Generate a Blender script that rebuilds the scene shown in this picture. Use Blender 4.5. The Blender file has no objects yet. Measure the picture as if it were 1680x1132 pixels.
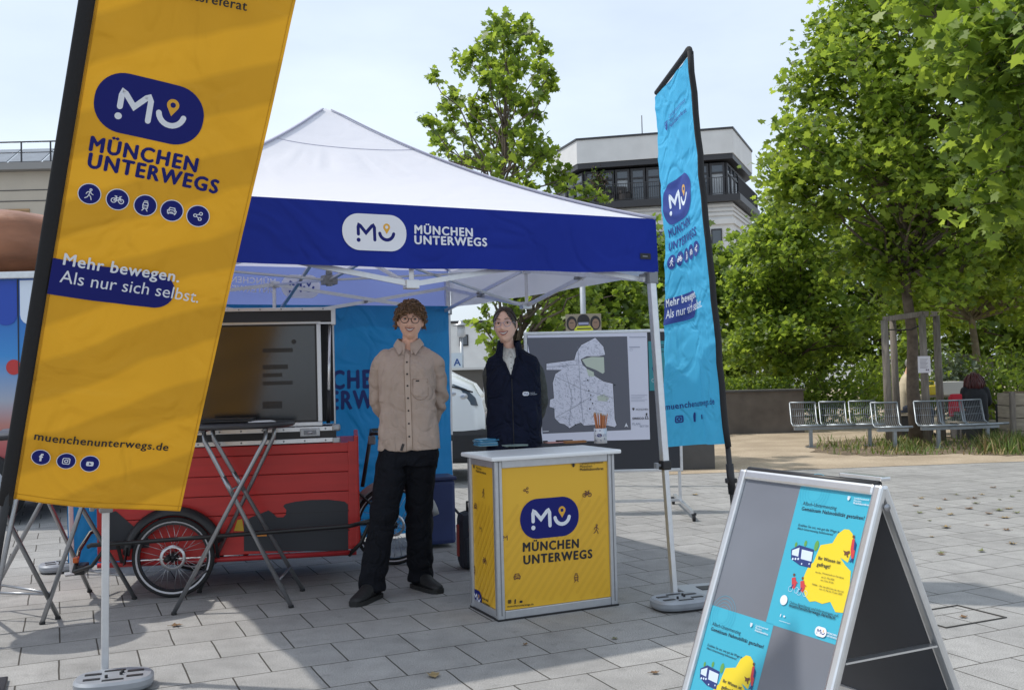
import bpy, bmesh, math, random
import numpy as np
from mathutils import Vector, Matrix, Euler, noise
from mathutils.geometry import tessellate_polygon
R_ = math.radians
PI = math.pi
random.seed(7)
rng = np.random.default_rng(11)
sc = bpy.context.scene
col = sc.collection

# ------------------------------------------------------------------ camera
PW, PH = 1680, 1132
FPX, PITCH, ROLL, CAMH = 1656.0, .0258, -.025, 1.38
_cp, _sp = math.cos(PITCH), math.sin(PITCH)
_F = Vector((0, _cp, _sp)); _R0 = Vector((1, 0, 0)); _U0 = Vector((0, -_sp, _cp))
_R = _R0*math.cos(ROLL)+_U0*math.sin(ROLL)
_U = -_R0*math.sin(ROLL)+_U0*math.cos(ROLL)
cam_d = bpy.data.cameras.new('camera'); cam = bpy.data.objects.new('camera', cam_d); col.objects.link(cam)
cam_d.sensor_width = 36; cam_d.lens = 36*FPX/PW; cam_d.clip_start = .05; cam_d.clip_end = 2000
mw = Matrix.Identity(4)
for i, a in enumerate((_R, _U, -_F)):
    for j in range(3): mw[j][i] = a[j]
mw[2][3] = CAMH
cam.matrix_world = mw
sc.camera = cam

# ------------------------------------------------------------------ light
SUN_TO = Vector((-.56, .14, 1.0)).normalized()          # towards the sun
SUN_EL = math.asin(SUN_TO.z); SUN_AZ = math.atan2(SUN_TO.x, SUN_TO.y)
world = bpy.data.worlds.new("World"); sc.world = world; world.use_nodes = True
wn = world.node_tree; bg = wn.nodes['Background']
sky = wn.nodes.new('ShaderNodeTexSky'); sky.sky_type = 'NISHITA'; sky.sun_disc = False
sky.sun_elevation = SUN_EL; sky.sun_rotation = SUN_AZ; sky.altitude = 500
sky.air_density = 1.0; sky.dust_density = 4.0; sky.ozone_density = 1.2
# thin veil of high cloud over the clear sky
tc = wn.nodes.new('ShaderNodeTexCoord'); mp = wn.nodes.new('ShaderNodeMapping'); mp.inputs['Scale'].default_value = (1.2, 1.2, 3.5)
nz = wn.nodes.new('ShaderNodeTexNoise'); nz.inputs['Scale'].default_value = 1.6; nz.inputs['Detail'].default_value = 6; nz.inputs['Roughness'].default_value = .5
cr = wn.nodes.new('ShaderNodeMapRange'); cr.inputs['From Min'].default_value = .3; cr.inputs['From Max'].default_value = .72
cr.inputs['To Min'].default_value = .45; cr.inputs['To Max'].default_value = .85
mx = wn.nodes.new('ShaderNodeMix'); mx.data_type = 'RGBA'
mx.inputs[7].default_value = (7.9, 8.9, 10.0, 1)
wn.links.new(tc.outputs['Generated'], mp.inputs['Vector']); wn.links.new(mp.outputs[0], nz.inputs['Vector'])
wn.links.new(nz.outputs['Fac'], cr.inputs['Value']); wn.links.new(cr.outputs[0], mx.inputs[0])
wn.links.new(sky.outputs[0], mx.inputs[6]); wn.links.new(mx.outputs[2], bg.inputs['Color'])
bg.inputs['Strength'].default_value = .134
sun_d = bpy.data.lights.new('sun', 'SUN'); sun_d.energy = 3.1; sun_d.angle = R_(1.0); sun_d.color = (1, .95, .87)
sun = bpy.data.objects.new('sun', sun_d); col.objects.link(sun)
sun.rotation_euler = SUN_TO.to_track_quat('Z', 'Y').to_euler(); sun.location = (-20, 5, 40)
sc.view_settings.view_transform = 'Standard'; sc.view_settings.look = 'None'
sc.view_settings.exposure = 0.0; sc.view_settings.gamma = 1
sc.render.engine = 'CYCLES'
sc.cycles.max_bounces = 8; sc.cycles.diffuse_bounces = 4; sc.cycles.transparent_max_bounces = 12
sc.cycles.use_denoising = True

# ------------------------------------------------------------------ measuring helpers (photo pixel -> metres)
def ray(x, y): return _F+_R*((x-PW/2)/FPX)+_U*((PH/2-y)/FPX)
def G(x, y, z=0.0):
    d = ray(x, y); return Vector((0, 0, CAMH))+d*((z-CAMH)/d.z)
def P(x, y, Y):
    d = ray(x, y); return Vector((0, 0, CAMH))+d*(Y/d.y)
def lerp(a, b, t): return a+(b-a)*t

# ------------------------------------------------------------------ materials
MATS = {}
def mat(name, c, rough=.55, metal=0., var=0., vs=6., bump=0., bs=40., trans=0., tcol=None, spec=.5, stretch=None, island=0., coat=0., det=4, fold=0., fs=5.):
    if name in MATS: return MATS[name]
    m = bpy.data.materials.new(name); m.use_nodes = True; MATS[name] = m
    n = m.node_tree.nodes; l = m.node_tree.links
    b = n['Principled BSDF']; out = n['Material Output']
    b.inputs['Roughness'].default_value = rough; b.inputs['Metallic'].default_value = metal
    b.inputs['Specular IOR Level'].default_value = spec
    if coat: b.inputs['Coat Weight'].default_value = coat; b.inputs['Coat Roughness'].default_value = .08
    c4 = (*c, 1) if len(c) == 3 else c
    b.inputs['Base Color'].default_value = c4
    colsock = None
    if var or bump:
        t = n.new('ShaderNodeTexCoord'); mpn = n.new('ShaderNodeMapping'); l.new(t.outputs['Object'], mpn.inputs[0])
        if stretch: mpn.inputs['Scale'].default_value = stretch
    if var:
        nn = n.new('ShaderNodeTexNoise'); nn.inputs['Scale'].default_value = vs; nn.inputs['Detail'].default_value = det
        l.new(mpn.outputs[0], nn.inputs['Vector'])
        mr = n.new('ShaderNodeMapRange'); mr.inputs['From Min'].default_value = .3; mr.inputs['From Max'].default_value = .7
        mr.inputs['To Min'].default_value = 1-var; mr.inputs['To Max'].default_value = 1+var
        l.new(nn.outputs['Fac'], mr.inputs['Value'])
        hs = n.new('ShaderNodeHueSaturation'); hs.inputs['Color'].default_value = c4
        l.new(mr.outputs[0], hs.inputs['Value']); colsock = hs.outputs[0]
    if island:
        g = n.new('ShaderNodeNewGeometry'); mr2 = n.new('ShaderNodeMapRange')
        mr2.inputs['To Min'].default_value = 1-island; mr2.inputs['To Max'].default_value = 1+island
        l.new(g.outputs['Random Per Island'], mr2.inputs['Value'])
        h2 = n.new('ShaderNodeHueSaturation'); l.new(mr2.outputs[0], h2.inputs['Value'])
        if colsock: l.new(colsock, h2.inputs['Color'])
        else: h2.inputs['Color'].default_value = c4
        colsock = h2.outputs[0]
    if colsock: l.new(colsock, b.inputs['Base Color'])
    if bump:
        n2 = n.new('ShaderNodeTexNoise'); n2.inputs['Scale'].default_value = bs; n2.inputs['Detail'].default_value = 5
        l.new(mpn.outputs[0], n2.inputs['Vector'])
        bp = n.new('ShaderNodeBump'); bp.inputs['Strength'].default_value = min(1, bump); bp.inputs['Distance'].default_value = .01*max(1, bump)
        l.new(n2.outputs['Fac'], bp.inputs['Height']); l.new(bp.outputs[0], b.inputs['Normal'])
    if fold:                                                 # creases of cloth: ridged noise bent along itself
        t3 = n.new('ShaderNodeTexCoord'); n3 = n.new('ShaderNodeTexNoise'); n3.inputs['Scale'].default_value = fs; n3.inputs['Detail'].default_value = 2.5; n3.inputs['Distortion'].default_value = .9; l.new(t3.outputs['Object'], n3.inputs['Vector'])
        s3 = n.new('ShaderNodeMath'); s3.operation = 'SUBTRACT'; s3.inputs[1].default_value = .5; l.new(n3.outputs['Fac'], s3.inputs[0]); a3 = n.new('ShaderNodeMath'); a3.operation = 'ABSOLUTE'; l.new(s3.outputs[0], a3.inputs[0])
        m3 = n.new('ShaderNodeMapRange'); m3.inputs['From Max'].default_value = .13; m3.interpolation_type = 'SMOOTHSTEP'; l.new(a3.outputs[0], m3.inputs['Value'])
        b3 = n.new('ShaderNodeBump'); b3.inputs['Strength'].default_value = 1; b3.inputs['Distance'].default_value = fold; l.new(m3.outputs[0], b3.inputs['Height'])
        if b.inputs['Normal'].is_linked: l.new(b.inputs['Normal'].links[0].from_socket, b3.inputs['Normal'])
        l.new(b3.outputs[0], b.inputs['Normal'])
    if trans:
        tr = n.new('ShaderNodeBsdfTranslucent'); tr.inputs['Color'].default_value = (*(tcol or c), 1)
        if colsock and not tcol: l.new(colsock, tr.inputs['Color'])
        ms = n.new('ShaderNodeMixShader'); ms.inputs[0].default_value = trans
        l.new(b.outputs[0], ms.inputs[1]); l.new(tr.outputs[0], ms.inputs[2]); l.new(ms.outputs[0], out.inputs[0])
    return m

def glass(name, c=(.02, .03, .04), rough=.03):
    return mat(name, c, rough, 0, spec=1.0)

# ------------------------------------------------------------------ mesh builder
WM = {}
def rotz(a): return Matrix.Rotation(a, 3, 'Z')
class MB:
    def __init__(s): s.V = []; s.F = []; s.MI = []; s.SM = []; s.mats = []
    def mi(s, m):
        if m not in s.mats: s.mats.append(m)
        return s.mats.index(m)
    def add(s, vs, fs, m, smooth=False):
        b = len(s.V); s.V.extend(tuple(v) for v in vs); k = s.mi(m)
        for f in fs:
            s.F.append(tuple(i+b for i in f)); s.MI.append(k); s.SM.append(smooth)
    def box(s, c, d, m, rot=None, bev=0.):
        c = Vector(c); rot = rotz(rot) if isinstance(rot, (int, float)) else (rot or Matrix.Identity(3))
        if bev:
            bm = bmesh.new(); bmesh.ops.create_cube(bm, size=1)
            for v in bm.verts: v.co = Vector((v.co.x*d[0], v.co.y*d[1], v.co.z*d[2]))
            bmesh.ops.bevel(bm, geom=list(bm.edges), offset=bev, segments=2, profile=.6, affect='EDGES')
            bm.verts.index_update()
            s.add([c+rot@v.co for v in bm.verts], [[v.index for v in f.verts] for f in bm.faces], m, False); bm.free(); return
        vs = [c+rot@Vector((x*d[0]/2, y*d[1]/2, z*d[2]/2)) for x in (-1, 1) for y in (-1, 1) for z in (-1, 1)]
        s.add(vs, [(0, 1, 3, 2), (4, 6, 7, 5), (0, 4, 5, 1), (2, 3, 7, 6), (0, 2, 6, 4), (1, 5, 7, 3)], m)
    def bar(s, a, b, w, t, m, up=Vector((0, 0, 1)), bev=0.):
        a = Vector(a); b = Vector(b); d = b-a; L = d.length; d.normalize()
        x = up.cross(d)
        if x.length < 1e-4: x = Vector((1, 0, 0)).cross(d)
        x.normalize(); y = d.cross(x)
        r = Matrix((x, y, d)).transposed()
        s.box((a+b)/2, (w, t, L), m, r, bev)
    def tube(s, pts, r, m, n=10, cap=True, smooth=True, closed=False, flat=1.0):
        pts = [Vector(p) for p in pts]; k = len(pts)
        rs = r if isinstance(r, (list, tuple)) else [r]*k
        vs = []; prev = None
        for i, p in enumerate(pts):
            a = pts[(i-1) % k] if (closed or i > 0) else p; b = pts[(i+1) % k] if (closed or i < k-1) else p
            t = (b-a).normalized() if (b-a).length > 1e-9 else Vector((0, 0, 1))
            if prev is None:
                x = t.orthogonal().normalized()
                if abs(t.z) < .9: x = Vector((0, 0, 1)).cross(t).normalized()
            else:
                x = prev-t*prev.dot(t)
                x = x.normalized() if x.length > 1e-6 else t.orthogonal().normalized()
            prev = x; y = t.cross(x)
            for j in range(n):
                a_ = 2*PI*j/n
                vs.append(p+x*math.cos(a_)*rs[i]+y*math.sin(a_)*rs[i]*flat)
        fs = []
        for i in range(k if closed else k-1):
            i2 = (i+1) % k
            for j in range(n):
                fs.append((i*n+j, i*n+(j+1) % n, i2*n+(j+1) % n, i2*n+j))
        if cap and not closed:
            fs.append(tuple(range(n-1, -1, -1))); fs.append(tuple((k-1)*n+j for j in range(n)))
        s.add(vs, fs, m, smooth)
    def lathe(s, prof, c, m, n=28, axis=None, smooth=True, cap=True):
        c = Vector(c); ax = axis or Matrix.Identity(3); vs = []; fs = []
        for (r, z) in prof:
            for j in range(n):
                a = 2*PI*j/n; vs.append(c+ax@Vector((r*math.cos(a), r*math.sin(a), z)))
        for i in range(len(prof)-1):
            for j in range(n):
                fs.append((i*n+j, i*n+(j+1) % n, (i+1)*n+(j+1) % n, (i+1)*n+j))
        loop = (not cap) or prof[0] == prof[-1] or math.dist(prof[0], prof[-1]) < 1e-7
        if prof[0][0] > 1e-6 and not loop: fs.append(tuple(range(n-1, -1, -1)))
        if prof[-1][0] > 1e-6 and not loop: fs.append(tuple((len(prof)-1)*n+j for j in range(n)))
        s.add(vs, fs, m, smooth)
    def sph(s, c, r, m, nu=16, nv=10, rot=None):
        c = Vector(c); r = (r, r, r) if isinstance(r, (int, float)) else r; rot = rot or Matrix.Identity(3)
        vs = []; fs = []
        for i in range(nv+1):
            t = PI*i/nv
            for j in range(nu):
                a = 2*PI*j/nu
                vs.append(c+rot@Vector((r[0]*math.sin(t)*math.cos(a), r[1]*math.sin(t)*math.sin(a), r[2]*math.cos(t))))
        for i in range(nv):
            for j in range(nu):
                fs.append((i*nu+j, (i+1)*nu+j, (i+1)*nu+(j+1) % nu, i*nu+(j+1) % nu))
        s.add(vs, fs, m, True)
    def prism(s, poly, fn, t0, t1, m, smooth=False):
        """poly: 2-D outline; fn(u, v, t) -> point; extruded from t0 to t1"""
        n = len(poly)
        vs = [fn(u, v, t0) for u, v in poly]+[fn(u, v, t1) for u, v in poly]
        tri = tessellate_polygon([[Vector((u, v, 0)) for u, v in poly]])
        fs = [tuple(reversed(t)) for t in tri]+[tuple(i+n for i in t) for t in tri]
        fs += [(i, (i+1) % n, (i+1) % n+n, i+n) for i in range(n)]
        s.add(vs, fs, m, smooth)
    def sheet(s, fn, nu, nv, m, smooth=True):
        vs = [fn(i/nu, j/nv) for j in range(nv+1) for i in range(nu+1)]
        fs = [(j*(nu+1)+i, j*(nu+1)+i+1, (j+1)*(nu+1)+i+1, (j+1)*(nu+1)+i) for j in range(nv) for i in range(nu)]
        s.add(vs, fs, m, smooth)
    def build(s, name, parent=None, world=True, label=None, cat=None, group=None, kind=None, origin=None):
        me = bpy.data.meshes.new(name)
        V = s.V
        o = bpy.data.objects.new(name, me)
        if parent is not None:
            if world:
                inv = WM[parent.name].inverted(); V = [tuple(inv@Vector(v)) for v in V]
            WM_ = WM[parent.name]
        else:
            A = np.array(V)
            og = Vector(origin) if origin else Vector(((A[:, 0].min()+A[:, 0].max())/2, (A[:, 1].min()+A[:, 1].max())/2, A[:, 2].min()))
            V = [(v[0]-og.x, v[1]-og.y, v[2]-og.z) for v in V]; o.location = og
            WM_ = Matrix.Translation(og)
        me.from_pydata(V, [], s.F)
        for m in s.mats: me.materials.append(m)
        me.polygons.foreach_set('material_index', s.MI); me.polygons.foreach_set('use_smooth', s.SM)
        me.update(); col.objects.link(o)
        if parent is not None: o.parent = parent
        WM[o.name] = WM_
        tag(o, label, cat, group, kind)
        return o
def tag(o, label=None, cat=None, group=None, kind=None):
    if label: o['label'] = label
    if cat: o['category'] = cat
    if group: o['group'] = group
    if kind: o['kind'] = kind
def thing(name, label, cat, loc=(0, 0, 0), rz=0., group=None):
    o = bpy.data.objects.new(name, None); o.empty_display_size = .1; col.objects.link(o)
    o.location = loc; o.rotation_euler = (0, 0, rz); tag(o, label, cat, group)
    WM[o.name] = Matrix.Translation(Vector(loc))@Matrix.Rotation(rz, 4, 'Z')
    return o
def copy_tree(o, parent=None, loc=None, rz=None, label=None):
    c = o.copy(); col.objects.link(c)
    if parent is not None: c.parent = parent
    if loc is not None: c.location = loc
    if rz is not None: c.rotation_euler = (0, 0, rz)
    if label: c['label'] = label
    for ch in list(o.children): copy_tree(ch, c)
    return c
def smooth_auto(o, ang=40):
    me = o.data
    bm = bmesh.new(); bm.from_mesh(me)
    for e in bm.edges:
        e.smooth = not (len(e.link_faces) == 2 and e.calc_face_angle(0) > R_(ang))
    for f in bm.faces: f.smooth = True
    bm.to_mesh(me); bm.free()

# ------------------------------------------------------------------ flat artwork laid on real surfaces
_tx = {}
def text2d(s, bold=0.0):
    bold = round(bold, 3); key = (s, bold)
    if key in _tx: return _tx[key]
    cu = bpy.data.curves.new('t', 'FONT'); cu.body = s; cu.size = 1; cu.resolution_u = 3; cu.space_character = 1+3.2*bold
    ob = bpy.data.objects.new('t', cu); col.objects.link(ob)
    me = bpy.data.meshes.new_from_object(ob)
    me.calc_loop_triangles()
    V = [(v.co.x, v.co.y) for v in me.vertices]; T = [tuple(t.vertices) for t in me.loop_triangles]
    bpy.data.objects.remove(ob); bpy.data.curves.remove(cu); bpy.data.meshes.remove(me)
    xs = [v[0] for v in V]
    V = [(x-min(xs), y) for x, y in V]; w = max(xs)-min(xs)
    _tx[key] = (V, T, w); return _tx[key]
CAPH = max(v[1] for v in text2d('H')[0])
class Frame:
    """a surface with axes e1 (right), e2 (up), n (towards the viewer); wave(u,v) bends it"""
    def __init__(s, O, e1, e2, wave=None, step=None):
        s.O = Vector(O); s.e1 = Vector(e1).normalized(); s.n = s.e1.cross(Vector(e2)).normalized()
        s.e2 = s.n.cross(s.e1); s.wave = wave; s.step = step
    def map(s, u, v, off=0.):
        w = s.wave(u, v) if s.wave else 0
        if isinstance(w, tuple): u, v, w = u+w[0], v+w[1], w[2]
        return s.O+s.e1*u+s.e2*v+s.n*(w+off)
    def uv(s, x, y):
        d = ray(x, y); c = Vector((0, 0, CAMH)); t = (s.O-c).dot(s.n)/d.dot(s.n); p = c+d*t-s.O
        return (p.dot(s.e1), p.dot(s.e2))
class Art:
    def __init__(s, mb, fr, base=.0012, dk=.00012): s.mb = mb; s.fr = fr; s.off = base; s.dk = dk
    def tris(s, V, T, m):
        s.off += s.dk
        if s.fr.step:
            V = list(V); T = list(T); st = s.fr.step; cache = {}; out = []; stack = list(T)
            while stack:
                t = stack.pop()
                L = [(math.dist(V[t[i]], V[t[(i+1) % 3]]), i) for i in range(3)]
                mxl, i = max(L)
                if mxl < st: out.append(t); continue
                a, b, c = t[i], t[(i+1) % 3], t[(i+2) % 3]; k = (min(a, b), max(a, b))
                if k not in cache:
                    V.append(((V[a][0]+V[b][0])/2, (V[a][1]+V[b][1])/2)); cache[k] = len(V)-1
                mm = cache[k]; stack.append((a, mm, c)); stack.append((mm, b, c))
            T = out
        s.mb.add([s.fr.map(u, v, s.off) for u, v in V], T, m, bool(s.fr.wave))
    def poly(s, pts, m):
        s.tris(pts, [tuple(t) for t in tessellate_polygon([[Vector((u, v, 0)) for u, v in pts]])], m)
    def rect(s, u0, v0, u1, v1, m): s.poly([(u0, v0), (u1, v0), (u1, v1), (u0, v1)], m)
    def circ(s, c, r, m, n=22, ry=None, rot=0):
        ry = ry or r
        s.poly([(c[0]+r*math.cos(a)*math.cos(rot)-ry*math.sin(a)*math.sin(rot), c[1]+r*math.cos(a)*math.sin(rot)+ry*math.sin(a)*math.cos(rot)) for a in [2*PI*i/n for i in range(n)]], m)
    def pill(s, c, w, h, m, rad=None, rot=0., n=10):
        r = rad or h/2; pts = []
        for (sx, sy, a0) in ((1, 1, 0), (-1, 1, 90), (-1, -1, 180), (1, -1, 270)):
            for i in range(n+1):
                a = R_(a0+90*i/n); pts.append((sx*(w/2-r)+r*math.cos(a), sy*(h/2-r)+r*math.sin(a)))
        s.poly([s.tf(p, c, 1, rot) for p in pts], m)
    @staticmethod
    def tf(p, c, k, rot):
        x, y = p[0]*k, p[1]*k
        return (c[0]+x*math.cos(rot)-y*math.sin(rot), c[1]+x*math.sin(rot)+y*math.cos(rot))
    def stroke(s, pts, w, m, closed=False, cap=True):
        pts = [Vector(p) for p in pts]; n = len(pts); L = []; Rr = []
        for i, p in enumerate(pts):
            a = pts[i-1] if (i > 0 or closed) else None; b = pts[(i+1) % n] if (i < n-1 or closed) else None
            d1 = (p-a).normalized() if a is not None else (b-p).normalized()
            d2 = (b-p).normalized() if b is not None else d1
            n1 = Vector((-d1.y, d1.x)); n2 = Vector((-d2.y, d2.x)); mm = n1+n2
            mm = mm.normalized() if mm.length > 1e-5 else n1
            k = w/2/max(.45, mm.dot(n1)); L.append(p+mm*k); Rr.append(p-mm*k)
        V = L+Rr; T = []
        for i in range(n if closed else n-1):
            j = (i+1) % n; T += [(i, n+i, n+j), (i, n+j, j)]
        if cap and not closed:
            for (i, j, sg) in ((0, 1, -1), (n-1, n-2, 1)):
                d = (pts[i]-pts[j]).normalized(); nn = Vector((-d.y, d.x)); ci = len(V); V.append(pts[i])
                ring = []
                for k in range(7):
                    a = PI*k/6-PI/2; V.append(pts[i]+d*math.cos(a)*w/2+nn*math.sin(a)*w/2); ring.append(len(V)-1)
                T += [(ci, ring[k], ring[k+1]) for k in range(6)]
        s.tris([tuple(v) for v in V], T, m)
    def ring(s, c, r, w, m, n=20): s.stroke([(c[0]+r*math.cos(2*PI*i/n), c[1]+r*math.sin(2*PI*i/n)) for i in range(n)], w, m, closed=True)
    def text(s, t, a, b, m, bold=0., hk=1., cap=None):
        """text t with baseline running from a to b (surface coordinates), hk = height stretch"""
        V, T, w = text2d(t, bold); a = Vector(a); b = Vector(b); d = b-a; k = d.length/w; d.normalize(); nn = Vector((-d.y, d.x))
        if cap: hk = cap*math.copysign(1, hk)/(k*CAPH)
        base_ = s.off
        for ox, oy in (((0, 0),) if not bold else ((-bold*.8, 0), (bold*.8, 0), (0, -bold*.55), (0, bold*.55), (bold*.4, bold*.4), (-bold*.4, -bold*.4))):
            s.tris([tuple(a+d*(x+ox)*k+nn*(y+oy)*k*hk) for x, y in V], T, m); s.off -= s.dk*.75
        s.off = base_+s.dk
    def ptext(s, t, a, b, m, bold=0., hk=1., capf=None):
        p, q = s.fr.uv(*a), s.fr.uv(*b); s.text(t, p, q, m, bold, hk, capf*math.dist(a, b)*math.dist(p, s.fr.uv(a[0], a[1]-10))/10 if capf else None)
    def logo(s, c, h, pill, ink, pin, rot=0., wk=1.63, rad=.48):
        """rounded badge with the strokes of an M, a smiling U and a map pin"""
        base_ = s.off
        if pill: s.pill(c, h*wk, h, pill, rad*h, rot)
        t = lambda p: s.tf(p, c, h, rot)
        w = .092*h
        s.stroke([t(p) for p in ((-.47, -.06), (-.47, .13), (-.45, .19), (-.41, .17), (-.25, -.02), (-.08, .17), (-.04, .19), (-.005, .13), (.0, -.2))], w, ink)
        s.circ(t((-.47, -.22)), .058*h, ink, 14)
        s.stroke([t((.35+.205*math.cos(a), .02+.21*math.sin(a))) for a in [R_(190+160*i/12) for i in range(13)]], w, ink)
        pts = [(.35+.1*math.cos(a), .16+.1*math.sin(a)) for a in [R_(-25+230*i/14) for i in range(15)]]+[(.35, -.03)]
        s.poly([t(p) for p in pts], pin); s.circ(t((.35, .16)), .045*h, pill or ink, 12); s.off = base_+s.dk
    def icon(s, kind, c, r, m, w=None, rot=0.):
        t = lambda *ps: [s.tf(p, c, r, rot) for p in ps]
        w = w or .11*r; base_ = s.off
        if kind == 'walk':
            s.ring(s.tf((.1, .62), c, r, rot), .13*r, w, m, 12)
            s.stroke(t((.02, .38), (-.28, .25), (-.42, -.02)), w, m); s.stroke(t((.1, .38), (.2, .1), (.46, -.02)), w, m)
            s.stroke(t((.0, .36), (-.05, -.1), (.2, -.35), (.32, -.75)), w, m); s.stroke(t((-.07, -.1), (-.2, -.45), (-.5, -.65)), w, m)
        elif kind == 'bike':
            for x in (-.48, .48): s.ring(s.tf((x, -.18), c, r, rot), .31*r, w, m, 18)
            s.stroke(t((-.48, -.18), (-.2, .25), (.28, .25), (-.02, -.18), (-.48, -.18)), w, m); s.stroke(t((.48, -.18), (.22, .45), (.42, .5)), w, m)
            s.stroke(t((-.02, -.18), (-.27, .42)), w, m); s.stroke(t((-.4, .45), (-.15, .45)), w, m)
        elif kind == 'tram':
            s.stroke(t((-.28, -.4), (-.33, .1), (-.24, .42), (.24, .42), (.33, .1), (.28, -.4)), w, m, closed=True)
            s.stroke(t((-.3, .02), (.3, .02)), w, m, cap=False); s.stroke(t((-.2, .62), (.2, .62)), w, m)
            s.circ(s.tf((-.14, -.2), c, r, rot), .06*r, m, 8); s.circ(s.tf((.14, -.2), c, r, rot), .06*r, m, 8)
            s.stroke(t((-.16, -.48), (-.34, -.72)), w, m); s.stroke(t((.16, -.48), (.34, -.72)), w, m)
        elif kind == 'car':
            s.stroke(t((-.5, -.35), (-.56, -.02), (-.42, .1), (-.3, .4), (.3, .4), (.42, .1), (.56, -.02), (.5, -.35)), w, m, closed=True)
            s.stroke(t((-.4, .1), (.4, .1)), w, m, cap=False); s.circ(s.tf((-.34, -.1), c, r, rot), .09*r, m, 8); s.circ(s.tf((.34, -.1), c, r, rot), .09*r, m, 8)
            s.stroke(t((-.4, -.46), (-.4, -.36)), w*1.3, m); s.stroke(t((.4, -.46), (.4, -.36)), w*1.3, m); s.stroke(t((-.15, -.2), (.15, -.2)), w, m)
        elif kind == 'share':
            for p in ((-.38, .02), (.3, .38), (.28, -.36)): s.ring(s.tf(p, c, r, rot), .19*r, w, m, 14)
            s.stroke(t((-.2, .12), (.13, .29)), w, m, cap=False); s.stroke(t((-.2, -.07), (.11, -.27)), w, m, cap=False)
        elif kind == 'm':
            s.stroke(t((-.45, -.1), (-.45, .42), (0, .0), (.45, .42), (.45, -.5)), w*1.2, m); s.circ(s.tf((-.45, -.45), c, r, rot), .1*r, m, 8)
        elif kind == 'f':
            s.stroke(t((.0, -.55), (.0, .25), (.08, .45), (.26, .48)), w*2.2, m, cap=False); s.stroke(t((-.2, .1), (.24, .1)), w*1.8, m, cap=False)
        elif kind == 'camera':
            pts = [(sx*(.4-.14)+.14*math.cos(R_(a0+30*i)), sy*(.4-.14)+.14*math.sin(R_(a0+30*i))) for (sx, sy, a0) in ((1, 1, 0), (-1, 1, 90), (-1, -1, 180), (1, -1, 270)) for i in range(4)]
            s.stroke(t(*pts), w, m, closed=True); s.ring(c, .19*r, w, m, 14); s.circ(s.tf((.25, .25), c, r, rot), .05*r, m, 8)
        elif kind == 'play':
            s.pill(c, .85*r, .62*r, m, .17*r, rot)
        elif kind == 'shield':
            s.stroke(t((-.5, .6), (.5, .6), (.5, -.1), (0, -.65), (-.5, -.1)), w, m, closed=True); s.stroke(t((0, .35), (0, -.3)), w*3, m); s.stroke(t((-.22, .1), (.22, .1)), w*1.6, m)
        s.off = base_+s.dk
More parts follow.
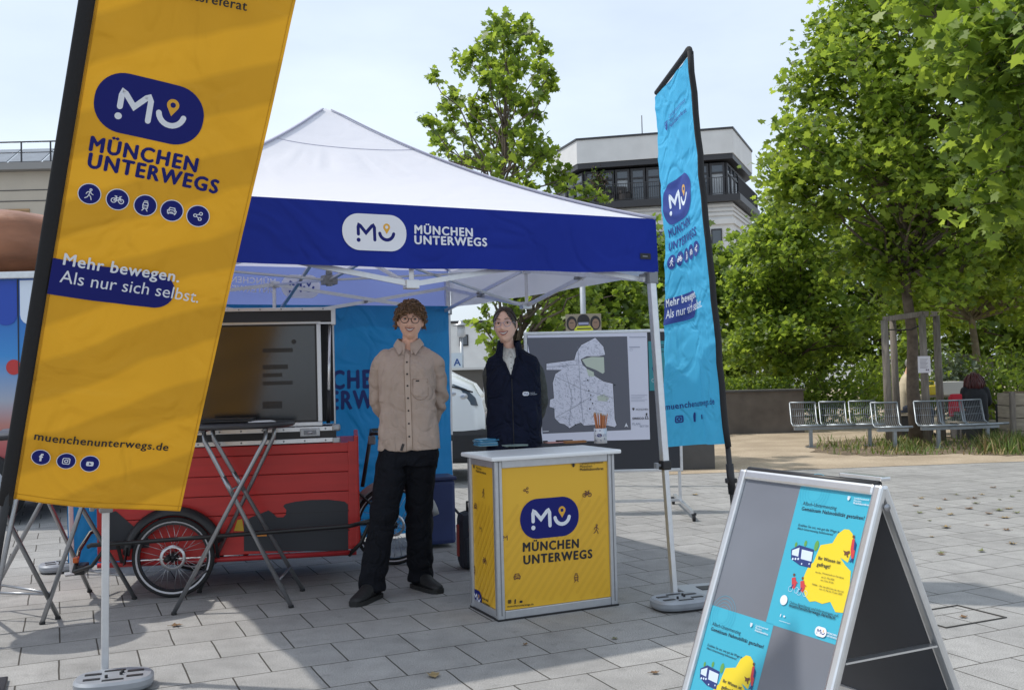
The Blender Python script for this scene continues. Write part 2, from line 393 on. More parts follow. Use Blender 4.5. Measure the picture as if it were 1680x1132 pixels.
# ------------------------------------------------------------------ ground
def ground_material():
    m = bpy.data.materials.new('paving'); m.use_nodes = True; n = m.node_tree.nodes; l = m.node_tree.links; b = n['Principled BSDF']
    g = n.new('ShaderNodeNewGeometry'); mp = n.new('ShaderNodeMapping'); mp.inputs['Rotation'].default_value = (0, 0, R_(-24.1)); mp.inputs['Location'].default_value = (-.163, -.09, 0)
    l.new(g.outputs['Position'], mp.inputs[0])
    # joints wander a little, as laid slabs do
    nw = n.new('ShaderNodeTexNoise'); nw.inputs['Scale'].default_value = 3; l.new(mp.outputs[0], nw.inputs['Vector'])
    vm = n.new('ShaderNodeVectorMath'); vm.operation = 'MULTIPLY_ADD'; vm.inputs[1].default_value = (.012, .012, 0); l.new(nw.outputs['Color'], vm.inputs[0]); l.new(mp.outputs[0], vm.inputs[2])
    br = n.new('ShaderNodeTexBrick'); br.inputs['Scale'].default_value = 1; br.inputs['Brick Width'].default_value = .365; br.inputs['Row Height'].default_value = .365
    br.inputs['Mortar Size'].default_value = .0045; br.inputs['Mortar Smooth'].default_value = .3; br.inputs['Bias'].default_value = 0
    br.inputs['Color1'].default_value = (.268, .264, .257, 1); br.inputs['Color2'].default_value = (.312, .307, .298, 1); br.inputs['Mortar'].default_value = (.055, .05, .043, 1)
    l.new(vm.outputs[0], br.inputs['Vector'])
    def noise_mul(prev, scale, lo, hi, f0=.35, f1=.65, det=3):
        nn = n.new('ShaderNodeTexNoise'); nn.inputs['Scale'].default_value = scale; nn.inputs['Detail'].default_value = det; l.new(g.outputs['Position'], nn.inputs['Vector'])
        mr = n.new('ShaderNodeMapRange'); mr.inputs['From Min'].default_value = f0; mr.inputs['From Max'].default_value = f1; mr.inputs['To Min'].default_value = lo; mr.inputs['To Max'].default_value = hi
        l.new(nn.outputs['Fac'], mr.inputs['Value']); h = n.new('ShaderNodeHueSaturation'); l.new(mr.outputs[0], h.inputs['Value']); l.new(prev, h.inputs['Color']); return h.outputs[0], nn
    c, fine = noise_mul(br.outputs['Color'], 170, .72, 1.28, det=2)
    c, _ = noise_mul(c, 1.1, .9, 1.1, det=6)
    c, _ = noise_mul(c, 9, .93, 1.06, det=6)
    c, _ = noise_mul(c, 2.6, 1.0, .80, .56, .74, 8)
    c, _ = noise_mul(c, 14, 1.0, .86, .60, .70, 5)
    # dark specks of chewing gum and grime
    vo = n.new('ShaderNodeTexVoronoi'); vo.inputs['Scale'].default_value = 5; l.new(g.outputs['Position'], vo.inputs['Vector'])
    mr = n.new('ShaderNodeMapRange'); mr.inputs['From Min'].default_value = .03; mr.inputs['From Max'].default_value = .06; mr.inputs['To Min'].default_value = .72; l.new(vo.outputs['Distance'], mr.inputs['Value'])
    h = n.new('ShaderNodeHueSaturation'); l.new(mr.outputs[0], h.inputs['Value']); l.new(c, h.inputs['Color'])
    l.new(h.outputs[0], b.inputs['Base Color']); b.inputs['Roughness'].default_value = .85; b.inputs['Specular IOR Level'].default_value = .3
    inv = n.new('ShaderNodeMath'); inv.operation = 'MULTIPLY_ADD'; inv.inputs[1].default_value = -1; l.new(br.outputs['Fac'], inv.inputs[0])
    ml = n.new('ShaderNodeMath'); ml.operation = 'MULTIPLY'; ml.inputs[1].default_value = .25; l.new(fine.outputs['Fac'], ml.inputs[0]); l.new(ml.outputs[0], inv.inputs[2])
    bp = n.new('ShaderNodeBump'); bp.inputs['Strength'].default_value = .5; bp.inputs['Distance'].default_value = .006; l.new(inv.outputs[0], bp.inputs['Height']); l.new(bp.outputs[0], b.inputs['Normal'])
    return m
def granular(name, c1, c2, sc1=60, rough=.95):
    m = bpy.data.materials.new(name); m.use_nodes = True; n = m.node_tree.nodes; l = m.node_tree.links; b = n['Principled BSDF']
    g = n.new('ShaderNodeNewGeometry')
    a = n.new('ShaderNodeTexNoise'); a.inputs['Scale'].default_value = sc1; a.inputs['Detail'].default_value = 3; l.new(g.outputs['Position'], a.inputs['Vector'])
    d = n.new('ShaderNodeTexNoise'); d.inputs['Scale'].default_value = 1.3; d.inputs['Detail'].default_value = 6; l.new(g.outputs['Position'], d.inputs['Vector'])
    ad = n.new('ShaderNodeMath'); l.new(a.outputs['Fac'], ad.inputs[0]); l.new(d.outputs['Fac'], ad.inputs[1])
    r = n.new('ShaderNodeValToRGB'); r.color_ramp.elements[0].position = .4; r.color_ramp.elements[1].position = .62; r.color_ramp.elements[0].color = (*c1, 1); r.color_ramp.elements[1].color = (*c2, 1)
    hf = n.new('ShaderNodeMath'); hf.operation = 'MULTIPLY'; hf.inputs[1].default_value = .5; l.new(ad.outputs[0], hf.inputs[0]); l.new(hf.outputs[0], r.inputs[0]); l.new(r.outputs[0], b.inputs['Base Color'])
    b.inputs['Roughness'].default_value = rough
    bp = n.new('ShaderNodeBump'); bp.inputs['Strength'].default_value = .6; bp.inputs['Distance'].default_value = .02; l.new(a.outputs['Fac'], bp.inputs['Height']); l.new(bp.outputs[0], b.inputs['Normal'])
    return m
M_pav = ground_material(); M_grav = granular('gravel', (.30, .235, .165), (.48, .39, .285), 45); M_soil = granular('soil', (.09, .065, .04), (.24, .18, .12), 25)
b = MB(); b.add([(-400, -60, 0), (400, -60, 0), (400, 700, 0), (-400, 700, 0)], [(0, 1, 2, 3)], M_pav); b.build('paved_ground', kind='structure', origin=(0, 0, 0))
gA, gB = G(1090, 779), G(1680, 757); gd = (gB-gA).normalized()
b = MB(); e = gB+gd*25; b.add([(gA.x, gA.y, .004), (e.x, e.y, .004), (e.x+10, 60, .004), (gA.x+2, 60, .004)], [(0, 1, 2, 3)], M_grav); b.build('gravel_path', kind='structure')
# planting bed under the stakes: an irregular outline
bed = []
for px, py in ((1330, 741), (1440, 748), (1500, 746), (1580, 744), (1650, 748), (1760, 745), (1760, 712), (1640, 716), (1520, 716), (1400, 720), (1330, 728)):
    g = G(px, py, .008); bed.append((g.x, g.y))
bb = []
for i in range(len(bed)):
    p, q = bed[i], bed[(i+1) % len(bed)]
    for k in range(8):
        t = k/8; bb.append((lerp(p[0], q[0], t)+random.uniform(-.12, .12), lerp(p[1], q[1], t)+random.uniform(-.1, .1)))
b = MB(); b.add([(x, y, .008) for x, y in bb], [tuple(t) for t in tessellate_polygon([[Vector((x, y, 0)) for x, y in bb]])], M_soil); b.build('planting_bed', kind='structure')

# ------------------------------------------------------------------ foliage
def leaf_mat(name, c, trans=.35, tcol=None, island=.35):
    return mat(name, c, .45, 0, var=.25, vs=.9, trans=trans, tcol=tcol or (c[0]*2.4, c[1]*2.0, c[2]*.9), island=island, spec=.4)
LEAF_A = leaf_mat('leaf_green', (.135, .20, .030), .5, (.40, .54, .06))
LEAF_B = leaf_mat('leaf_light', (.18, .255, .036), .5, (.50, .63, .07))
LEAF_C = leaf_mat('leaf_dark', (.08, .13, .026), .42, (.26, .38, .045))
LEAF_D = leaf_mat('leaf_silver', (.15, .19, .13), .2, (.15, .2, .1))
BARK = mat('bark', (.13, .1, .075), .9, var=.35, vs=9, bump=.8, bs=30)
BARK_D = mat('bark_dark', (.075, .055, .04), .9, var=.35, vs=9, bump=.8, bs=30)
STAR = np.array([(0, -.5), (.2, -.36), (.46, -.3), (.3, -.02), (.5, .16), (.2, .2), (0, .58), (-.2, .2), (-.5, .16), (-.3, -.02), (-.46, -.3), (-.2, -.36)])
OVAL = np.array([(0, -.55), (.2, -.2), (.22, .12), (0, .55), (-.22, .12), (-.2, -.2)])
def leaves(name, parent, pts, size, m, shape=STAR, up=.5, world=True, fold=.12, mats=None, kind=None):
    """one mesh of flat, tilted, leaf-shaped faces at the given points"""
    pts = np.asarray(pts, float); N = len(pts); k = len(shape)
    if parent is not None and world: pts = pts-np.array(WM[parent.name].translation)
    nrm = rng.normal(size=(N, 3)); nrm /= np.linalg.norm(nrm, axis=1)[:, None]; nrm[:, 2] = np.abs(nrm[:, 2])*.6+up; nrm /= np.linalg.norm(nrm, axis=1)[:, None]
    t = rng.normal(size=(N, 3)); t -= nrm*(t*nrm).sum(1)[:, None]; t /= np.linalg.norm(t, axis=1)[:, None]; bt = np.cross(nrm, t)
    sz = size*rng.uniform(.6, 1.25, N)
    sx = shape[:, 0]; sy = shape[:, 1]; sz_f = -fold*np.abs(sx)*2-fold*.5*(sy**2)*2
    V = pts[:, None, :]+sz[:, None, None]*(t[:, None, :]*sx[None, :, None]+bt[:, None, :]*sy[None, :, None]+nrm[:, None, :]*sz_f[None, :, None])
    me = bpy.data.meshes.new(name); me.vertices.add(N*k); me.vertices.foreach_set('co', V.reshape(-1)); me.loops.add(N*k); me.loops.foreach_set('vertex_index', np.arange(N*k, dtype=np.int32))
    me.polygons.add(N); me.polygons.foreach_set('loop_start', np.arange(0, N*k, k, dtype=np.int32)); me.polygons.foreach_set('loop_total', np.full(N, k, dtype=np.int32))
    ml = mats or [m]
    for q in ml: me.materials.append(q)
    if len(ml) > 1: me.polygons.foreach_set('material_index', rng.integers(0, len(ml), N).astype(np.int32))
    me.update(calc_edges=True); o = bpy.data.objects.new(name, me); col.objects.link(o)
    if parent is not None: o.parent = parent; WM[o.name] = WM[parent.name]
    if kind: o['kind'] = kind
    return o
def wander(a, b, n=6, amp=.06):
    a = Vector(a); b = Vector(b); L = (b-a).length; out = []
    for i in range(n+1):
        t = i/n; w = math.sin(PI*t)*L*amp; p = a.lerp(b, t); out.append(p+Vector((random.gauss(0, w), random.gauss(0, w), random.gauss(0, w*.5)+.08*L*math.sin(PI*t))))
    return out
def tree(name, label, base, top, rad, clumps, lsize, nleaf, mats, r0=.09, bark=BARK, cl_r=(.35, .6), shape=STAR, lean=(0, 0), limb_from=.3, group=None, cat='tree', up=.5, clr=.85):
    """clumps: list of centres; limbs grow from the trunk to each clump and leaves gather round the limb ends"""
    base = Vector(base); t = thing(name, label, cat, base, 0, group)
    tp = base+Vector((lean[0], lean[1], top)); tr = wander(base, tp, 9, .012)
    tb = MB(); tb.tube(tr, [r0*(1.25 if i == 0 else 1)*(1-.85*i/9) for i in range(10)], bark, 12)
    pts = []; cs = [Vector(c) for c in clumps]
    for c in cs:
        z = max(.12, min(.97, ((c.z-base.z)/top)-.12-.25*random.random())); z = max(limb_from, z)
        i = min(8, int(z*9)); f = z*9-i; a = tr[i].lerp(tr[i+1], f); rr = r0*(1-.85*z)*.45
        w = wander(a, c, 6, .05); tb.tube(w, [max(.006, rr*(1-.8*k/6)) for k in range(7)], bark, 6)
        R = random.uniform(*cl_r); n = int(nleaf/len(cs)*(R/((cl_r[0]+cl_r[1])/2))**2)
        tw = []
        for k in range(7):
            d = Vector((random.gauss(0, 1), random.gauss(0, 1), random.gauss(.2, .8))).normalized()*R*random.uniform(.6, 1.1)
            e = c+d; tb.tube(wander(c-d*.1, e, 3, .08), [.008, .006, .004, .003], bark, 4, cap=False); tw.append((c, e))
        for k in range(n):
            if random.random() < clr:
                a_, e_ = random.choice(tw); p = a_.lerp(e_, random.uniform(.15, 1.05)**.8); s_ = R*.22
            else: p = w[random.randint(3, 6)]; s_ = R*.3
            pts.append((p.x+random.gauss(0, s_), p.y+random.gauss(0, s_), p.z+random.gauss(0, s_*.8)))
    tb.build('trunk', t); leaves('crown', t, pts, lsize, None, shape, up, mats=mats)
    return t
def ell_clumps(c, r, n, zmin=None, surf=.55, seed=0):
    rd = random.Random(seed); out = []
    while len(out) < n:
        d = Vector((rd.gauss(0, 1), rd.gauss(0, 1), rd.gauss(0, 1))).normalized()*(rd.uniform(surf, 1.0))
        p = Vector((c[0]+d.x*r[0], c[1]+d.y*r[1], c[2]+d.z*r[2]))
        if zmin and p.z < zmin: continue
        out.append(p)
    return out
# the slim maple behind the tent: branch ends read off the photograph, each at its own depth
def maple():
    Y = 15.0; cl = []
    for x, y in ((825, 40), (815, 55), (855, 55), (873, 55), (800, 75), (835, 70), (845, 85), (775, 90), (760, 105), (805, 110), (825, 105), (893, 80), (885, 112), (905, 118), (712, 130), (790, 130), (830, 135), (850, 120), (745, 160), (735, 180), (800, 160), (825, 155), (845, 160), (870, 165), (893, 150), (900, 145), (800, 190), (775, 180), (860, 185), (885, 195), (700, 205), (718, 225), (740, 215), (785, 215), (815, 210), (845, 215), (770, 235), (800, 240), (735, 245), (870, 225), (860, 245), (890, 255), (830, 245), (790, 265), (815, 270), (850, 275), (880, 275), (900, 255), (925, 285), (905, 300), (870, 305), (835, 305), (930, 310), (960, 330), (985, 320), (760, 262), (850, 330), (900, 340), (940, 345)):
        cl.append(P(x, y, Y+random.uniform(-.9, .9)))
    for i in range(26):
        x = random.uniform(780, 960); y = random.uniform(340, 480); cl.append(P(x, y, Y+random.uniform(-1, 1)))
    for i in range(26):
        x = random.uniform(790, 1030); y = random.uniform(470, 590); cl.append(P(x, y, Y+random.uniform(-1, 1.2)))
    bs = P(838, 600, Y); bs.z = 0
    return tree('maple_tree', 'slender young maple with airy open crown rising behind the tent roof', bs, 6.3, 1, cl, .115, 5700, [LEAF_A, LEAF_B, LEAF_C], .085, BARK, (.14, .27), limb_from=.18, up=.45)
maple()
T1 = G(1522, 728)
cl = ell_clumps(P(1565, 175, T1.y), (2.6, 2.4, 3.2), 130, seed=3, surf=.45)+[P(x, y, T1.y+random.uniform(-1.2, 1.0)) for x, y in ((1325, 165), (1335, 205), (1318, 240), (1310, 270), (1372, 95), (1395, 45), (1340, 240), (1410, 15), (1385, 150), (1295, 295), (1300, 320), (1350, 360), (1400, 420), (1450, 460), (1550, 470), (1580, 430), (1620, 450), (1660, 420), (1500, 445), (1330, 300), (1380, 250))]
staked = tree('plane_tree', 'tall plane tree held between wooden stakes beside the metal seats', T1+Vector((-.15, 0, 0)), 6.6, 1, cl, .128, 42000, [LEAF_A, LEAF_B, LEAF_B, LEAF_C], .11, BARK, (.45, .75), limb_from=.36, lean=(-.25, 0))
T2 = G(1290, 700)
cl = []
while len(cl) < 80:
    x, y = random.gauss(1285, 58), random.uniform(330, 610)
    if x > 1208+max(0, (470-y))*.33: cl.append(P(x, y, T2.y+random.uniform(-1.5, 1.5)))
tree('plane_tree', 'lower bushy plane tree just right of the blue banner', T2, 4.6, 1, cl, .12, 21000, [LEAF_A, LEAF_B, LEAF_C], .1, BARK_D, (.4, .65), limb_from=.25)
T3 = G(1607, 690)
cl = ell_clumps(P(1650, 400, T3.y), (3.4, 2.6, 3.0), 90, seed=5, zmin=2.3)
tree('plane_tree', 'plane tree at the far right with pale trunk beside stakes', T3, 5.5, 1, cl, .145, 20000, [LEAF_A, LEAF_B, LEAF_B], .1, mat('bark_pale', (.24, .19, .13), .9, var=.3, vs=7, bump=.6), (.5, .8), limb_from=.35)
cl = [P(x, y, Yy) for x, y, Yy in ((1600, 60, 9), (1650, 120, 9.2), (1570, 130, 9.6), (1690, 40, 8.6), (1680, 210, 9.3), (1610, 200, 9.8), (1720, 140, 9), (1650, 280, 9.8), (1720, 280, 9.4), (1540, 30, 9.6), (1640, 10, 8.8), (1770, 90, 9), (1590, -40, 9.3), (1700, -60, 9), (1800, 220, 9.5), (1840, 20, 9.5), (1510, -30, 10), (1860, 160, 10), (1760, -120, 10), (1660, 340, 10))]
tree('plane_tree', 'large leaved plane branches hanging into the top right corner', (7.4, 10.6, 0), 6.6, 1, cl, .145, 3200, [LEAF_A, LEAF_C, LEAF_B], .14, BARK, (.45, .6), limb_from=.42)
# trees and shrubs that close the view behind
k = 0
for px, Y, hgt, w, lab in ((1120, 27, 5.2, 1.7, 'rounded green tree behind the display board, left of the blue banner'), (1225, 33, 5.6, 2.4, 'dark green tree in the gap right of the blue banner'), (1340, 36, 6.2, 2.6, 'dark green tree behind the blurred middle seats'), (1450, 34, 6.6, 2.6, 'deep green tree seen between the wooden stakes'), (1560, 37, 6.8, 2.8, 'broad dark tree behind the seated person'), (1680, 33, 7.0, 2.8, 'dark tree at the right edge behind the planter'), (985, 21, 3.9, 1.35, 'bushy tree behind the notice on the grey pole')):
    g = P(px, 620, Y); g.z = 0
    cl = ell_clumps((g.x, g.y, hgt*.52), (w, w*.8, hgt*.46), 44, seed=20+k)
    tree('broadleaf_tree', lab, g, hgt*.7, 1, cl, .26 if Y > 22 else .17, 5200, [LEAF_C, LEAF_A], .12, BARK_D, (.5, .85), limb_from=.15, group='trees closing off the square', clr=.8); k += 1
def shrub(label, c, r, n, lsize, mats, shape=OVAL, up=.2, name='shrub', group=None):
    t = thing(name, label, 'shrub', (c[0], c[1], 0), 0, group); b = MB(); pts = []
    for i in range(14):
        d = Vector((random.gauss(0, .5)*r[0], random.gauss(0, .5)*r[1], r[2]*random.uniform(.5, 1))); b.tube(wander((c[0], c[1], 0), Vector((c[0], c[1], 0))+d, 4, .05), [.012, .01, .008, .006, .004], BARK_D, 5)
        for k in range(n//14):
            q = Vector((c[0], c[1], 0))+d*random.uniform(.25, 1); pts.append((q.x+random.gauss(0, r[0]*.22), q.y+random.gauss(0, r[1]*.22), max(.04, q.z+random.gauss(0, r[2]*.14))))
    b.build('stem', t); leaves('foliage', t, pts, lsize, None, shape, up, mats=mats); return t
for px, Y, r, lab, ms in ((1345, 22, (1.2, .8, 1.5), 'leafy shrub behind the middle seats', [LEAF_A, LEAF_C]), (1420, 24, (1.3, .9, 1.8), 'taller shrub between the wooden stake and the standing person', [LEAF_A, LEAF_B]), (1575, 21, (.5, .5, 1.5), 'silvery grey green shrub left of the seated person', [LEAF_D]), (1655, 21, (.95, .8, 1.85), 'lush green shrub beside the wooden planter', [LEAF_A, LEAF_C]), (1530, 25, (1.3, 1, 1.7), 'dark shrub seen between the two rear stakes', [LEAF_C]), (1250, 25, (1.6, .9, 1.4), 'dark shrub over the low wall right of the blue banner', [LEAF_C, LEAF_A]), (1705, 23, (1, .8, 1.6), 'shrub cut by the right edge of the photo', [LEAF_B, LEAF_A])):
    g = P(px, 640, Y); shrub(lab, g, r, 1500, .13, ms, group='shrubs in the planted area')
# weeds in the bed, one uncountable growth
pts = []
b = MB(); GRASS = mat('weed_blade', (.10, .15, .03), .6, island=.4, trans=.3, tcol=(.25, .33, .05)); DRY = mat('dry_blade', (.28, .22, .10), .8, island=.3)
for i in range(3600):
    px = random.choice((random.uniform(1340, 1680), random.uniform(1600, 1720), random.gauss(1480, 25), random.gauss(1650, 30))); py = random.gauss(732, 7); g = G(px, min(746, max(715, py)), .008)
    hh = random.uniform(.02, .15)*(1.9 if px > 1610 else 1); a = random.uniform(0, 6.28); d = Vector((math.cos(a), math.sin(a), 0)); w = d.cross(Vector((0, 0, 1)))*random.uniform(.003, .012); tip = g+d*hh*random.uniform(.2, 1.3)+Vector((0, 0, hh)); md = g.lerp(tip, .5)+Vector((0, 0, hh*.12))
    b.add([g-w, g+w, md+w*.7, md-w*.7, tip], [(0, 1, 2, 3), (3, 2, 4)], GRASS if random.random() < .7 else DRY)
b.build('weeds', kind='stuff', label='dry grass and weeds growing round the stakes', origin=(6, 16, 0))

# ------------------------------------------------------------------ octagonal building
RENDER = mat('grey_render', (.66, .66, .655), .85, var=.05, vs=1.2, bump=.15, bs=60); TRIM = mat('dark_trim', (.035, .035, .04), .5)
PANE = mat('window_pane', (.05, .065, .085), .04, spec=1.0); BLIND = mat('window_blind', (.38, .4, .42), .6, var=.1, vs=20); DARK_IN = mat('dark_interior', (.03, .03, .035), .8)
def lbox(b, p, q, z0, z1, off0, off1, m):
    """a box along the wall line p->q, from off0 to off1 in front of it (towards the right-hand side)"""
    p = Vector((p[0], p[1], 0)); q = Vector((q[0], q[1], 0)); d = (q-p).normalized(); nn = Vector((d.y, -d.x, 0))
    vs = []
    for z in (z0, z1):
        for (a, o) in ((p, off0), (q, off0), (q, off1), (p, off1)): vs.append(a+nn*o+Vector((0, 0, z)))
    b.add(vs, [(3, 2, 1, 0), (4, 5, 6, 7), (0, 1, 5, 4), (1, 2, 6, 5), (2, 3, 7, 6), (3, 0, 4, 7)], m)
A = [Vector(p) for p in ((2.9, 64.2), (4.27, 60), (12.9, 58), (15.5, 64.4), (15, 73), (4, 74))]
bld = thing('apartment_building', 'pale grey many sided block with railed top balcony, behind the blue banner', 'building', (9, 65, 0))
def off(poly, d):
    out = []; n = len(poly)
    for i in range(n):
        a, p, q = poly[i-1], poly[i], poly[(i+1) % n]; d1 = (p-a).normalized(); d2 = (q-p).normalized(); n1 = Vector((d1.y, -d1.x)); n2 = Vector((d2.y, -d2.x)); mm = (n1+n2).normalized(); out.append(p+mm*(d/max(.4, mm.dot(n1))))
    return out
f3 = lambda u, v, t: Vector((u, v, t))
b = MB(); b.prism([tuple(p) for p in off(A, -.0)], f3, 0, 10.8, RENDER)
for z in (10.05, 10.3, 10.55): b.prism([tuple(p) for p in off(A, .1)], f3, z, z+.14, RENDER)
b.prism([tuple(p) for p in off(A, .12)], f3, 9.55, 9.85, RENDER)
b.build('wall', bld)
b = MB(); b.prism([tuple(p) for p in off(A, .55)], f3, 10.81, 11.2, TRIM); b.build('balcony_slab', bld)
b = MB(); b.prism([tuple(p) for p in off(A, .16)], f3, 13.62, 15.0, RENDER); b.build('parapet', bld)
b = MB(); b.prism([tuple(p) for p in off(A, .22)], f3, 15.005, 15.12, TRIM); b.prism([tuple(p) for p in off(A, .12)], f3, 13.3, 13.6, TRIM); b.prism([(6.5, 62.5), (9, 62), (9.5, 66), (7, 67)], f3, 15.13, 15.6, mat('roof_unit', (.3, .3, .31), .7)); b.tube([(8.5, 63, 15.1), (8.5, 63, 17.2)], .03, TRIM, 6); b.build('roof', bld)
b = MB(); b.prism([tuple(p) for p in off(A, -.85)], f3, 11.21, 13.29, DARK_IN); b.build('top_storey', bld)
In = off(A, -.4)
for fi in range(3):
    p, q = In[fi], In[fi+1]; n = (3, 9, 5)[fi]
    for i in range(n):
        a = p.lerp(q, i/n+.004); c = p.lerp(q, (i+1)/n-.004); d = (c-a).normalized()
        fr = MB(); lbox(fr, a, a+d*.12, 11.22, 13.18, 0, .12, TRIM); lbox(fr, c-d*.12, c, 11.22, 13.18, 0, .12, TRIM); lbox(fr, a+d*.12, c-d*.12, 11.22, 11.32, 0, .12, TRIM); lbox(fr, a+d*.12, c-d*.12, 12.55, 12.66, 0, .12, TRIM); lbox(fr, a+d*.12, c-d*.12, 13.06, 13.18, 0, .12, TRIM)
        w = fr.build('window', bld); pn = MB(); lbox(pn, a+d*.12, c-d*.12, 11.32, 12.55, .03, .06, PANE if (i*7+fi) % 3 else BLIND); lbox(pn, a+d*.12, c-d*.12, 12.66, 13.06, .03, .06, PANE); pn.build('pane', w)
rl = off(A, .42); b = MB()
for fi in range(3):
    p, q = rl[fi], rl[fi+1]; L = (q-p).length; n = int(L/.13); b.bar((*p, 12.2), (*q, 12.2), .05, .04, TRIM); b.bar((*p, 11.28), (*q, 11.28), .04, .03, TRIM)
    for i in range(n+1):
        c = p.lerp(q, i/n); b.box((c.x, c.y, 11.74), (.025, .025, .9), TRIM)
b.build('balcony_railing', bld)
for fl, (z0, z1) in enumerate(((7.3, 9.3), (4.2, 6.4), (1.0, 3.2))):
    for (f0, t0, t1) in ((0, .35, .65), (1, .08, .22), (1, .3, .56), (1, .66, .80), (1, .86, .93), (2, .15, .28), (2, .45, .6)):
        p, q = A[f0], A[f0+1]; a = p.lerp(q, t0); c = p.lerp(q, t1); d = (c-a).normalized()
        fr = MB(); lbox(fr, a, a+d*.07, z0, z1, .004, .07, TRIM); lbox(fr, c-d*.07, c, z0, z1, .004, .07, TRIM); lbox(fr, a+d*.07, c-d*.07, z0, z0+.08, .004, .07, TRIM); lbox(fr, a+d*.07, c-d*.07, z1-.08, z1, .004, .07, TRIM)
        n = max(1, round((c-a).length/.75))
        for i in range(1, n): e = a.lerp(c, i/n); lbox(fr, e-d*.035, e+d*.035, z0+.08, z1-.08, .004, .065, TRIM)
        w = fr.build('window', bld); pn = MB(); lbox(pn, a+d*.072, c-d*.072, z0+.082, z1-.082, .006, .03, PANE); pn.build('pane', w)
# things left out on its balcony
shp = off(A, .12)
def bal(t): return shp[1].lerp(shp[2], t)
c = bal(.13); t = thing('potted_shrub', 'dark bushy potted plant standing on the top balcony', 'plant', (c.x, c.y, 11.2))
b = MB(); b.lathe([(.16, 0), (.24, .4), (.22, .4), (.2, .36), (0, .36)], (c.x, c.y, 11.2), mat('plant_pot', (.1, .09, .09), .7)); b.build('pot', t)
leaves('foliage', t, [(c.x+random.gauss(0, .3), c.y+random.gauss(0, .25), 12.25+random.gauss(0, .42)) for i in range(420)], .22, None, OVAL, .2, mats=[LEAF_C, BARK_D])
WICK = mat('dark_wicker', (.05, .045, .045), .8, bump=.5, bs=50)
for tt, lab in ((.2, 'dark wicker armchair on the balcony beside the potted plant'), (.3, 'dark wicker armchair on the balcony nearer the blue banner')):
    c = bal(tt); t = thing('wicker_chair', lab, 'chair', (c.x, c.y, 11.2), .3, 'chairs on the balcony')
    b = MB(); b.box((0, 0, .22), (.6, .6, .4), WICK, bev=.04); b.build('seat', t, world=False)
    b = MB(); b.box((0, .27, .68), (.6, .1, .5), WICK, bev=.04); b.build('backrest', t, world=False)
    for sx in (-.28, .28): b = MB(); b.box((sx, -.03, .52), (.09, .5, .18), WICK, bev=.03); b.build('armrest', t, world=False)

# ------------------------------------------------------------------ beige building, far left
BEI = mat('beige_panel', (.50, .44, .36), .8, var=.05, vs=1); WOODC = mat('wood_cladding', (.42, .25, .12), .7, var=.2, vs=4, stretch=(1, 1, 14)); ALU = mat('aluminium', (.62, .63, .65), .33, .9, var=.06, vs=20)
lb = thing('flat_roofed_building', 'beige panelled building with rooftop railing and tilted panels at far left', 'building', (-25, 44, 0))
Yl = 40
b = MB(); b.box((-25.5, Yl+5, 4.9), (24, 10, 9.8), BEI)
for z in (8.62, 9.05): b.box((-25.5, Yl-.012, z), (24, .024, .03), TRIM)
for x in np.arange(-37, -13.6, 2.35): b.box((x+.25, Yl-.008, 9.2), (.03, .02, 1.1), TRIM)
b.build('wall', lb)
b = MB(); b.box((-25.5, Yl+4.8, 9.95), (24.5, 10.4, .28), mat('roof_edge', (.28, .27, .26), .7)); b.build('roof', lb)
for i, x in enumerate(np.arange(-36.5, -14, 2.35)):
    fr = MB()
    if i % 2 == 0:
        fr.box((x, Yl-.04, 7.75), (1.15, .08, 1.15), TRIM); w = fr.build('window', lb); pn = MB(); pn.box((x, Yl-.09, 7.75), (.95, .012, .95), PANE); pn.build('pane', w)
    else:
        fr.box((x, Yl-.03, 7.8), (2.0, .06, 1.0), WOODC)
        for kz in range(5): fr.box((x, Yl-.065, 7.4+kz*.2), (2.0, .008, .015), TRIM)
        fr.build('cladding', lb)
rp = MB(); 
for x in np.arange(-37, -13.4, 1.17): rp.box((x, Yl+.2, 10.55), (.05, .05, .95), TRIM)
rp.box((-25.5, Yl+.2, 11.03), (24, .05, .05), TRIM); rp.box((-25.5, Yl+.2, 10.6), (24, .03, .03), TRIM); rp.build('roof_railing', lb)
SOL = mat('solar_panel', (.13, .15, .18), .15, spec=.8, var=.15, vs=3)
for x in np.arange(-36.4, -14, 1.4):
    s_ = MB(); s_.box((x, Yl+1.4, 10.75), (1.3, 1.5, .05), SOL, Matrix.Rotation(R_(32), 3, 'X')); s_.box((x, Yl+2.0, 10.5), (.05, .05, .8), ALU); s_.build('solar_panel', lb)

# ------------------------------------------------------------------ white house, lamp, sign, kiosk in the gap beside the tent
WHITE = mat('white_render', (.78, .78, .77), .8, var=.04, vs=2)
hb = thing('white_house', 'small white flat roofed house in the gap beside the tent', 'house', (-2.2, 58, 0))
g0 = P(722, 600, 56).x; g1 = P(812, 600, 56).x
b = MB(); b.box(((g0+g1)/2, 59, 2.05), (g1-g0, 6, 4.1), WHITE); b.build('wall', hb)
b = MB(); b.box(((g0+g1)/2, 59, 4.17), (g1-g0+.3, 6.3, .12), TRIM); b.build('roof', hb)
gx = P(762, 600, 56).x; fr = MB(); fr.box((gx, 55.96, 3.15), (.5, .08, .62), TRIM); w = fr.build('window', hb); b = MB(); b.box((gx, 55.91, 3.15), (.36, .012, .48), PANE); b.build('pane', w)
GALV = mat('galvanised', (.42, .44, .46), .45, .75, var=.1, vs=12)
lp = P(758, 600, 38); t = thing('street_lamp', 'grey post lantern with flat disc cap behind the van', 'street lamp', (lp.x, lp.y, 0))
b = MB(); b.tube([(lp.x, lp.y, 0), (lp.x, lp.y, 2.7)], [.09, .06], GALV, 12); b.build('pole', t)
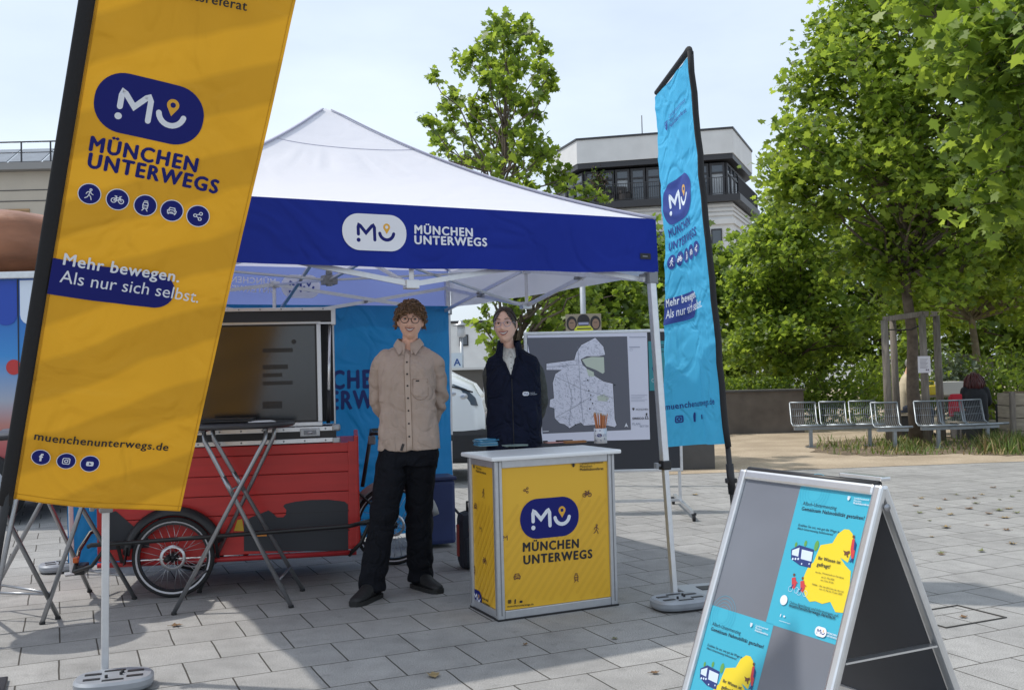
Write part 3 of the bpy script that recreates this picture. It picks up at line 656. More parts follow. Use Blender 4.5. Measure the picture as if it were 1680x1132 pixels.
b = MB(); b.lathe([(.09, 2.7), (.16, 2.75), (.15, 3.1), (.12, 3.12)], lp*Vector((1, 1, 0)) if False else (lp.x, lp.y, 0), mat('lantern_glass', (.55, .57, .6), .15)); b.build('lamp_shade', t)
b = MB(); b.lathe([(.0, 3.13), (.33, 3.13), (.33, 3.17), (.1, 3.22), (.1, 3.3), (0, 3.3)], (lp.x, lp.y, 0), GALV); b.build('cap', t)
sp = P(747, 600, 30); t = thing('sign_board', 'white board with a blue letter A on a post by the white house', 'sign', (sp.x, sp.y, 0))
b = MB(); b.tube([(sp.x, sp.y+.03, 0), (sp.x, sp.y+.03, 1.95)], .03, GALV); b.build('post', t)
b = MB(); b.box((sp.x, sp.y, 1.72), (.42, .04, .48), mat('sign_pale', (.62, .7, .78), .5)); a = Art(b, Frame((sp.x-.21, sp.y-.021, 1.48), (1, 0, 0), (0, 0, 1)), .002); BLUESIGN = mat('sign_blue', (.02, .08, .3), .5)
a.text('A', (.17, .1), (.37, .1), BLUESIGN, .03); b.build('board', t)
wl = MB(); x0 = P(742, 600, 26).x; x1 = P(792, 600, 26).x
wl.box(((x0+x1)/2, 26, .72), (x1-x0, .35, 1.44), mat('hedge_box', (.12, .11, .1), .8)); wl.box(((x0+x1)/2, 26, 1.47), (x1-x0+.1, .5, .06), RENDER); wl.build('low_wall', label='low dark wall with pale coping behind the white van', cat='wall')
# kiosk with a beige canopy left of the blue banner
kp = P(1075, 560, 30); t = thing('kiosk', 'flat kiosk with beige canopy behind the display board', 'kiosk', (kp.x, kp.y, 0))
BEC = mat('beige_canopy', (.42, .35, .27), .7)
b = MB(); b.box((kp.x, kp.y+1.2, 1.1), (2.0, 2.2, 2.2), DARK_IN); b.build('wall', t)
b = MB(); b.box((kp.x+.1, kp.y+.9, 2.62), (2.3, 3.2, .5), BEC, bev=.03); b.build('canopy', t)
for i in range(3): b = MB(); b.box((kp.x-.66+i*.66, kp.y+.08, 1.5), (.6, .04, 1.0), PANE); b.build('window', t)
# dark block and low wall behind the blue banner
DK = mat('dark_concrete', (.085, .082, .08), .85, var=.15, vs=3, bump=.3); e0 = G(1085, 772); e1 = G(1172, 769)
b = MB(); b.box(((e0.x+e1.x)/2, e0.y+.35, .4), (e1.x-e0.x, .7, .8), DK, bev=.015); b.box(((e0.x+e1.x)/2, e0.y+.35, .815), (e1.x-e0.x-.12, .58, .03), M_soil); b.build('planter_block', label='dark grey concrete block showing beneath the blue banner', cat='block')
e0 = G(1180, 713); e1 = G(1318, 709); b = MB(); b.box(((e0.x+e1.x)/2, e0.y+.2, .42), (e1.x-e0.x, .4, .84), mat('brown_wall', (.13, .11, .095), .85, var=.2, vs=3)); b.box(((e0.x+e1.x)/2, e0.y+.2, .86), (e1.x-e0.x+.06, .5, .035), DK); b.build('garden_wall', label='low dark brown wall between the blue banner and the seats', cat='wall')
hd = thing('hedge', 'clipped green hedge along the low brown wall', 'hedge', ((e0.x+e1.x)/2, e0.y+.9, 0)); pts = [(random.uniform(e0.x, e1.x), e0.y+.9+random.uniform(-.35, .35), random.uniform(.3, 1.12)) for i in range(3200)]
leaves('foliage', hd, pts, .09, None, OVAL, .2, mats=[LEAF_A, LEAF_C]); b = MB()
for i in range(16): x = lerp(e0.x, e1.x, (i+.5)/16); b.tube([(x, e0.y+.9, 0), (x+random.uniform(-.1, .1), e0.y+.9, .9)], [.02, .01], BARK_D, 5)
b.build('stem', hd)
# ------------------------------------------------------------------ shared object materials
YEL = mat('yellow_fabric', (.68, .335, .014), .75, var=.05, vs=2, trans=.22, tcol=(.75, .40, .02), bump=.5, bs=7, fold=.010, fs=2.5)
YEL2 = mat('yellow_fabric_band', (.60, .312, .0115), .75, var=.07, vs=3, trans=.21, tcol=(.70, .37, .02), bump=.6, bs=7)
YPRINT = mat('yellow_print', (.75, .43, .026), .4); YPRINT2 = mat('yellow_print_pattern', (.705, .395, .024), .4)
NAVY = mat('navy_print', (.014, .018, .15), .7, spec=.15); INK = mat('black_print', (.012, .012, .016), .6); WPR = mat('white_print', (.72, .74, .8), .6); PINY = mat('orange_print', (.72, .38, .03), .6)
BLACKF = mat('black_sleeve', (.012, .012, .014), .8, bump=.3, bs=60)
TENTW = mat('white_canopy', (.82, .82, .87), .7, trans=.3, tcol=(.72, .73, .84), bump=.4, bs=4, stretch=(1, 1, 2.5), fold=.0016, fs=2.2)
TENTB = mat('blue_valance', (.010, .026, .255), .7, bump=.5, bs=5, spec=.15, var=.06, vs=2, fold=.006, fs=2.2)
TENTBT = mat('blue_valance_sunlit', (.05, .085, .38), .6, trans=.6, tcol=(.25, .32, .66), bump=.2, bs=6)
WALLB = mat('blue_side_wall', (.008, .18, .42), .65, trans=.18, tcol=(.01, .25, .6), bump=.5, bs=5, var=.08, vs=2, fold=.012, fs=2.4)
CYAN = mat('cyan_fabric', (.075, .47, .78), .7, trans=.45, tcol=(.10, .62, .98), bump=.35, bs=9, fold=.010, fs=4)
BLK = mat('black_plastic', (.015, .015, .017), .45); RUB = mat('rubber', (.02, .02, .021), .8, bump=.2); STEEL = mat('steel_tube', (.36, .37, .39), .32, .85, var=.12, vs=10)
GREYP = mat('grey_plastic', (.22, .23, .25), .5); WHITEP = mat('white_lacquer', (.78, .79, .8), .3)

# ------------------------------------------------------------------ pavilion tent
TA = .4744; FRc = Vector((.887, 6.086, 0)); TS = 3.1246
tu = Vector((-math.cos(TA), -math.sin(TA), 0)); tv = Vector((tu.y, -tu.x, 0))
FLc = FRc+tu*TS; BRc = FRc+tv*TS; BLc = FLc+tv*TS; CEN = (FRc+BLc)/2
ZE, ZV, ZA = 2.272, 1.951, 3.19
tent = thing('pavilion_tent', 'pop up pavilion with white peaked roof, blue front valance and blue back wall', 'tent', (CEN.x, CEN.y, 0), TA)
b = MB(); cor = [FRc, FLc, BLc, BRc]
def roof_pt(i, s, t):
    e = cor[i].lerp(cor[(i+1) % 4], s); p = CEN.lerp(e, t)
    k = 1-t; z = ZE+(ZA-ZE)*(.62*k+.38*k**2.2)
    r = abs(s-.5)*2; z -= .035*math.sin(PI*t)*(1-r**2)          # cloth hollows between the ridges
    if .30 < t < .56: z += .007*math.sin(s*60+math.sin(s*17)*3)*math.sin((t-.30)/.26*PI)*(.4+.6*math.sin(s*PI))
    z += .012*noise.noise(Vector((p.x*1.7+9, p.y*1.7, i)))*math.sin(PI*min(1, t*1.1))*(1-r**3)
    if t < .04: z -= (.04-t)*.25
    p = Vector((p.x, p.y, z)); return p
for i in range(4): b.sheet(lambda u, v, i=i: roof_pt(i, u, 1-v), 40, 40, TENTW)
roof = b.build('roof', tent)
b = MB(); SEAM = mat('canopy_seam', (.40, .40, .50), .7)
for i in range(4):
    pts = [roof_pt(i, 0, t)+Vector((0, 0, .008)) for t in np.linspace(.02, 1, 24)]; b.tube(pts, [.012+.01*t for t in np.linspace(0, 1, 24)], SEAM, 6, flat=.5)
    b.tube([roof_pt(i, s, .29)+Vector((0, 0, .001)) for s in np.linspace(0, 1, 60)], .0028, SEAM, 4)
b.build('seam', roof)
def valance(i, m, wav=.012):
    p, q = cor[i], cor[(i+1) % 4]; d = (q-p).normalized(); nn = Vector((d.y, -d.x, 0))
    if (nn.dot(p-CEN)) < 0: nn = -nn
    def fn(u, v):
        c = p+d*(u*TS); k = 1-v
        sag = -.02*math.sin(PI*u)*k+.012*k*noise.noise(Vector((u*9, i, 0)))
        return c+nn*(.002+.012*k+wav*k*math.sin(u*21+i)+.01*k*noise.noise(Vector((u*6, v*3, i+5))))+Vector((0, 0, lerp(ZV, ZE+.004, v)+sag*.6))
    return fn, nn, d, p, q
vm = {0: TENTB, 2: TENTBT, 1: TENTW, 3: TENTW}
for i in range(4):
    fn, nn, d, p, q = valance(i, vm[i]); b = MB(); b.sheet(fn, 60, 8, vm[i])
    if i == 0:                                             # front: FR -> FL ; artwork reads from left (FL) to right
        def wv(u, v): return nn.dot(fn(1-u/TS, max(0, min(1, v/(ZE-ZV))))-(q+Vector((0, 0, 0))))
        fr = Frame(FLc+Vector((0, 0, ZV)), -d, (0, 0, 1), wave=wv, step=.03)
        fr.n = nn; a = Art(b, fr, .004)
        c = fr.uv(614, 382); L = math.dist(fr.uv(561, 382), fr.uv(667, 384)); a.logo((c[0], c[1]), L/1.85, WPR, NAVY, PINY, wk=1.85)
        a.ptext('MÜNCHEN', (680, 383.5), (773, 389), WPR, .05, 1, .145); a.ptext('UNTERWEGS', (680, 400.5), (796, 405), WPR, .05, 1, .116)
        x0 = fr.uv(1047, 421); a.rect(x0[0], x0[1]-.017, x0[0]+.08, x0[1]+.018, INK); a.rect(x0[0]+.018, x0[1]-.003, x0[0]+.055, x0[1]+.003, GREYP)
    if i == 2:                                             # back valance: mirrored print laid inside, pale colour painted as light through cloth
        fr = Frame(BLc+Vector((0, 0, ZV)), (BRc-BLc), (0, 0, 1)); nn2 = -nn
        def wv2(u, v): return nn2.dot(fn(u/TS, max(0, min(1, v/(ZE-ZV))))-BLc)
        fr.wave = wv2; fr.step = .03; fr.n = nn2; a = Art(b, fr, .003); SH = mat('print_painted_shine', (.80, .82, .93), .7)
        c = fr.uv(494, 470); L = math.dist(fr.uv(463, 470), fr.uv(527, 470)); s0 = len(b.V)
        a.logo((c[0], c[1]), L/1.7, SH, TENTBT, TENTBT, wk=1.7)
        t0 = fr.uv(452, 467); t1 = fr.uv(379, 463); a.text('MÜNCHEN', (t0[0], t0[1]), (t1[0], t1[1]), SH, .035, -1)
        t0 = fr.uv(452, 481); t1 = fr.uv(362, 477); a.text('UNTERWEGS', (t0[0], t0[1]), (t1[0], t1[1]), SH, .035, -1)
        # mirror the badge about its own centre
        for k in range(s0, s0+0): pass
    b.build('valance', tent)
# legs, feet, truss
ALUF = mat('tent_aluminium', (.66, .67, .69), .38, .75, var=.05, vs=30)
feet = [G(1107, 988), G(172, 1116), BLc+Vector((.12, -.15, 0)), G(741, 862)]
legtop = []
for i, (c, ft) in enumerate(zip(cor, feet)):
    tp = Vector((c.x, c.y, ZE-.03))+(CEN-c).normalized()*.05; tp.z = ZE-.05; ft = Vector((ft.x, ft.y, .0)); legtop.append((tp, ft))
    b = MB(); md = ft.lerp(tp, .36); rr = (tu if i % 2 else tv); b.bar(md, tp, .042, .042, ALUF, up=tu, bev=.005); b.bar(ft+Vector((0, 0, .02)), md.lerp(tp, .02), .032, .032, ALUF, up=tu, bev=.004)
    b.box(ft+Vector((0, 0, .008)), (.1, .1, .012), ALUF, TA, bev=.003); lg = b.build('leg', tent)
    b = MB(); b.box(md, (.058, .058, .055), BLK if i in (0, 3) else GREYP, TA, bev=.008); b.tube([md+tu*.03-tv*.0, md+tu*.055], .009, GREYP, 8); b.box(md+tu*.06, (.02, .03, .035), GREYP, TA, bev=.005); b.build('clamp', lg)
    b = MB(); sl = ft.lerp(tp, .865); b.box(sl, (.062, .062, .07), GREYP, TA, bev=.006); b.box(sl+(CEN-c).normalized()*.04, (.05, .05, .05), GREYP, TA, bev=.006); b.build('slider', lg)
def L3(i, z): t = legtop[i]; k = (z)/t[0].z; return t[1].lerp(t[0], k)
ZT, ZL = 2.12, 1.86
for i in range(4):
    j = (i+1) % 4; a_ = L3(i, ZT); c_ = L3(j, ZT); al = L3(i, ZL+.05); cl_ = L3(j, ZL+.05); mt = (a_+c_)/2; ml = Vector((mt.x, mt.y, ZL)); inn = (CEN-mt); inn.z = 0; inn.normalize()
    b = MB(); o_ = inn*.03
    b.bar(a_+o_, ml+o_, .028, .014, ALUF, up=inn); b.bar(al+o_*1.7, mt+o_*1.7, .028, .014, ALUF, up=inn); b.bar(c_+o_, ml+o_, .028, .014, ALUF, up=inn); b.bar(cl_+o_*1.7, mt+o_*1.7, .028, .014, ALUF, up=inn)
    for q_ in ((a_+ml)/2, (c_+ml)/2, (al+mt)/2): b.tube([q_+o_*.2, q_+o_*2.4], .011, GREYP, 10)
    b.build('scissor_truss', tent)
    b = MB(); b.box(ml+o_*1.3, (.075, .06, .05), ALUF, TA, bev=.006); b.box(mt+o_*1.3, (.075, .06, .05), ALUF, TA, bev=.006); b.bar(ml+o_, mt+o_, .025, .025, ALUF); b.build('joint', tent)
    ce = Vector((CEN.x, CEN.y, 2.3)); cl2 = Vector((CEN.x, CEN.y, 2.02)); b = MB(); b.bar(ml+o_*2, ce, .026, .014, ALUF); b.bar(mt+o_*2, cl2, .026, .014, ALUF); b.build('cross_bar', tent)
b = MB(); b.tube([(CEN.x, CEN.y, 1.98), (CEN.x, CEN.y, ZA-.06)], .022, ALUF); b.box((CEN.x, CEN.y, 2.3), (.09, .09, .06), GREYP, TA); b.box((CEN.x, CEN.y, 2.02), (.09, .09, .06), GREYP, TA); b.lathe([(.0, 0), (.06, 0), (.05, .05), (0, .06)], (CEN.x, CEN.y, ZA-.1), GREYP); b.build('centre_pole', tent)
# back wall: hanging cloth with lettering
wd = (BRc-BLc).normalized(); wn_ = Vector((wd.y, -wd.x, 0))
def wallwave(u, v):
    h = v/1.95; n_ = noise.noise(Vector((u*1.9, v*1.6, 2)))*.03+noise.noise(Vector((u*5, v*3.5, 7)))*.012
    return n_*math.sin(PI*min(1, max(.05, h)))+.012*math.sin(u*11)*(1-h)+.006*abs(math.sin(v*9.4))**8
fr = Frame(BLc+wn_*.06+wd*.02, wd, (0, 0, 1), wave=wallwave, step=.05); b = MB(); WL = TS-.06
b.sheet(lambda u, v: fr.map(u*WL, .03+v*1.93), 90, 60, WALLB); a = Art(b, fr, .003); WN = mat('navy_wall_print', (.012, .03, .16), .7)
def wt(t, xh, xe, y0, y1): p = fr.uv(xh, y0); q = fr.uv(xe, y1); a.text(t, p, (q[0], p[1]), WN, .04)
p = fr.uv(566, 637); q = fr.uv(601, 637); w1 = q[0]-p[0]; tot = text2d('MÜNCHEN', .055)[2]; pre = text2d('MÜNC', .055)[2]; kk = w1/(text2d('HE', .055)[2])*1.06
a.text('MÜNCHEN', (p[0]-pre*kk-.05*kk, p[1]), (p[0]-pre*kk-.05*kk+tot*kk, p[1]), WN, .055, 1, .145)
p2 = fr.uv(557, 671); pre2 = text2d('UNTE', .055)[2]; tot2 = text2d('UNTERWEGS', .055)[2]; a.text('UNTERWEGS', (p2[0]-pre2*kk-.06*kk, p2[1]), (p2[0]-pre2*kk-.06*kk+tot2*kk, p2[1]), WN, .055, 1, .145)
b.build('back_wall', tent)
# weights lying on the feet
def tent_weight(c, rz, label):
    t = thing('tent_weight', label, 'weight', (c.x, c.y, 0), rz, 'weights on the tent feet'); b = MB(); WG = mat('weight_grey', (.30, .32, .35), .4, .3, var=.08, vs=15)
    prof = [(-.17, -.12)]; R = []
    for i in range(24):
        a_ = 2*PI*i/24; R.append((.17*math.copysign(abs(math.cos(a_))**.7, math.cos(a_)), .125*math.copysign(abs(math.sin(a_))**.7, math.sin(a_))))
    for (k0, z0, k1, z1) in ((.96, .013, 1, .028), (1, .028, 1, .05), (1, .05, .93, .062)):
        vs = [(x*k0, y*k0, z0) for x, y in R]+[(x*k1, y*k1, z1) for x, y in R]; n = len(R); b.add(vs, [(i, (i+1) % n, (i+1) % n+n, i+n) for i in range(n)], WG, True)
    b.add([(x*.93, y*.93, .062) for x, y in R], [tuple(range(24))], WG); b.build('body', t, world=False)
    b = MB()
    for x, y, w, h in ((-.09, .04, .07, .025), (-.09, -.04, .07, .025), (.09, .04, .07, .025), (.09, -.04, .07, .025), (0, .075, .09, .018), (0, -.075, .09, .018)): b.box((x, y, .063), (w, h, .004), BLK, bev=0)
    for x, y in ((.03, .0), (.035, .03), (-.03, -.03)): b.tube([(x, y, .062), (x, y, .075)], .007, BLK, 8)
    b.build('slot', t, world=False); return t
g = G(1110, 997); tent_weight(Vector((g.x+.02, g.y+.0, 0)), .35, 'round grey slotted weight on the right front tent foot by the counter')
g = G(180, 1130); tent_weight(Vector((g.x+.02, g.y, 0)), .3, 'grey slotted weight at the bottom edge under the yellow banner pole')
g = G(105, 936); tent_weight(Vector((g.x, g.y, 0)), .5, 'grey weight at the lower left end of the blue wall')

# ------------------------------------------------------------------ yellow banner
Pbl = P(22, 818, 4.28); Pbr = P(296, 841, 4.56); e1 = (Pbr-Pbl).normalized(); d = ray(157, 0); c0 = Vector((0, 0, CAMH))
tt = (Pbl-c0).dot(e1)/d.dot(e1); Ptl = c0+d*tt; up = (Ptl-Pbl).normalized(); FWd = (Pbr-Pbl).length; FH = 2.75
def ywave(u, v): return .016*math.sin(u*6+v*1.6)+.018*noise.noise(Vector((u*2.2, v*1.6, 3)))+.004*noise.noise(Vector((u*9, v*5, 8)))+.004*max(0, math.sin(v*5.3+u*2.1))**10
fr = Frame(Pbl, e1, up, wave=ywave, step=.02)
base = fr.map(-.055, -.9); t = thing('beach_flag', 'yellow banner with navy badge on a leaning black pole, front left', 'banner', (fr.map(-.05, -.9).x, fr.map(-.05, -.9).y, 0))
b = MB(); b.sheet(lambda u, v: fr.map(u*FWd, v*FH), 60, 200, YEL); a = Art(b, fr, .002, .0003)
# broad tone-on-tone diagonal bands of the design, in the dye of the cloth
def dye_bands(m, O, e1, e2):
    n = m.node_tree.nodes; l = m.node_tree.links; g = n.new('ShaderNodeNewGeometry'); sb = n.new('ShaderNodeVectorMath'); sb.operation = 'SUBTRACT'; sb.inputs[1].default_value = O; l.new(g.outputs['Position'], sb.inputs[0])
    ax = (e2-e1*.55).normalized(); dt = n.new('ShaderNodeVectorMath'); dt.operation = 'DOT_PRODUCT'; dt.inputs[1].default_value = ax; l.new(sb.outputs[0], dt.inputs[0])
    wv = n.new('ShaderNodeMath'); wv.operation = 'SINE'; sc_ = n.new('ShaderNodeMath'); sc_.operation = 'MULTIPLY_ADD'; sc_.inputs[1].default_value = 20.5; l.new(dt.outputs['Value'], sc_.inputs[0])
    nn = n.new('ShaderNodeTexNoise'); nn.inputs['Scale'].default_value = 2.2; l.new(g.outputs['Position'], nn.inputs['Vector']); nm = n.new('ShaderNodeMath'); nm.operation = 'MULTIPLY'; nm.inputs[1].default_value = 2.2; l.new(nn.outputs['Fac'], nm.inputs[0]); l.new(nm.outputs[0], sc_.inputs[2])
    l.new(sc_.outputs[0], wv.inputs[0]); mr = n.new('ShaderNodeMapRange'); mr.inputs['From Min'].default_value = -.25; mr.inputs['From Max'].default_value = .25; mr.inputs['To Min'].default_value = .80; mr.inputs['To Max'].default_value = 1.0; l.new(wv.outputs[0], mr.inputs['Value'])
    for nd in list(n):
        if nd.type in ('BSDF_PRINCIPLED', 'BSDF_TRANSLUCENT'):
            sk = nd.inputs['Base Color' if nd.type == 'BSDF_PRINCIPLED' else 'Color']; h = n.new('ShaderNodeHueSaturation'); l.new(mr.outputs[0], h.inputs['Value'])
            if sk.is_linked: l.new(sk.links[0].from_socket, h.inputs['Color'])
            else: h.inputs['Color'].default_value = sk.default_value
            l.new(h.outputs[0], sk)
dye_bands(YEL, fr.O, fr.e1, fr.e2)
b.tube([fr.map(.006, v, .0) for v in np.linspace(0, FH, 40)], .004, YEL, 5)
for dv in (.004, .028): b.tube([fr.map(u, dv, .0012) for u in np.linspace(0, FWd, 24)], .0012, YEL2, 4)
b.tube([fr.map(FWd-.012, v, .001) for v in np.linspace(0, FH, 60)], .0012, YEL2, 4)
U = fr.uv
def YT(s, p, q, m=NAVY, bold=.03, hk=1.): a.ptext(s, p, q, m, bold, hk)
c = U(246, 181); wl_ = math.dist(U(158, 160), U(336, 203)); a.logo(c, wl_/1.75, NAVY, WPR, PINY, wk=1.75, rad=.47)
a.ptext('MÜNCHEN', (147, 246), (321, 283), NAVY, .06, 1, .13); a.ptext('UNTERWEGS', (144, 273), (355, 318), NAVY, .06, 1, .107)
for (px, py), kd in zip(((147, 317), (193, 326.5), (238.5, 337), (282, 346), (325, 355)), ('walk', 'bike', 'tram', 'car', 'share')):
    r = math.dist(U(px-18, py), U(px+18, py))/2; c = U(px, py); a.circ(c, r*1.08, WPR, 28); a.circ(c, r, NAVY, 28); a.icon(kd, c, r*.72, WPR, r*.085)
p0 = U(78, 455); p1 = U(282, 490); hb_ = math.dist(U(78, 424), U(68, 482)); yc = U(175, 465)[1]
pts = [(0.0, yc-hb_/2), (p1[0]-hb_*.4, yc-hb_/2)]+[(p1[0]-hb_*.45+hb_*.5*math.cos(x), yc+hb_/2*math.sin(x)) for x in [R_(-80+160*i/12) for i in range(13)]]+[(0.0, yc+hb_/2)]
a.poly(pts, NAVY)
YT('Mehr bewegen.', (104, 431), (293, 465), WPR, .028, 1.05); YT('Als nur sich selbst.', (98, 459), (325, 499), WPR, 0, 1.05)
YT('muenchenunterwegs.de', (57, 715), (275, 740), INK, .028, 1.0)
for (px, py), kd in zip(((68, 744), (109.5, 749), (148, 754)), ('f', 'camera', 'play')):
    r = math.dist(U(px-15, py), U(px+15, py))/2; c = U(px, py); a.circ(c, r*1.08, WPR, 26); a.circ(c, r, NAVY, 26); a.icon(kd, c, r*.95, WPR, r*.1)
    if kd == 'play': a.poly([(c[0]-.1*r, c[1]-.16*r), (c[0]+.2*r, c[1]), (c[0]-.1*r, c[1]+.16*r)], NAVY)
YT('Landeshauptstadt', (243, -48), (380, -22), INK, 0); YT('München', (240, -30), (302, -18), INK, 0); YT('Mobilitätsreferat', (236, -14), (404, 18), INK, .025, 1)
fl = b.build('flag_cloth', t)
b = MB(); b.tube([fr.map(-.028, v) for v in np.linspace(-.03, FH+.06, 24)], .03, BLACKF, 12, flat=.55); b.build('sleeve', t)
# top spreader bar and the pole down to its foot
b = MB(); b.tube([fr.map(-.028, FH+.05), fr.map(.1, FH+.09), fr.map(FWd, FH+.02)], .018, BLACKF, 10); b.build('top_arm', t)
lo = fr.map(-.028, 0); k_ = (lo.z-.05)/fr.e2.z; ft = lo-fr.e2*k_; b = MB(); b.tube([lo+fr.e2*.05, ft], [.018, .02], BLK, 12); b.build('pole', t)
b = MB(); b.box((ft.x, ft.y, .012), (.24, .24, .02), BLK, .4, bev=.006); b.tube([(ft.x, ft.y, .02), ft+fr.e2*.12], .026, BLK, 12); b.build('base_plate', t)

# ------------------------------------------------------------------ cyan banner
D0 = 6.1; Ptr = P(1131, 92, D0); Pbr_ = P(1192, 728, D0); Ptl_ = P(1078, 160, D0*1.105); Pbl_ = P(1111, 731, D0*1.10); up = (Ptr-Pbr_).normalized(); FH2 = (Ptr-Pbr_).length
e1 = (Ptr-Ptl_); e1 = (e1-up*e1.dot(up)).normalized(); FW2 = (Ptr-Ptl_).length
class ClothFrame(Frame):
    def map(s, u, v, off=0.):                          # u 0 at the pole .. -FW2 at the free edge; loose folds grow towards the bottom
        lf = -u/FW2; k = v/FH2; top = Ptr.lerp(Ptl_, lf); bot = Pbr_.lerp(Pbl_, lf); p = bot.lerp(top, k); q = max(0, 1-k); l2 = max(0, min(1, lf))
        w = l2*(.014*math.sin(v*3.1+1)+.085*q**1.6*math.sin(l2*7.5+.6))+.012*noise.noise(Vector((u*4, v*2.5, 4)))+.005*math.sin(v*17+noise.noise(Vector((u*3, v, 1)))*3)**7+.006*noise.noise(Vector((u*11, v*7, 2)))
        return p+s.n*(w+off)
fr = ClothFrame(Pbr_, (Ptr+Pbr_-Ptl_-Pbl_), up); fr.wave = lambda u, v: 0; fr.step = .02
t = thing('beach_flag', 'bright cyan banner hanging from a black pole beside the folding sign', 'banner', (G(1222, 974).x, G(1222, 974).y, 0))
b = MB(); b.sheet(lambda u, v: fr.map(-FW2*(1-u), v*(FH2+.0)), 70, 220, CYAN); a = Art(b, fr, .003, .0003); U = fr.uv; CN = mat('navy_on_cyan', (.02, .05, .27), .65); CW = mat('white_on_cyan', (.72, .80, .88), .65); CP = mat('orange_on_cyan', (.7, .40, .1), .6)
def vv(y): return U(1131+(y-92)*.096, y)[1]
def at(f, y): return (-FW2+f*FW2, vv(y))
c = at(.40, 297); a.logo(c, .27, CN, CW, CP, wk=1.72, rad=.45)
a.text('MÜNCHEN', at(.10, 352), at(.66, 352), CN, .05, 1, .052); a.text('UNTERWEGS', at(.10, 376), at(.80, 376), CN, .05, 1, .052)
for i, kd in enumerate(('walk', 'bike', 'tram', 'car', 'share')):
    c = at(.155+.155*i, 398); a.circ(c, .048, CN, 24); a.icon(kd, c, .036, CW, .006)
v1 = vv(462); v0 = vv(508); a.poly([(-FW2+.005, v0), (-FW2*.46, v0)]+[(-FW2*.46+.075*math.cos(x), (v0+v1)/2+(v1-v0)/2*math.sin(x)) for x in [R_(-80+160*i/10) for i in range(11)]]+[(-FW2*.46, v1), (-FW2+.005, v1)], CN)
a.text('Mehr bewegen.', at(.05, 476), at(.66, 476), CW, .03, 1.25); a.text('Als nur sich selbst.', at(.05, 497), at(.82, 497), CW, 0, 1.25)
a.text('muenchenunterwegs.de', at(.06, 661), at(.88, 661), CN, .03, 1.1)
for i, kd in enumerate(('camera', 'f', 'play')): a.icon(kd, at(.2+.16*i, 680), .05, CN, .009)
a.text('Landeshauptstadt', at(.36, 152), at(.8, 152), CN, 0); a.text('München', at(.36, 161), at(.58, 161), CN, 0); a.text('Mobilitätsreferat', at(.36, 170), at(.82, 170), CN, .03); a.icon('shield', at(.28, 160), .045, CN, .006)
b.build('flag_cloth', t)
b = MB(); b.tube([fr.map(.016, v) for v in np.linspace(-.02, FH2+.02, 20)], .026, BLACKF, 12, flat=.6); b.build('sleeve', t)
tl = Ptl_+up*.03; b = MB(); b.tube([Ptr+up*.0+e1*.016, Ptr+up*.035-e1*.0, Ptr+up*.03-e1*.05, tl], [.02, .024, .02, .018], BLACKF, 10); b.build('top_arm', t)
lo = fr.O+e1*.016; k_ = (lo.z-.03)/up.z; ft = lo-up*k_; b = MB(); b.tube([lo+up*.03, ft], [.016, .018], BLK, 12); p_ = lo-up*.22; b.box(p_, (.07, .03, .03), BLK, bev=.006); b.tube([lo-up*.12, lo-up*.3], .024, BLK, 10); b.build('pole', t)
b = MB(); g = G(1148, 966); b.box((lerp(ft.x, g.x, .5), lerp(ft.y, g.y, .5), .012), (.46, .4, .018), mat('plate_grey', (.40, .42, .44), .45, .3), .25, bev=.006); b.box((lerp(ft.x, g.x, .72), lerp(ft.y, g.y, .72), .0235), (.16, .1, .003), BLK, .25); b.tube([(ft.x, ft.y, .02), ft+up*.12], .024, BLK, 12); b.build('base_plate', t)
# ------------------------------------------------------------------ promotion counter
CA = .43; CO = Vector((-.112, 5.605, 0)); CWd, CDp, CH = .765, .412, .91
cu = Vector((math.cos(CA), math.sin(CA), 0)); cv = Vector((-cu.y, cu.x, 0)); Zv = Vector((0, 0, 1))
cen = CO+cu*CWd/2+cv*CDp/2
ct = thing('promotion_counter', 'yellow promotion counter with aluminium frame and white top', 'counter', (cen.x, cen.y, 0), CA)
def C(u, v, z): return CO+cu*u+cv*v+Zv*z
PROF = mat('counter_profile', (.50, .51, .53), .4, .6, var=.05, vs=30)
b = MB()
for (u, v) in ((.022, .022), (CWd-.022, .022), (.022, CDp-.022), (CWd-.022, CDp-.022)):
    b.box(C(u, v, CH/2-.012), (.044, .044, CH-.03), PROF, CA, bev=.01)
    for (du, dv) in ((-.0225, 0), (0, -.0225)): b.box(C(u+du*.99, v+dv*.99, CH/2), (.004 if du else .006, .006 if du else .004, CH-.06), mat('profile_groove', (.2, .2, .21), .5), CA)
for z in (.028, CH-.044):
    for v in (.02, CDp-.02): b.box(C(CWd/2, v, z), (CWd-.09, .03, .05), PROF, CA, bev=.004)
    for u in (.02, CWd-.02): b.box(C(u, CDp/2, z), (.03, CDp-.09, .05), PROF, CA, bev=.004)
b.box(C(CWd/2, CDp/2, .006), (CWd+.004, CDp+.004, .01), BLK, CA)
b.build('frame', ct)
b = MB(); tp = [C(-.025, -.03, 0), C(CWd+.03, -.03, 0), C(CWd+.03, CDp+.02, 0), C(-.025, CDp+.02, 0)]
b.box(C(CWd/2, CDp/2-.004, CH-.014), (CWd+.06, CDp+.055, .024), WHITEP, CA, bev=.008); b.build('top', ct)
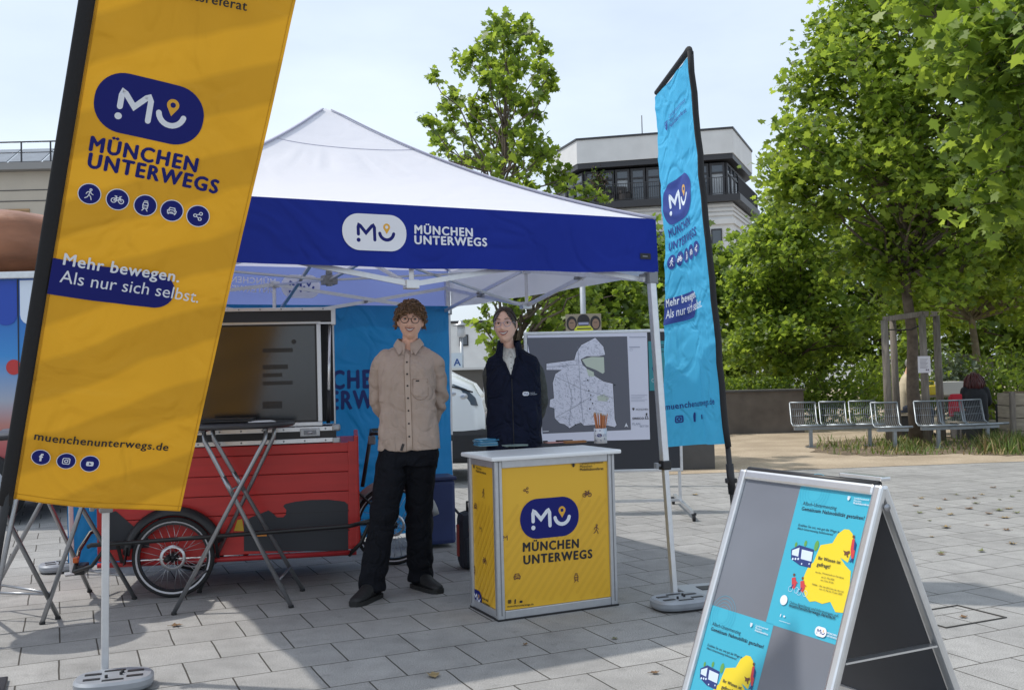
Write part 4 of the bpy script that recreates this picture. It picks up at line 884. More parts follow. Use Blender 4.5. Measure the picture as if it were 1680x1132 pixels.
def pattern(a, w, h, m, seed):
    o0 = a.off
    rd = random.Random(seed); s_ = .052
    for i in range(int(h/s_)+3):
        for j in range(int(w/s_)+2):
            x = j*s_+(i % 2)*s_*.5; y = i*s_*.62; L = rd.choice((.03, .05, .07))
            p = (x-L*.35, y-L*.5); q = (x+L*.35, y+L*.5)
            if min(p[0], q[0]) < .01 or max(p[0], q[0]) > w-.01 or min(p[1], q[1]) < .01 or max(p[1], q[1]) > h-.01: continue
            a.off = o0+((i % 4)*3+(j*5+i) % 3)*.00006; a.stroke([p, q], .017, m)
    a.off = o0+.0009
PW_, PH_ = CWd-.088, CH-.113
fr = Frame(C(.044, .012, .055), cu, Zv); b = MB(); b.box(C(CWd/2, .018, .055+PH_/2), (PW_, .008, PH_), YPRINT, CA)
fr.O = C(.044, .0135, .055); a = Art(b, fr, .0008); pattern(a, PW_, PH_, YPRINT2, 1); U = fr.uv
Zp = lambda x, y: (740+x*.3358, 660+y*.3357)
def ct_(s, p, q, bold=0., hk=1., m=INK): a.ptext(s, Zp(*p), Zp(*q), m, bold, hk)
c = U(*Zp(482, 562)); L = math.dist(U(*Zp(340, 573)), U(*Zp(626, 552))); a.logo(c, L/1.66, NAVY, WPR, PINY, wk=1.66)
a.ptext('MÜNCHEN', Zp(352, 728), Zp(622, 708), INK, .06, 1, .155); a.ptext('UNTERWEGS', Zp(355, 790), Zp(688, 758), INK, .06, 1, .124)
BRN = mat('brown_icon_print', (.11, .035, .03), .6)
for kd, px, py, r in (('share', 366, 429, 24), ('bike', 664, 446, 30), ('m', 265, 661, 22), ('walk', 709, 618, 30), ('car', 322, 849, 30), ('tram', 611, 854, 30)):
    rr = r*.3358/1656*5.75; a.icon(kd, U(*Zp(px, py)), rr, BRN, rr*.12)
a.icon('shield', U(*Zp(597, 305)), .019, INK, .003)
ct_('Landeshauptstadt', (629, 305), (743, 296)); ct_('München', (629, 320), (688, 316)); ct_('Mobilitätsreferat', (629, 334), (743, 328), .03)
for kd, px in (('camera', 285), ('f', 312), ('play', 341)): a.icon(kd, U(*Zp(px, 972)), .021, INK, .0035)
ct_('muenchenunterwegs.de', (274, 1000), (402, 988), .02)
b.build('front_panel', ct)
# left end panel
fl = Frame(C(.0135, CDp-.044, .055), -cv, Zv); b = MB(); b.box(C(.018, CDp/2, .055+PH_/2), (.008, CDp-.088, PH_), YPRINT, CA); wl_ = CDp-.088
a = Art(b, fl, .0008); pattern(a, wl_, PH_, YPRINT2, 2); U = fl.uv
for kd, px, py, r in (('walk', 159, 445, .034), ('car', 121, 506, .034), ('bike', 95, 620, .034), ('m', 146, 618, .026), ('bike', 165, 772, .034), ('tram', 115, 818, .036)): a.icon(kd, U(*Zp(px, py)), r, BRN, r*.12)
a.icon('shield', U(*Zp(113, 312)), .019, INK, .003)
for s_, y0, y1, bo in (('Landeshauptstadt', 306, 318, 0), ('München', 324, 331, 0), ('Mobilitätsreferat', 339, 352, .03)): a.text(s_, U(*Zp(124, y0)), U(*Zp(172 if bo or y0 < 310 else 150, y1)), INK, bo)
c = U(*Zp(129, 951)); a.logo(c, .085, NAVY, WPR, PINY); 
a.text('MÜNCHEN', (c[0]+.08, c[1]+.004), (c[0]+.165, c[1]+.004), INK, .04); a.text('UNTERWEGS', (c[0]+.08, c[1]-.02), (c[0]+.19, c[1]-.02), INK, .04)
b.build('end_panel', ct)
b = MB(); b.box(C(CWd-.018, CDp/2, .055+PH_/2), (.008, CDp-.088, PH_), YPRINT, CA); b.build('end_panel', ct)
# things on the counter
def on(px, py): g = G(px, py, CH); return g
FLYB = mat('flyer_blue', (.06, .30, .52), .4); PAP = mat('paper', (.75, .76, .76), .6); FLYG = mat('flyer_green', (.28, .36, .34), .5); PINKP = mat('paper_pink', (.70, .32, .28), .6)
g = on(800, 731); 
for k in range(9):
    b = MB(); b.box((g.x+random.uniform(-.006, .006), g.y+random.uniform(-.005, .005), CH+.0035+k*.005), (.15, .105, .0042), FLYB if k % 3 else mat('flyer_edge', (.3, .5, .62), .5), CA+random.uniform(-.14, .14) if k < 8 else CA+.35)
    b.build('flyer', label='blue flyer in the low stack at the left end of the counter' if k < 8 else 'topmost blue flyer lying askew on the stack on the counter', cat='flyer', group='stacked blue flyers')
g = on(845, 732); b = MB()
for k in range(3): b.box((g.x, g.y, CH+.003+k*.003), (.14, .09, .0024), FLYG, CA+.1*k-.1)
b.build('leaflet', label='grey green leaflets lying beside the blue flyers', cat='leaflet')
g = on(872, 727); b = MB(); b.box((g.x, g.y, CH+.0025), (.13, .09, .003), PAP, CA-.1); b.build('paper_sheet', label='white paper sheet lying under the black pen', cat='paper')
b = MB(); p = Vector((g.x+.03, g.y-.005, CH+.009)); q = p+Vector((.075, .012, .0)); b.tube([p, p.lerp(q, .6)], .0045, PAP, 8); b.tube([p.lerp(q, .6), q], .005, INK, 8); b.build('pen', label='white pen with black cap lying on the white paper', cat='pen')
g = on(912, 726); b = MB(); b.box((g.x, g.y, CH+.003), (.16, .1, .004), PINKP, CA); b.build('paper_sheet', label='pinkish paper sheet in the middle of the counter', cat='paper')
b = MB(); p = Vector((g.x+.0, g.y+.0, CH+.0105)); b.tube([p, p+Vector((.11, .02, 0))], .005, INK, 8); b.build('pen', label='black pen lying across the pinkish paper', cat='pen')
g = on(944, 727); PEN = mat('pencil_wood', (.42, .19, .07), .6, island=.25); TIP = mat('pencil_end', (.5, .14, .04), .5)
for k in range(10):
    b = MB(); z = CH+.0055+(k//5)*.008; o_ = (k % 5)*.009-.018; ang = CA+random.uniform(-.15, .15); d = Vector((math.cos(ang), math.sin(ang), 0)); n_ = Vector((-d.y, d.x, 0)); m_ = Vector((g.x, g.y, z))+n_*o_
    b.tube([m_-d*.075, m_+d*.065], .0036, PEN, 6, smooth=False); b.tube([m_+d*.065, m_+d*.075], [.0036, .0008], mat('pencil_point', (.5, .36, .22), .7), 6); b.build('pencil', label='brown pencil lying loose in the heap beside the pencil cup', cat='pencil', group='pencils heaped on the counter')
g = on(985.5, 727); cup = thing('pencil_cup', 'white printed cup full of orange pencils on the counter corner', 'cup', (g.x, g.y, CH))
b = MB(); b.lathe([(0, .001), (.041, .001), (.041, .095), (.0385, .095), (.0385, .006), (0, .006)], (g.x, g.y, CH), mat('cup_white', (.72, .73, .78), .4), 28)
class CylFrame(Frame):
    def map(s, u, v, off=0.): t_ = -PI/2-.15+u/.041; r = .041+off; return Vector((g.x+r*math.cos(t_), g.y+r*math.sin(t_), CH+v))
fc = CylFrame((0, 0, 0), (1, 0, 0), (0, 0, 1)); fc.step = .012; a = Art(b, fc, .0006, .00005); a.logo((-.004, .052), .02, NAVY, WPR, PINY); a.text('MÜNCHEN', (.016, .055), (.042, .055), NAVY, .03); a.text('UNTERWEGS', (.016, .047), (.046, .047), NAVY, .03)
for kd, u, v in (('car', -.03, .08), ('share', .0, .082), ('walk', .03, .03), ('bike', -.03, .02), ('tram', -.03, .05), ('m', .005, .02)): a.icon(kd, (u, v), .007, NAVY, .0012)
b.build('cup_body', cup)
for k in range(15):
    a_ = k*2.4; r = .028*math.sqrt((k+.5)/15); b = MB(); p = Vector((g.x+r*.6*math.cos(a_), g.y+r*.6*math.sin(a_), CH+.008)); q = Vector((g.x+r*1.75*math.cos(a_), g.y+r*1.75*math.sin(a_), CH+random.uniform(.165, .192)))
    b.tube([p, q], .0038, mat('pencil_orange', (.55, .20, .08), .55, island=.2), 6, smooth=False); b.tube([q, q+(q-p).normalized()*.01], [.0038, .001], mat('pencil_point', (.5, .36, .22), .7), 6); b.build('pencil', label='orange pencil standing in the white printed cup', cat='pencil', group='pencils in the cup')
# bag behind the counter and a folded tripod
g = G(775, 936); t = thing('backpack', 'dark backpack leaning behind the left end of the counter', 'bag', (g.x, g.y+.1, 0)); DB = mat('dark_bag', (.02, .024, .035), .8, bump=.5, bs=30)
b = MB(); b.box((g.x, g.y+.12, .2), (.2, .2, .4), DB, .3, bev=.06); b.box((g.x+.02, g.y+.03, .13), (.15, .08, .2), DB, .3, bev=.03); b.build('bag_body', t)
b = MB(); b.tube([(g.x-.03, g.y+.1, .4), (g.x-.03, g.y+.06, .47), (g.x+.05, g.y+.08, .47), (g.x+.06, g.y+.12, .4)], .01, DB, 6); b.build('handle', t)
b = MB(); b.box((g.x-.1, g.y+.08, .2), (.012, .035, .22), mat('bag_strap', (.35, .06, .05), .7), .3); b.build('strap', t)
g = G(738, 884); t = thing('tripod', 'small black folding tripod on the ground by the rear tent leg', 'tripod', (g.x, g.y, 0)); hub = Vector((g.x, g.y, .3)); b = MB(); b.tube([(g.x, g.y, .2), (g.x, g.y, .42)], .016, BLK); b.box((g.x, g.y, .43), (.06, .06, .03), BLK); b.build('column', t)
for an in (-.6, 1.6, 3.6):
    b = MB(); e = Vector((g.x+.34*math.cos(an), g.y+.3*math.sin(an), .012)); b.tube([hub, e], [.012, .01], BLK, 8); b.build('leg', t)
bx = G(705, 905); b = MB(); b.box((bx.x, bx.y+.25, .28), (.34, .26, .5), mat('navy_crate', (.02, .035, .12), .6, var=.1), .3, bev=.03); b.box((bx.x, bx.y+.25, .545), (.36, .28, .03), mat('navy_crate_lid', (.015, .025, .09), .5), .3, bev=.01); b.build('crate', label='navy storage crate half hidden behind the standing man', cat='crate')

# ------------------------------------------------------------------ folding A-frame sign
AR = G(1452, 795, 1.0); AL = G(1218, 768, 1.0); aw = (AR-AL).normalized(); an = Vector((aw.y, -aw.x, 0)); AWd = (AR-AL).length
af = thing('folding_sign', 'silver A-frame pavement sign with two cyan posters on grey boards', 'sign', tuple(((AR+AL)/2)*Vector((1, 1, 0)) if False else ((AR.x+AL.x)/2, (AR.y+AL.y)/2, 0)), math.atan2(aw.y, aw.x))
SILV = mat('silver_frame', (.70, .71, .72), .28, .85, var=.04, vs=30); GRB = mat('grey_board', (.155, .168, .20), .35, var=.06, vs=4, coat=.3); GRB2 = mat('dark_grey_board', (.07, .075, .09), .5, var=.12, vs=3)
def aside(sgn, spread):
    d = (an*sgn*spread-Zv*.995).normalized(); L = math.sqrt(spread**2+.995**2); up = -d; nn = (an*sgn-up*(an*sgn).dot(up)).normalized()
    top = (AL if sgn > 0 else AR)+Zv*.0+an*sgn*.012; ex = aw if sgn > 0 else -aw
    return Frame(top, ex, up), L
F1, L1 = aside(1, .385); F2, L2 = aside(-1, .43)
PLn = .90                                                 # framed part, legs run on to the ground
for fr_, L in ((F1, L1), (F2, L2)):
    leaf_ = MB(); wR = .036
    def rail(u0, v0, u1, v1, w):
        a_ = fr_.map(u0, v0, -.012); c_ = fr_.map(u1, v1, -.012); leaf_.bar(a_, c_, .026, w, SILV, up=fr_.e2 if abs(v1-v0) < 1e-6 else fr_.e1, bev=.007)
    leaf_.mats = []
    for u in (wR/2, AWd-wR/2): leaf_.bar(fr_.map(u, 0, -.014), fr_.map(u, -L+.004, -.014), wR, .028, SILV, up=fr_.n, bev=.009)
    for v in (-wR/2, -PLn): leaf_.bar(fr_.map(wR*.9, v, -.0135), fr_.map(AWd-wR*.9, v, -.0135), wR, .028, SILV, up=fr_.n, bev=.009)
    leaf_.build('frame', af)
    b = MB(); vs = [fr_.map(u, v, o_) for o_ in (-.018, -.012) for (u, v) in ((wR*.8, -PLn), (AWd-wR*.8, -PLn), (AWd-wR*.8, -wR*.8), (wR*.8, -wR*.8))]
    b.add(vs, [(0, 1, 2, 3)][0:0]+[(4, 5, 6, 7)], GRB if fr_ is F1 else GRB2); b.add(vs, [(3, 2, 1, 0), (0, 1, 5, 4), (1, 2, 6, 5), (2, 3, 7, 6), (3, 0, 4, 7)], GRB2); b.build('board', af)
b = MB(); b.tube([AL+Zv*-.004+aw*.03-an*.008, AR+Zv*-.004-aw*.03-an*.008], .012, BLK, 12); b.box(lerp(AL, AR, .84)+Zv*.014-an*.025, (AWd*.27, .04, .014), SILV, math.atan2(aw.y, aw.x), bev=.005); b.build('hinge', af)
for sd in (wR*.5, AWd-wR*.5):
    q0 = F1.map(sd, -.55, -.03); q1 = F2.map(AWd-sd, -.56, -.03); b = MB(); b.bar(q0, q1, .03, .006, SILV, up=Zv); b.build('stay', af)
b = MB(); b.tube([AR-Zv*.07+aw*.002, AR-Zv*.07+aw*.008], .012, STEEL, 10); b.build('rivet', af)
PCY = mat('poster_cyan', (.05, .40, .55), .3); PYL = mat('poster_yellow', (.78, .60, .03), .35); PTX = mat('poster_ink', (.015, .02, .04), .4); PGR = mat('poster_green', (.12, .33, .07), .4); PRD = mat('poster_red', (.55, .05, .06), .4); PBL = mat('poster_blue', (.02, .04, .18), .4); PPL = mat('poster_pale', (.6, .7, .85), .4); PBRN = mat('poster_brown', (.15, .06, .03), .4); PCY2 = mat('poster_cyan_dark', (.035, .34, .50), .3)
_a, _b = F1.uv(1312, 793), F1.uv(1373, 1057); pw, ph = _b[0]-_a[0], _a[1]-_b[1]; print('poster', pw, ph, 'frame', AWd)
pu0 = AWd-wR*.85-pw; pv1 = -wR*.82
def zq(x, y):                                                  # enlarged-photo coordinates -> poster fractions
    u, v = F1.uv(1050+x*.375, 740+y*.375); tl = F1.uv(1050+700*.375, 740+140*.375); br_ = F1.uv(1050+862*.375, 740+848*.375)
    return ((u-tl[0])/(br_[0]-tl[0]), (v-br_[1])/(tl[1]-br_[1]))
def poster(u0, v0, name, parent):
    fr_ = Frame(F1.map(u0, v0, -.0115), F1.e1, F1.e2); b = MB(); b.add([fr_.map(x, y, .0) for x, y in ((0, 0), (pw, 0), (pw, ph), (0, ph))]+[fr_.map(x, y, -.0004) for x, y in ((0, 0), (pw, 0), (pw, ph), (0, ph))], [(0, 1, 2, 3), (7, 6, 5, 4), (0, 4, 5, 1), (1, 5, 6, 2), (2, 6, 7, 3), (3, 7, 4, 0)], PCY)
    a = Art(b, fr_, .0004, .00006)
    def q(x, y): f_ = zq(x, y); return (f_[0]*pw, f_[1]*ph)
    for k in range(7): a.ring(q(760, 175), .03+.012*k, .0012, PCY2, 26) if k < 4 else None
    def tx(s, x0, y0, x1, y1, m=PTX, bold=0., hk=1.): p_, r_ = q(x0, y0), q(x1, y1); a.text(s, p_, (r_[0], p_[1]), m, bold, hk)
    tx('Allach-Untermenzing', 707, 228, 853, 256); tx('Gemeinsam Nahmobilität gestalten!', 702, 251, 973, 303, bold=.03)
    tx('Erzählen Sie uns, wie gut die Wege in', 688, 321, 866, 357); tx('Allach-Untermenzing funktionieren!', 683, 335, 838, 368)
    outl = [(786, 405), (838, 396), (862, 355), (890, 335), (912, 337), (926, 355), (936, 400), (920, 440), (905, 482), (872, 460), (895, 495), (918, 520), (912, 600), (898, 650), (888, 704), (850, 700), (828, 655), (792, 664), (762, 652), (737, 655), (718, 630), (706, 590), (712, 545), (722, 520), (735, 495), (755, 480)]
    a.poly([q(*p) for p in outl], PYL)
    for x, y, rx, ry in ((678, 403, 9, 14), (720, 398, 10, 16), (768, 408, 15, 28)): c_ = q(x, y); a.circ(c_, rx*.00062, PGR, 18, ry=ry*.00062)
    a.poly([q(*p) for p in ((657, 425), (692, 405), (757, 425), (742, 506), (694, 494), (656, 466))], PBL); a.poly([q(*p) for p in ((662, 428), (694, 416), (688, 456), (660, 448))], PPL); a.poly([q(*p) for p in ((704, 424), (752, 436), (745, 478), (699, 466))], PPL)
    for x in (664, 676, 688): c_ = q(x, 466); a.circ(c_, .004, PPL, 10)
    for x in (703, 736): c_ = q(x, 488); a.circ(c_, .003, PPL, 8)
    for (x, y) in ((668, 560), (706, 575)):                     # two riders on bicycles
        a.ring(q(x-14, y+38), .0095, .0012, PPL, 14); a.ring(q(x+12, y+44), .0095, .0012, PPL, 14); a.poly([q(x-8, y-10), q(x+8, y-14), q(x+12, y+18), q(x+2, y+40), q(x-8, y+30)], PRD); a.circ(q(x+2, y-24), .0048, PBRN, 12); a.stroke([q(x-2, y+20), q(x-12, y+34)], .004, PBL); a.stroke([q(x+6, y), q(x+16, y+12)], .003, PRD)
    a.poly([q(926, 380), q(936, 376), q(940, 420), q(930, 470), q(922, 470), q(918, 425)], PRD); a.circ(q(932, 368), .005, PBRN, 12); a.poly([q(936, 384), q(944, 400), q(938, 430), q(932, 425)], PBL); a.stroke([q(925, 466), q(915, 478)], .004, PBL); a.stroke([q(928, 466), q(926, 480)], .004, PBL)
    a.poly([q(886, 428), q(900, 434), q(914, 430), q(916, 440), q(906, 446), q(908, 460), q(902, 458), q(900, 447), q(890, 450), q(892, 440)], PBRN)
    tx('Ihr Wissen ist', 776, 468, 872, 492, bold=.03); tx('gefragt!', 770, 496, 826, 510, bold=.03)
    tx('Vor Ort:', 764, 527, 789, 533, bold=.03); tx('Wochenmarkt am Oertelplatz', 794, 532, 888, 556); tx('am 21. Mai 2025', 790, 549, 846, 563); tx('von 13 bis 18 Uhr', 786, 562, 844, 577)
    tx('Online:', 750, 580, 773, 585, bold=.03); tx('Über den QR-Code oder den Link', 780, 588, 888, 614); tx('vom 12. Mai bis 15. Juni 2025', 780, 601, 880, 627)
    a.circ(q(626, 648), .0165, WPR, 26)
    tx('Online-Beteiligung und Informationen auf', 650, 663, 862, 728); tx('muenchenunterwegs.de/allach', 648, 676, 846, 742, bold=.03)
    a.icon('f', q(612, 716), .008, WPR, .0014); a.icon('play', q(628, 720), .009, WPR); tx('muenchenunterwegs.de', 606, 740, 655, 751, WPR)
    c_ = q(788, 788); a.logo(c_, .03, WPR, PBL, PINY); tx('MÜNCHEN', 816, 796, 858, 806, WPR, .04); tx('UNTERWEGS', 814, 808, 864, 820, WPR, .04)
    a.icon('shield', q(912, 200), .01, WPR, .0016); tx('Landeshauptstadt', 936, 202, 1000, 214, WPR); tx('München', 934, 213, 966, 219, WPR); tx('Mobilitätsreferat', 932, 224, 1000, 238, WPR, .03)
    o_ = b.build('poster', parent); return o_
poster(pu0, pv1-ph, 'poster', af)['label'] = 'cyan poster filling the upper right quarter of the board'
poster(wR*.85, pv1-2*ph+.003, 'poster', af)['label'] = 'cyan poster in the lower left quarter, cut by the photo edge'

# ------------------------------------------------------------------ mobile display board with map
BY = 9.75; BX0, BX1, BZ0, BZ1 = .13, 1.6, .395, 1.735
db = thing('display_board', 'wheeled pinboard with dark grey panel carrying a district map', 'display board', ((BX0+BX1)/2, BY, 0))
b = MB(); b.box(((BX0+BX1)/2, BY, (BZ0+BZ1)/2), (BX1-BX0, .03, BZ1-BZ0), mat('board_felt', (.045, .047, .055), .95, bump=.3, bs=200)); b.build('panel', db)
b = MB()
for z in (BZ0, BZ1): b.box(((BX0+BX1)/2, BY, z), (BX1-BX0+.03, .04, .03), ALU, bev=.006)
for x in (BX0, BX1): b.box((x, BY, (BZ0+BZ1)/2), (.03, .042, BZ1-BZ0), ALU, bev=.006)
b.build('frame', db)
for x in (BX0+.0, BX1-.015):
    b = MB(); b.bar((x, BY+.02, .09), (x, BY+.02, BZ0+.02), .035, .025, ALU); b.build('leg', db)
    b = MB(); b.bar((x-.02, BY-.72, .085), (x+.02, BY+.5, .085), .03, .03, ALU); ft_ = b.build('foot', db)
    for y in (BY-.7, BY+.46):
        b = MB(); b.tube([(x-.012, y, .032), (x+.012, y, .032)], .032, BLK, 16); b.box((x, y, .065), (.04, .04, .02), BLK); b.build('caster', ft_)
b = MB(); b.bar((BX0, BY+.02, .1), (BX1-.015, BY+.02, .1), .025, .025, ALU); b.build('cross_rail', db)
b = MB(); fr = Frame((BX0+.02, BY-.0165, .69), (1, 0, 0), (0, 0, 1)); mpw = P(1066, 720, BY).x-BX0-.02; mph = BZ1-.012-.69
MP = mat('map_paper', (.66, .67, .78), .5); MG = mat('map_grey', (.115, .12, .15), .6); ML = mat('map_line', (.25, .27, .34), .6); MGR = mat('map_green', (.50, .56, .48), .6); MDK = mat('map_block', (.33, .35, .44), .6)
b.box((BX0+.02+mpw/2, BY-.0163, .69+mph/2), (mpw, .0016, mph), MP); a = Art(b, fr, .0008, .00007); U = fr.uv; Zm = lambda x, y: U(780+x*.2473, 440+y*.2473)
a.poly([Zm(*p) for p in ((338, 462), (1006, 452), (1032, 1072), (445, 1098), (430, 900))], MG)
dist = [(470, 632), (655, 608), (668, 560), (700, 510), (795, 460), (850, 520), (862, 575), (820, 585), (740, 585), (700, 605), (712, 640), (735, 660), (790, 712), (850, 750), (912, 765), (918, 860), (925, 1000), (938, 1040), (925, 1055), (880, 1045), (790, 1040), (720, 1045), (700, 1025), (670, 1035), (625, 1062), (590, 1035), (560, 1030), (525, 995), (522, 930), (490, 920), (495, 870), (520, 862), (512, 760), (530, 700), (570, 675), (470, 676)]
a.poly([Zm(*p) for p in dist], MP); a.stroke([Zm(*p) for p in dist], .004, INK, closed=True)
a.poly([Zm(*p) for p in ((706, 606), (770, 588), (852, 590), (856, 690), (845, 700), (800, 675), (735, 650))], MGR); a.poly([Zm(*p) for p in ((735, 665), (785, 690), (788, 720), (750, 715))], MGR); a.poly([Zm(*p) for p in ((806, 850), (850, 835), (888, 862), (870, 885), (812, 878))], MGR)
rd = random.Random(4)
def inside(p, poly):
    c_ = False
    for i in range(len(poly)):
        (x0, y0), (x1, y1) = poly[i-1], poly[i]
        if (y0 > p[1]) != (y1 > p[1]) and p[0] < (x1-x0)*(p[1]-y0)/(y1-y0)+x0: c_ = not c_
    return c_
gr = [[(706, 606), (852, 588), (856, 700), (735, 655)]]
n_ = 0
while n_ < 1100:
    x, y = rd.uniform(480, 930), rd.uniform(465, 1050)
    if not inside((x, y), dist) or inside((x, y), gr[0]): continue
    an_ = rd.choice((.2, .2, 1.8, .9)); L = rd.uniform(4, 20); q_ = (x+L*math.cos(an_), y+L*math.sin(an_))
    if not inside(q_, dist): continue
    a.off -= a.dk*.98; a.stroke([Zm(x, y), Zm(*q_)], rd.choice((.0012, .0018, .003)), rd.choice((ML, MDK, MDK)), cap=False); n_ += 1
for ln in ([(680, 520), (690, 700), (700, 850), (715, 1040)], [(530, 720), (620, 760), (700, 800), (800, 830), (915, 860)], [(530, 990), (640, 930), (720, 880), (790, 840)], [(600, 690), (640, 850), (620, 1050)], [(470, 655), (680, 640)]): a.stroke([Zm(*p) for p in ln], .0035, ML, cap=False)
for x, y in ((745, 742), (752, 812), (765, 843), (764, 870), (777, 896), (758, 932), (662, 1038), (924, 775)): a.circ(Zm(x, y), .007, INK, 12)
def mt(s, x0, y, x1, bold=0., m=INK): p_ = Zm(x0, y); r_ = Zm(x1, y); a.text(s, p_, (r_[0], p_[1]), m, bold)
a.poly([Zm(1000, 1025), Zm(1014, 1055), Zm(1000, 1047), Zm(988, 1055)], WPR); a.stroke([Zm(446, 1083), Zm(486, 1080)], .006, WPR, cap=False)
for y, x1 in ((458, 1130), (524, 1092)): a.stroke([Zm(1020, y), Zm(x1, y-1)], .007, MDK, cap=False)
a.stroke([Zm(1025, 535), Zm(1040, 535), Zm(1040, 548), Zm(1025, 548)], .002, MDK, closed=True)
for k, y in enumerate((842, 852, 862, 872, 882)): a.stroke([Zm(1033, y), Zm(1140-(k % 3)*18, y-1)], .0028, MDK, cap=False)
a.icon('shield', Zm(1048, 934), .018, INK, .003); mt('MÜNCHEN', 1066, 943, 1146); mt('SWECO', 1042, 1004, 1116, .06); a.stroke([Zm(1135, 970), Zm(1125, 998), Zm(1146, 998)], .006, INK, closed=True); a.circ(Zm(1135, 966), .009, INK, 12); mt('PLAN:', 1042, 1040, 1096, 0, ML); mt('BETTER', 1092, 1054, 1150, 0, ML)
o_ = b.build('map_sheet', label='large map sheet with dark grey field and white district outline', cat='map')
px0 = P(1063, 560, BY).x; pz0 = P(1063, 641, BY).z; pz1 = P(1063, 560, BY).z; fr = Frame((px0, BY-.0205, pz0), (1, 0, 0), (0, 0, 1)); b = MB(); pw2 = .297; ph2 = pz1-pz0
PTE = mat('poster_teal', (.03, .24, .28), .4); b.box((px0+pw2/2, BY-.02, pz0+ph2/2), (pw2, .001, ph2), PTE); a = Art(b, fr, .0006, .00008)
a.poly([(.17, .14), (.24, .12), (.29, .16), (.28, .28), (.25, .33), (.21, .31), (.18, .25), (.15, .22)], PYL); a.poly([(.03, .22), (.1, .25), (.11, .2), (.04, .18)], PBL); a.rect(.05, .205, .09, .225, PPL); a.ring((.04, .1), .016, .003, WPR); a.stroke([(.07, .14), (.07, .19)], .01, PRD); a.stroke([(.1, .14), (.1, .19)], .01, PRD)
for v, L, w in ((.44, .16, .006), (.42, .2, .01), (.38, .14, .004), (.37, .13, .004)): a.stroke([(.03, v*ph2/.48), (.03+L, v*ph2/.48)], w, PTX, cap=False)
b.build('poster', label='teal poster pinned on the display board to the right of the map', cat='poster')

# ------------------------------------------------------------------ notice on a pole beyond the board
pp = P(957, 520, 12.0); t = thing('sign_pole', 'plain grey steel pole carrying a portrait placard above the display board', 'pole', (pp.x, 12.0, 0)); b = MB(); b.tube([(pp.x, 12, 0), (pp.x, 12, 3.2)], .034, GALV, 14); b.lathe([(0.036, 0), (.036, .03), (0, .045)], (pp.x, 12, 3.19), GALV, 14); b.build('post', t)
b = MB(); z1 = P(957, 515, 11.93).z; b.box((pp.x-.005, 11.93, z1-.3), (.42, .012, .6), mat('placard_tan', (.33, .28, .20), .6)); fr = Frame((pp.x-.215, 11.923, z1-.6), (1, 0, 0), (0, 0, 1)); a = Art(b, fr, .001, .0002)
SK1 = mat('placard_face', (.30, .19, .13), .6); SK2 = mat('placard_dark', (.03, .028, .03), .6); YG = mat('placard_yellow', (.68, .70, .05), .5)
for cx, hr in ((.07, 0), (.35, 1)): a.circ((cx, .49), .062, SK2, 20, ry=.085); a.circ((cx+.004, .48), .042, SK1, 18, ry=.06); a.stroke([(cx-.02, .495), (cx+.02, .495)], .006, SK2)
a.circ((.21, .515), .075, SK2, 22, ry=.08); a.rect(.15, .47, .27, .5, mat('placard_lilac', (.35, .36, .5), .6)); a.poly([(.1, .42), (.13, .455), (.29, .455), (.32, .42), (.32, .2), (.1, .2)], YG)
a.stroke([(.13, .425), (.3, .425)], .014, SK2, cap=False); a.stroke([(.13, .39), (.28, .39)], .008, SK2, cap=False); a.stroke([(.13, .34), (.3, .34)], .008, SK2, cap=False)
b.build('placard', t)
# ------------------------------------------------------------------ red cargo bike with box
CY = R_(9); cx_ = Vector((math.cos(CY), math.sin(CY), 0)); cy_ = Vector((-cx_.y, cx_.x, 0)); CB = Vector((-2.66, 6.44, 0)); BL_, BD_ = 1.62, .74
def K(u, v, z): return CB+cx_*u+cy_*v+Zv*z
cb = thing('cargo_bike', 'cargo bike with long red plank box and spoked wheel, under the tent', 'cargo bike', tuple(K(BL_/2, BD_/2, 0)), CY)
RED = mat('red_planks', (.50, .018, .016), .42, var=.08, vs=3, stretch=(1, 1, 8), coat=.15); DGR = mat('dark_grey_wrap', (.025, .028, .036), .5); FRM = mat('black_frame', (.015, .015, .016), .4); RED2 = mat('red_rail', (.40, .02, .025), .4)
b = MB(); z = .235; i = 0
while z < .93:
    hgt = min(.128, .94-z); b.box(K(BL_/2, BD_/2, z+hgt/2-.002), (BL_, BD_, hgt-.005), RED, CY, bev=.004); z += hgt
b.box(K(BL_/2, BD_/2, .58), (BL_-.012, BD_-.012, .68), mat('plank_gap', (.16, .008, .008), .8), CY)
for u in (.02, BL_-.02): b.box(K(u, -.006, .6), (.045, .014, .69), RED, CY, bev=.004)
for u, w, h in ((BL_+.012, .03, .72),): b.box(K(u, BD_/2, .62), (w, BD_+.03, h), RED, CY, bev=.008)
# the flat dark shape printed on the planks
fr = Frame(K(0, -.0015, 0), cx_, Zv); a = Art(b, fr, .0012); U = fr.uv; Zc = lambda x, y: U(220+x*.3003, 680+y*.3003)
dk = [(600, 585), (640, 560), (690, 540), (735, 522), (760, 540), (780, 560), (815, 560), (830, 545), (832, 520), (815, 500), (825, 488), (880, 475), (960, 466), (1060, 464), (1150, 474), (1168, 490), (1170, 745), (600, 745)]
a.poly([Zc(*p) for p in dk], DGR); a.poly([Zc(*p) for p in ((545, 635), (565, 575), (590, 570), (600, 635))], mat('yellow_wrap', (.62, .40, .03), .5)); a.poly([Zc(*p) for p in ((650, 655), (725, 652), (725, 663), (650, 666))], mat('orange_reflector', (.7, .25, .03), .3))
a.poly([U(x, y) for x, y in ((176, 842), (190, 838), (225, 868), (245, 885), (245, 898), (176, 902))], DGR)
for k in range(5): v = .235+.128*(k+1)-.004; p = Zc(832, 0); a.stroke([(U(470, 0)[0] if v < .36 else Zc(830, 0)[0], v), (BL_-.03, v)], .003, FRM, cap=False) if v < .52 else None
b.build('cargo_box', cb)
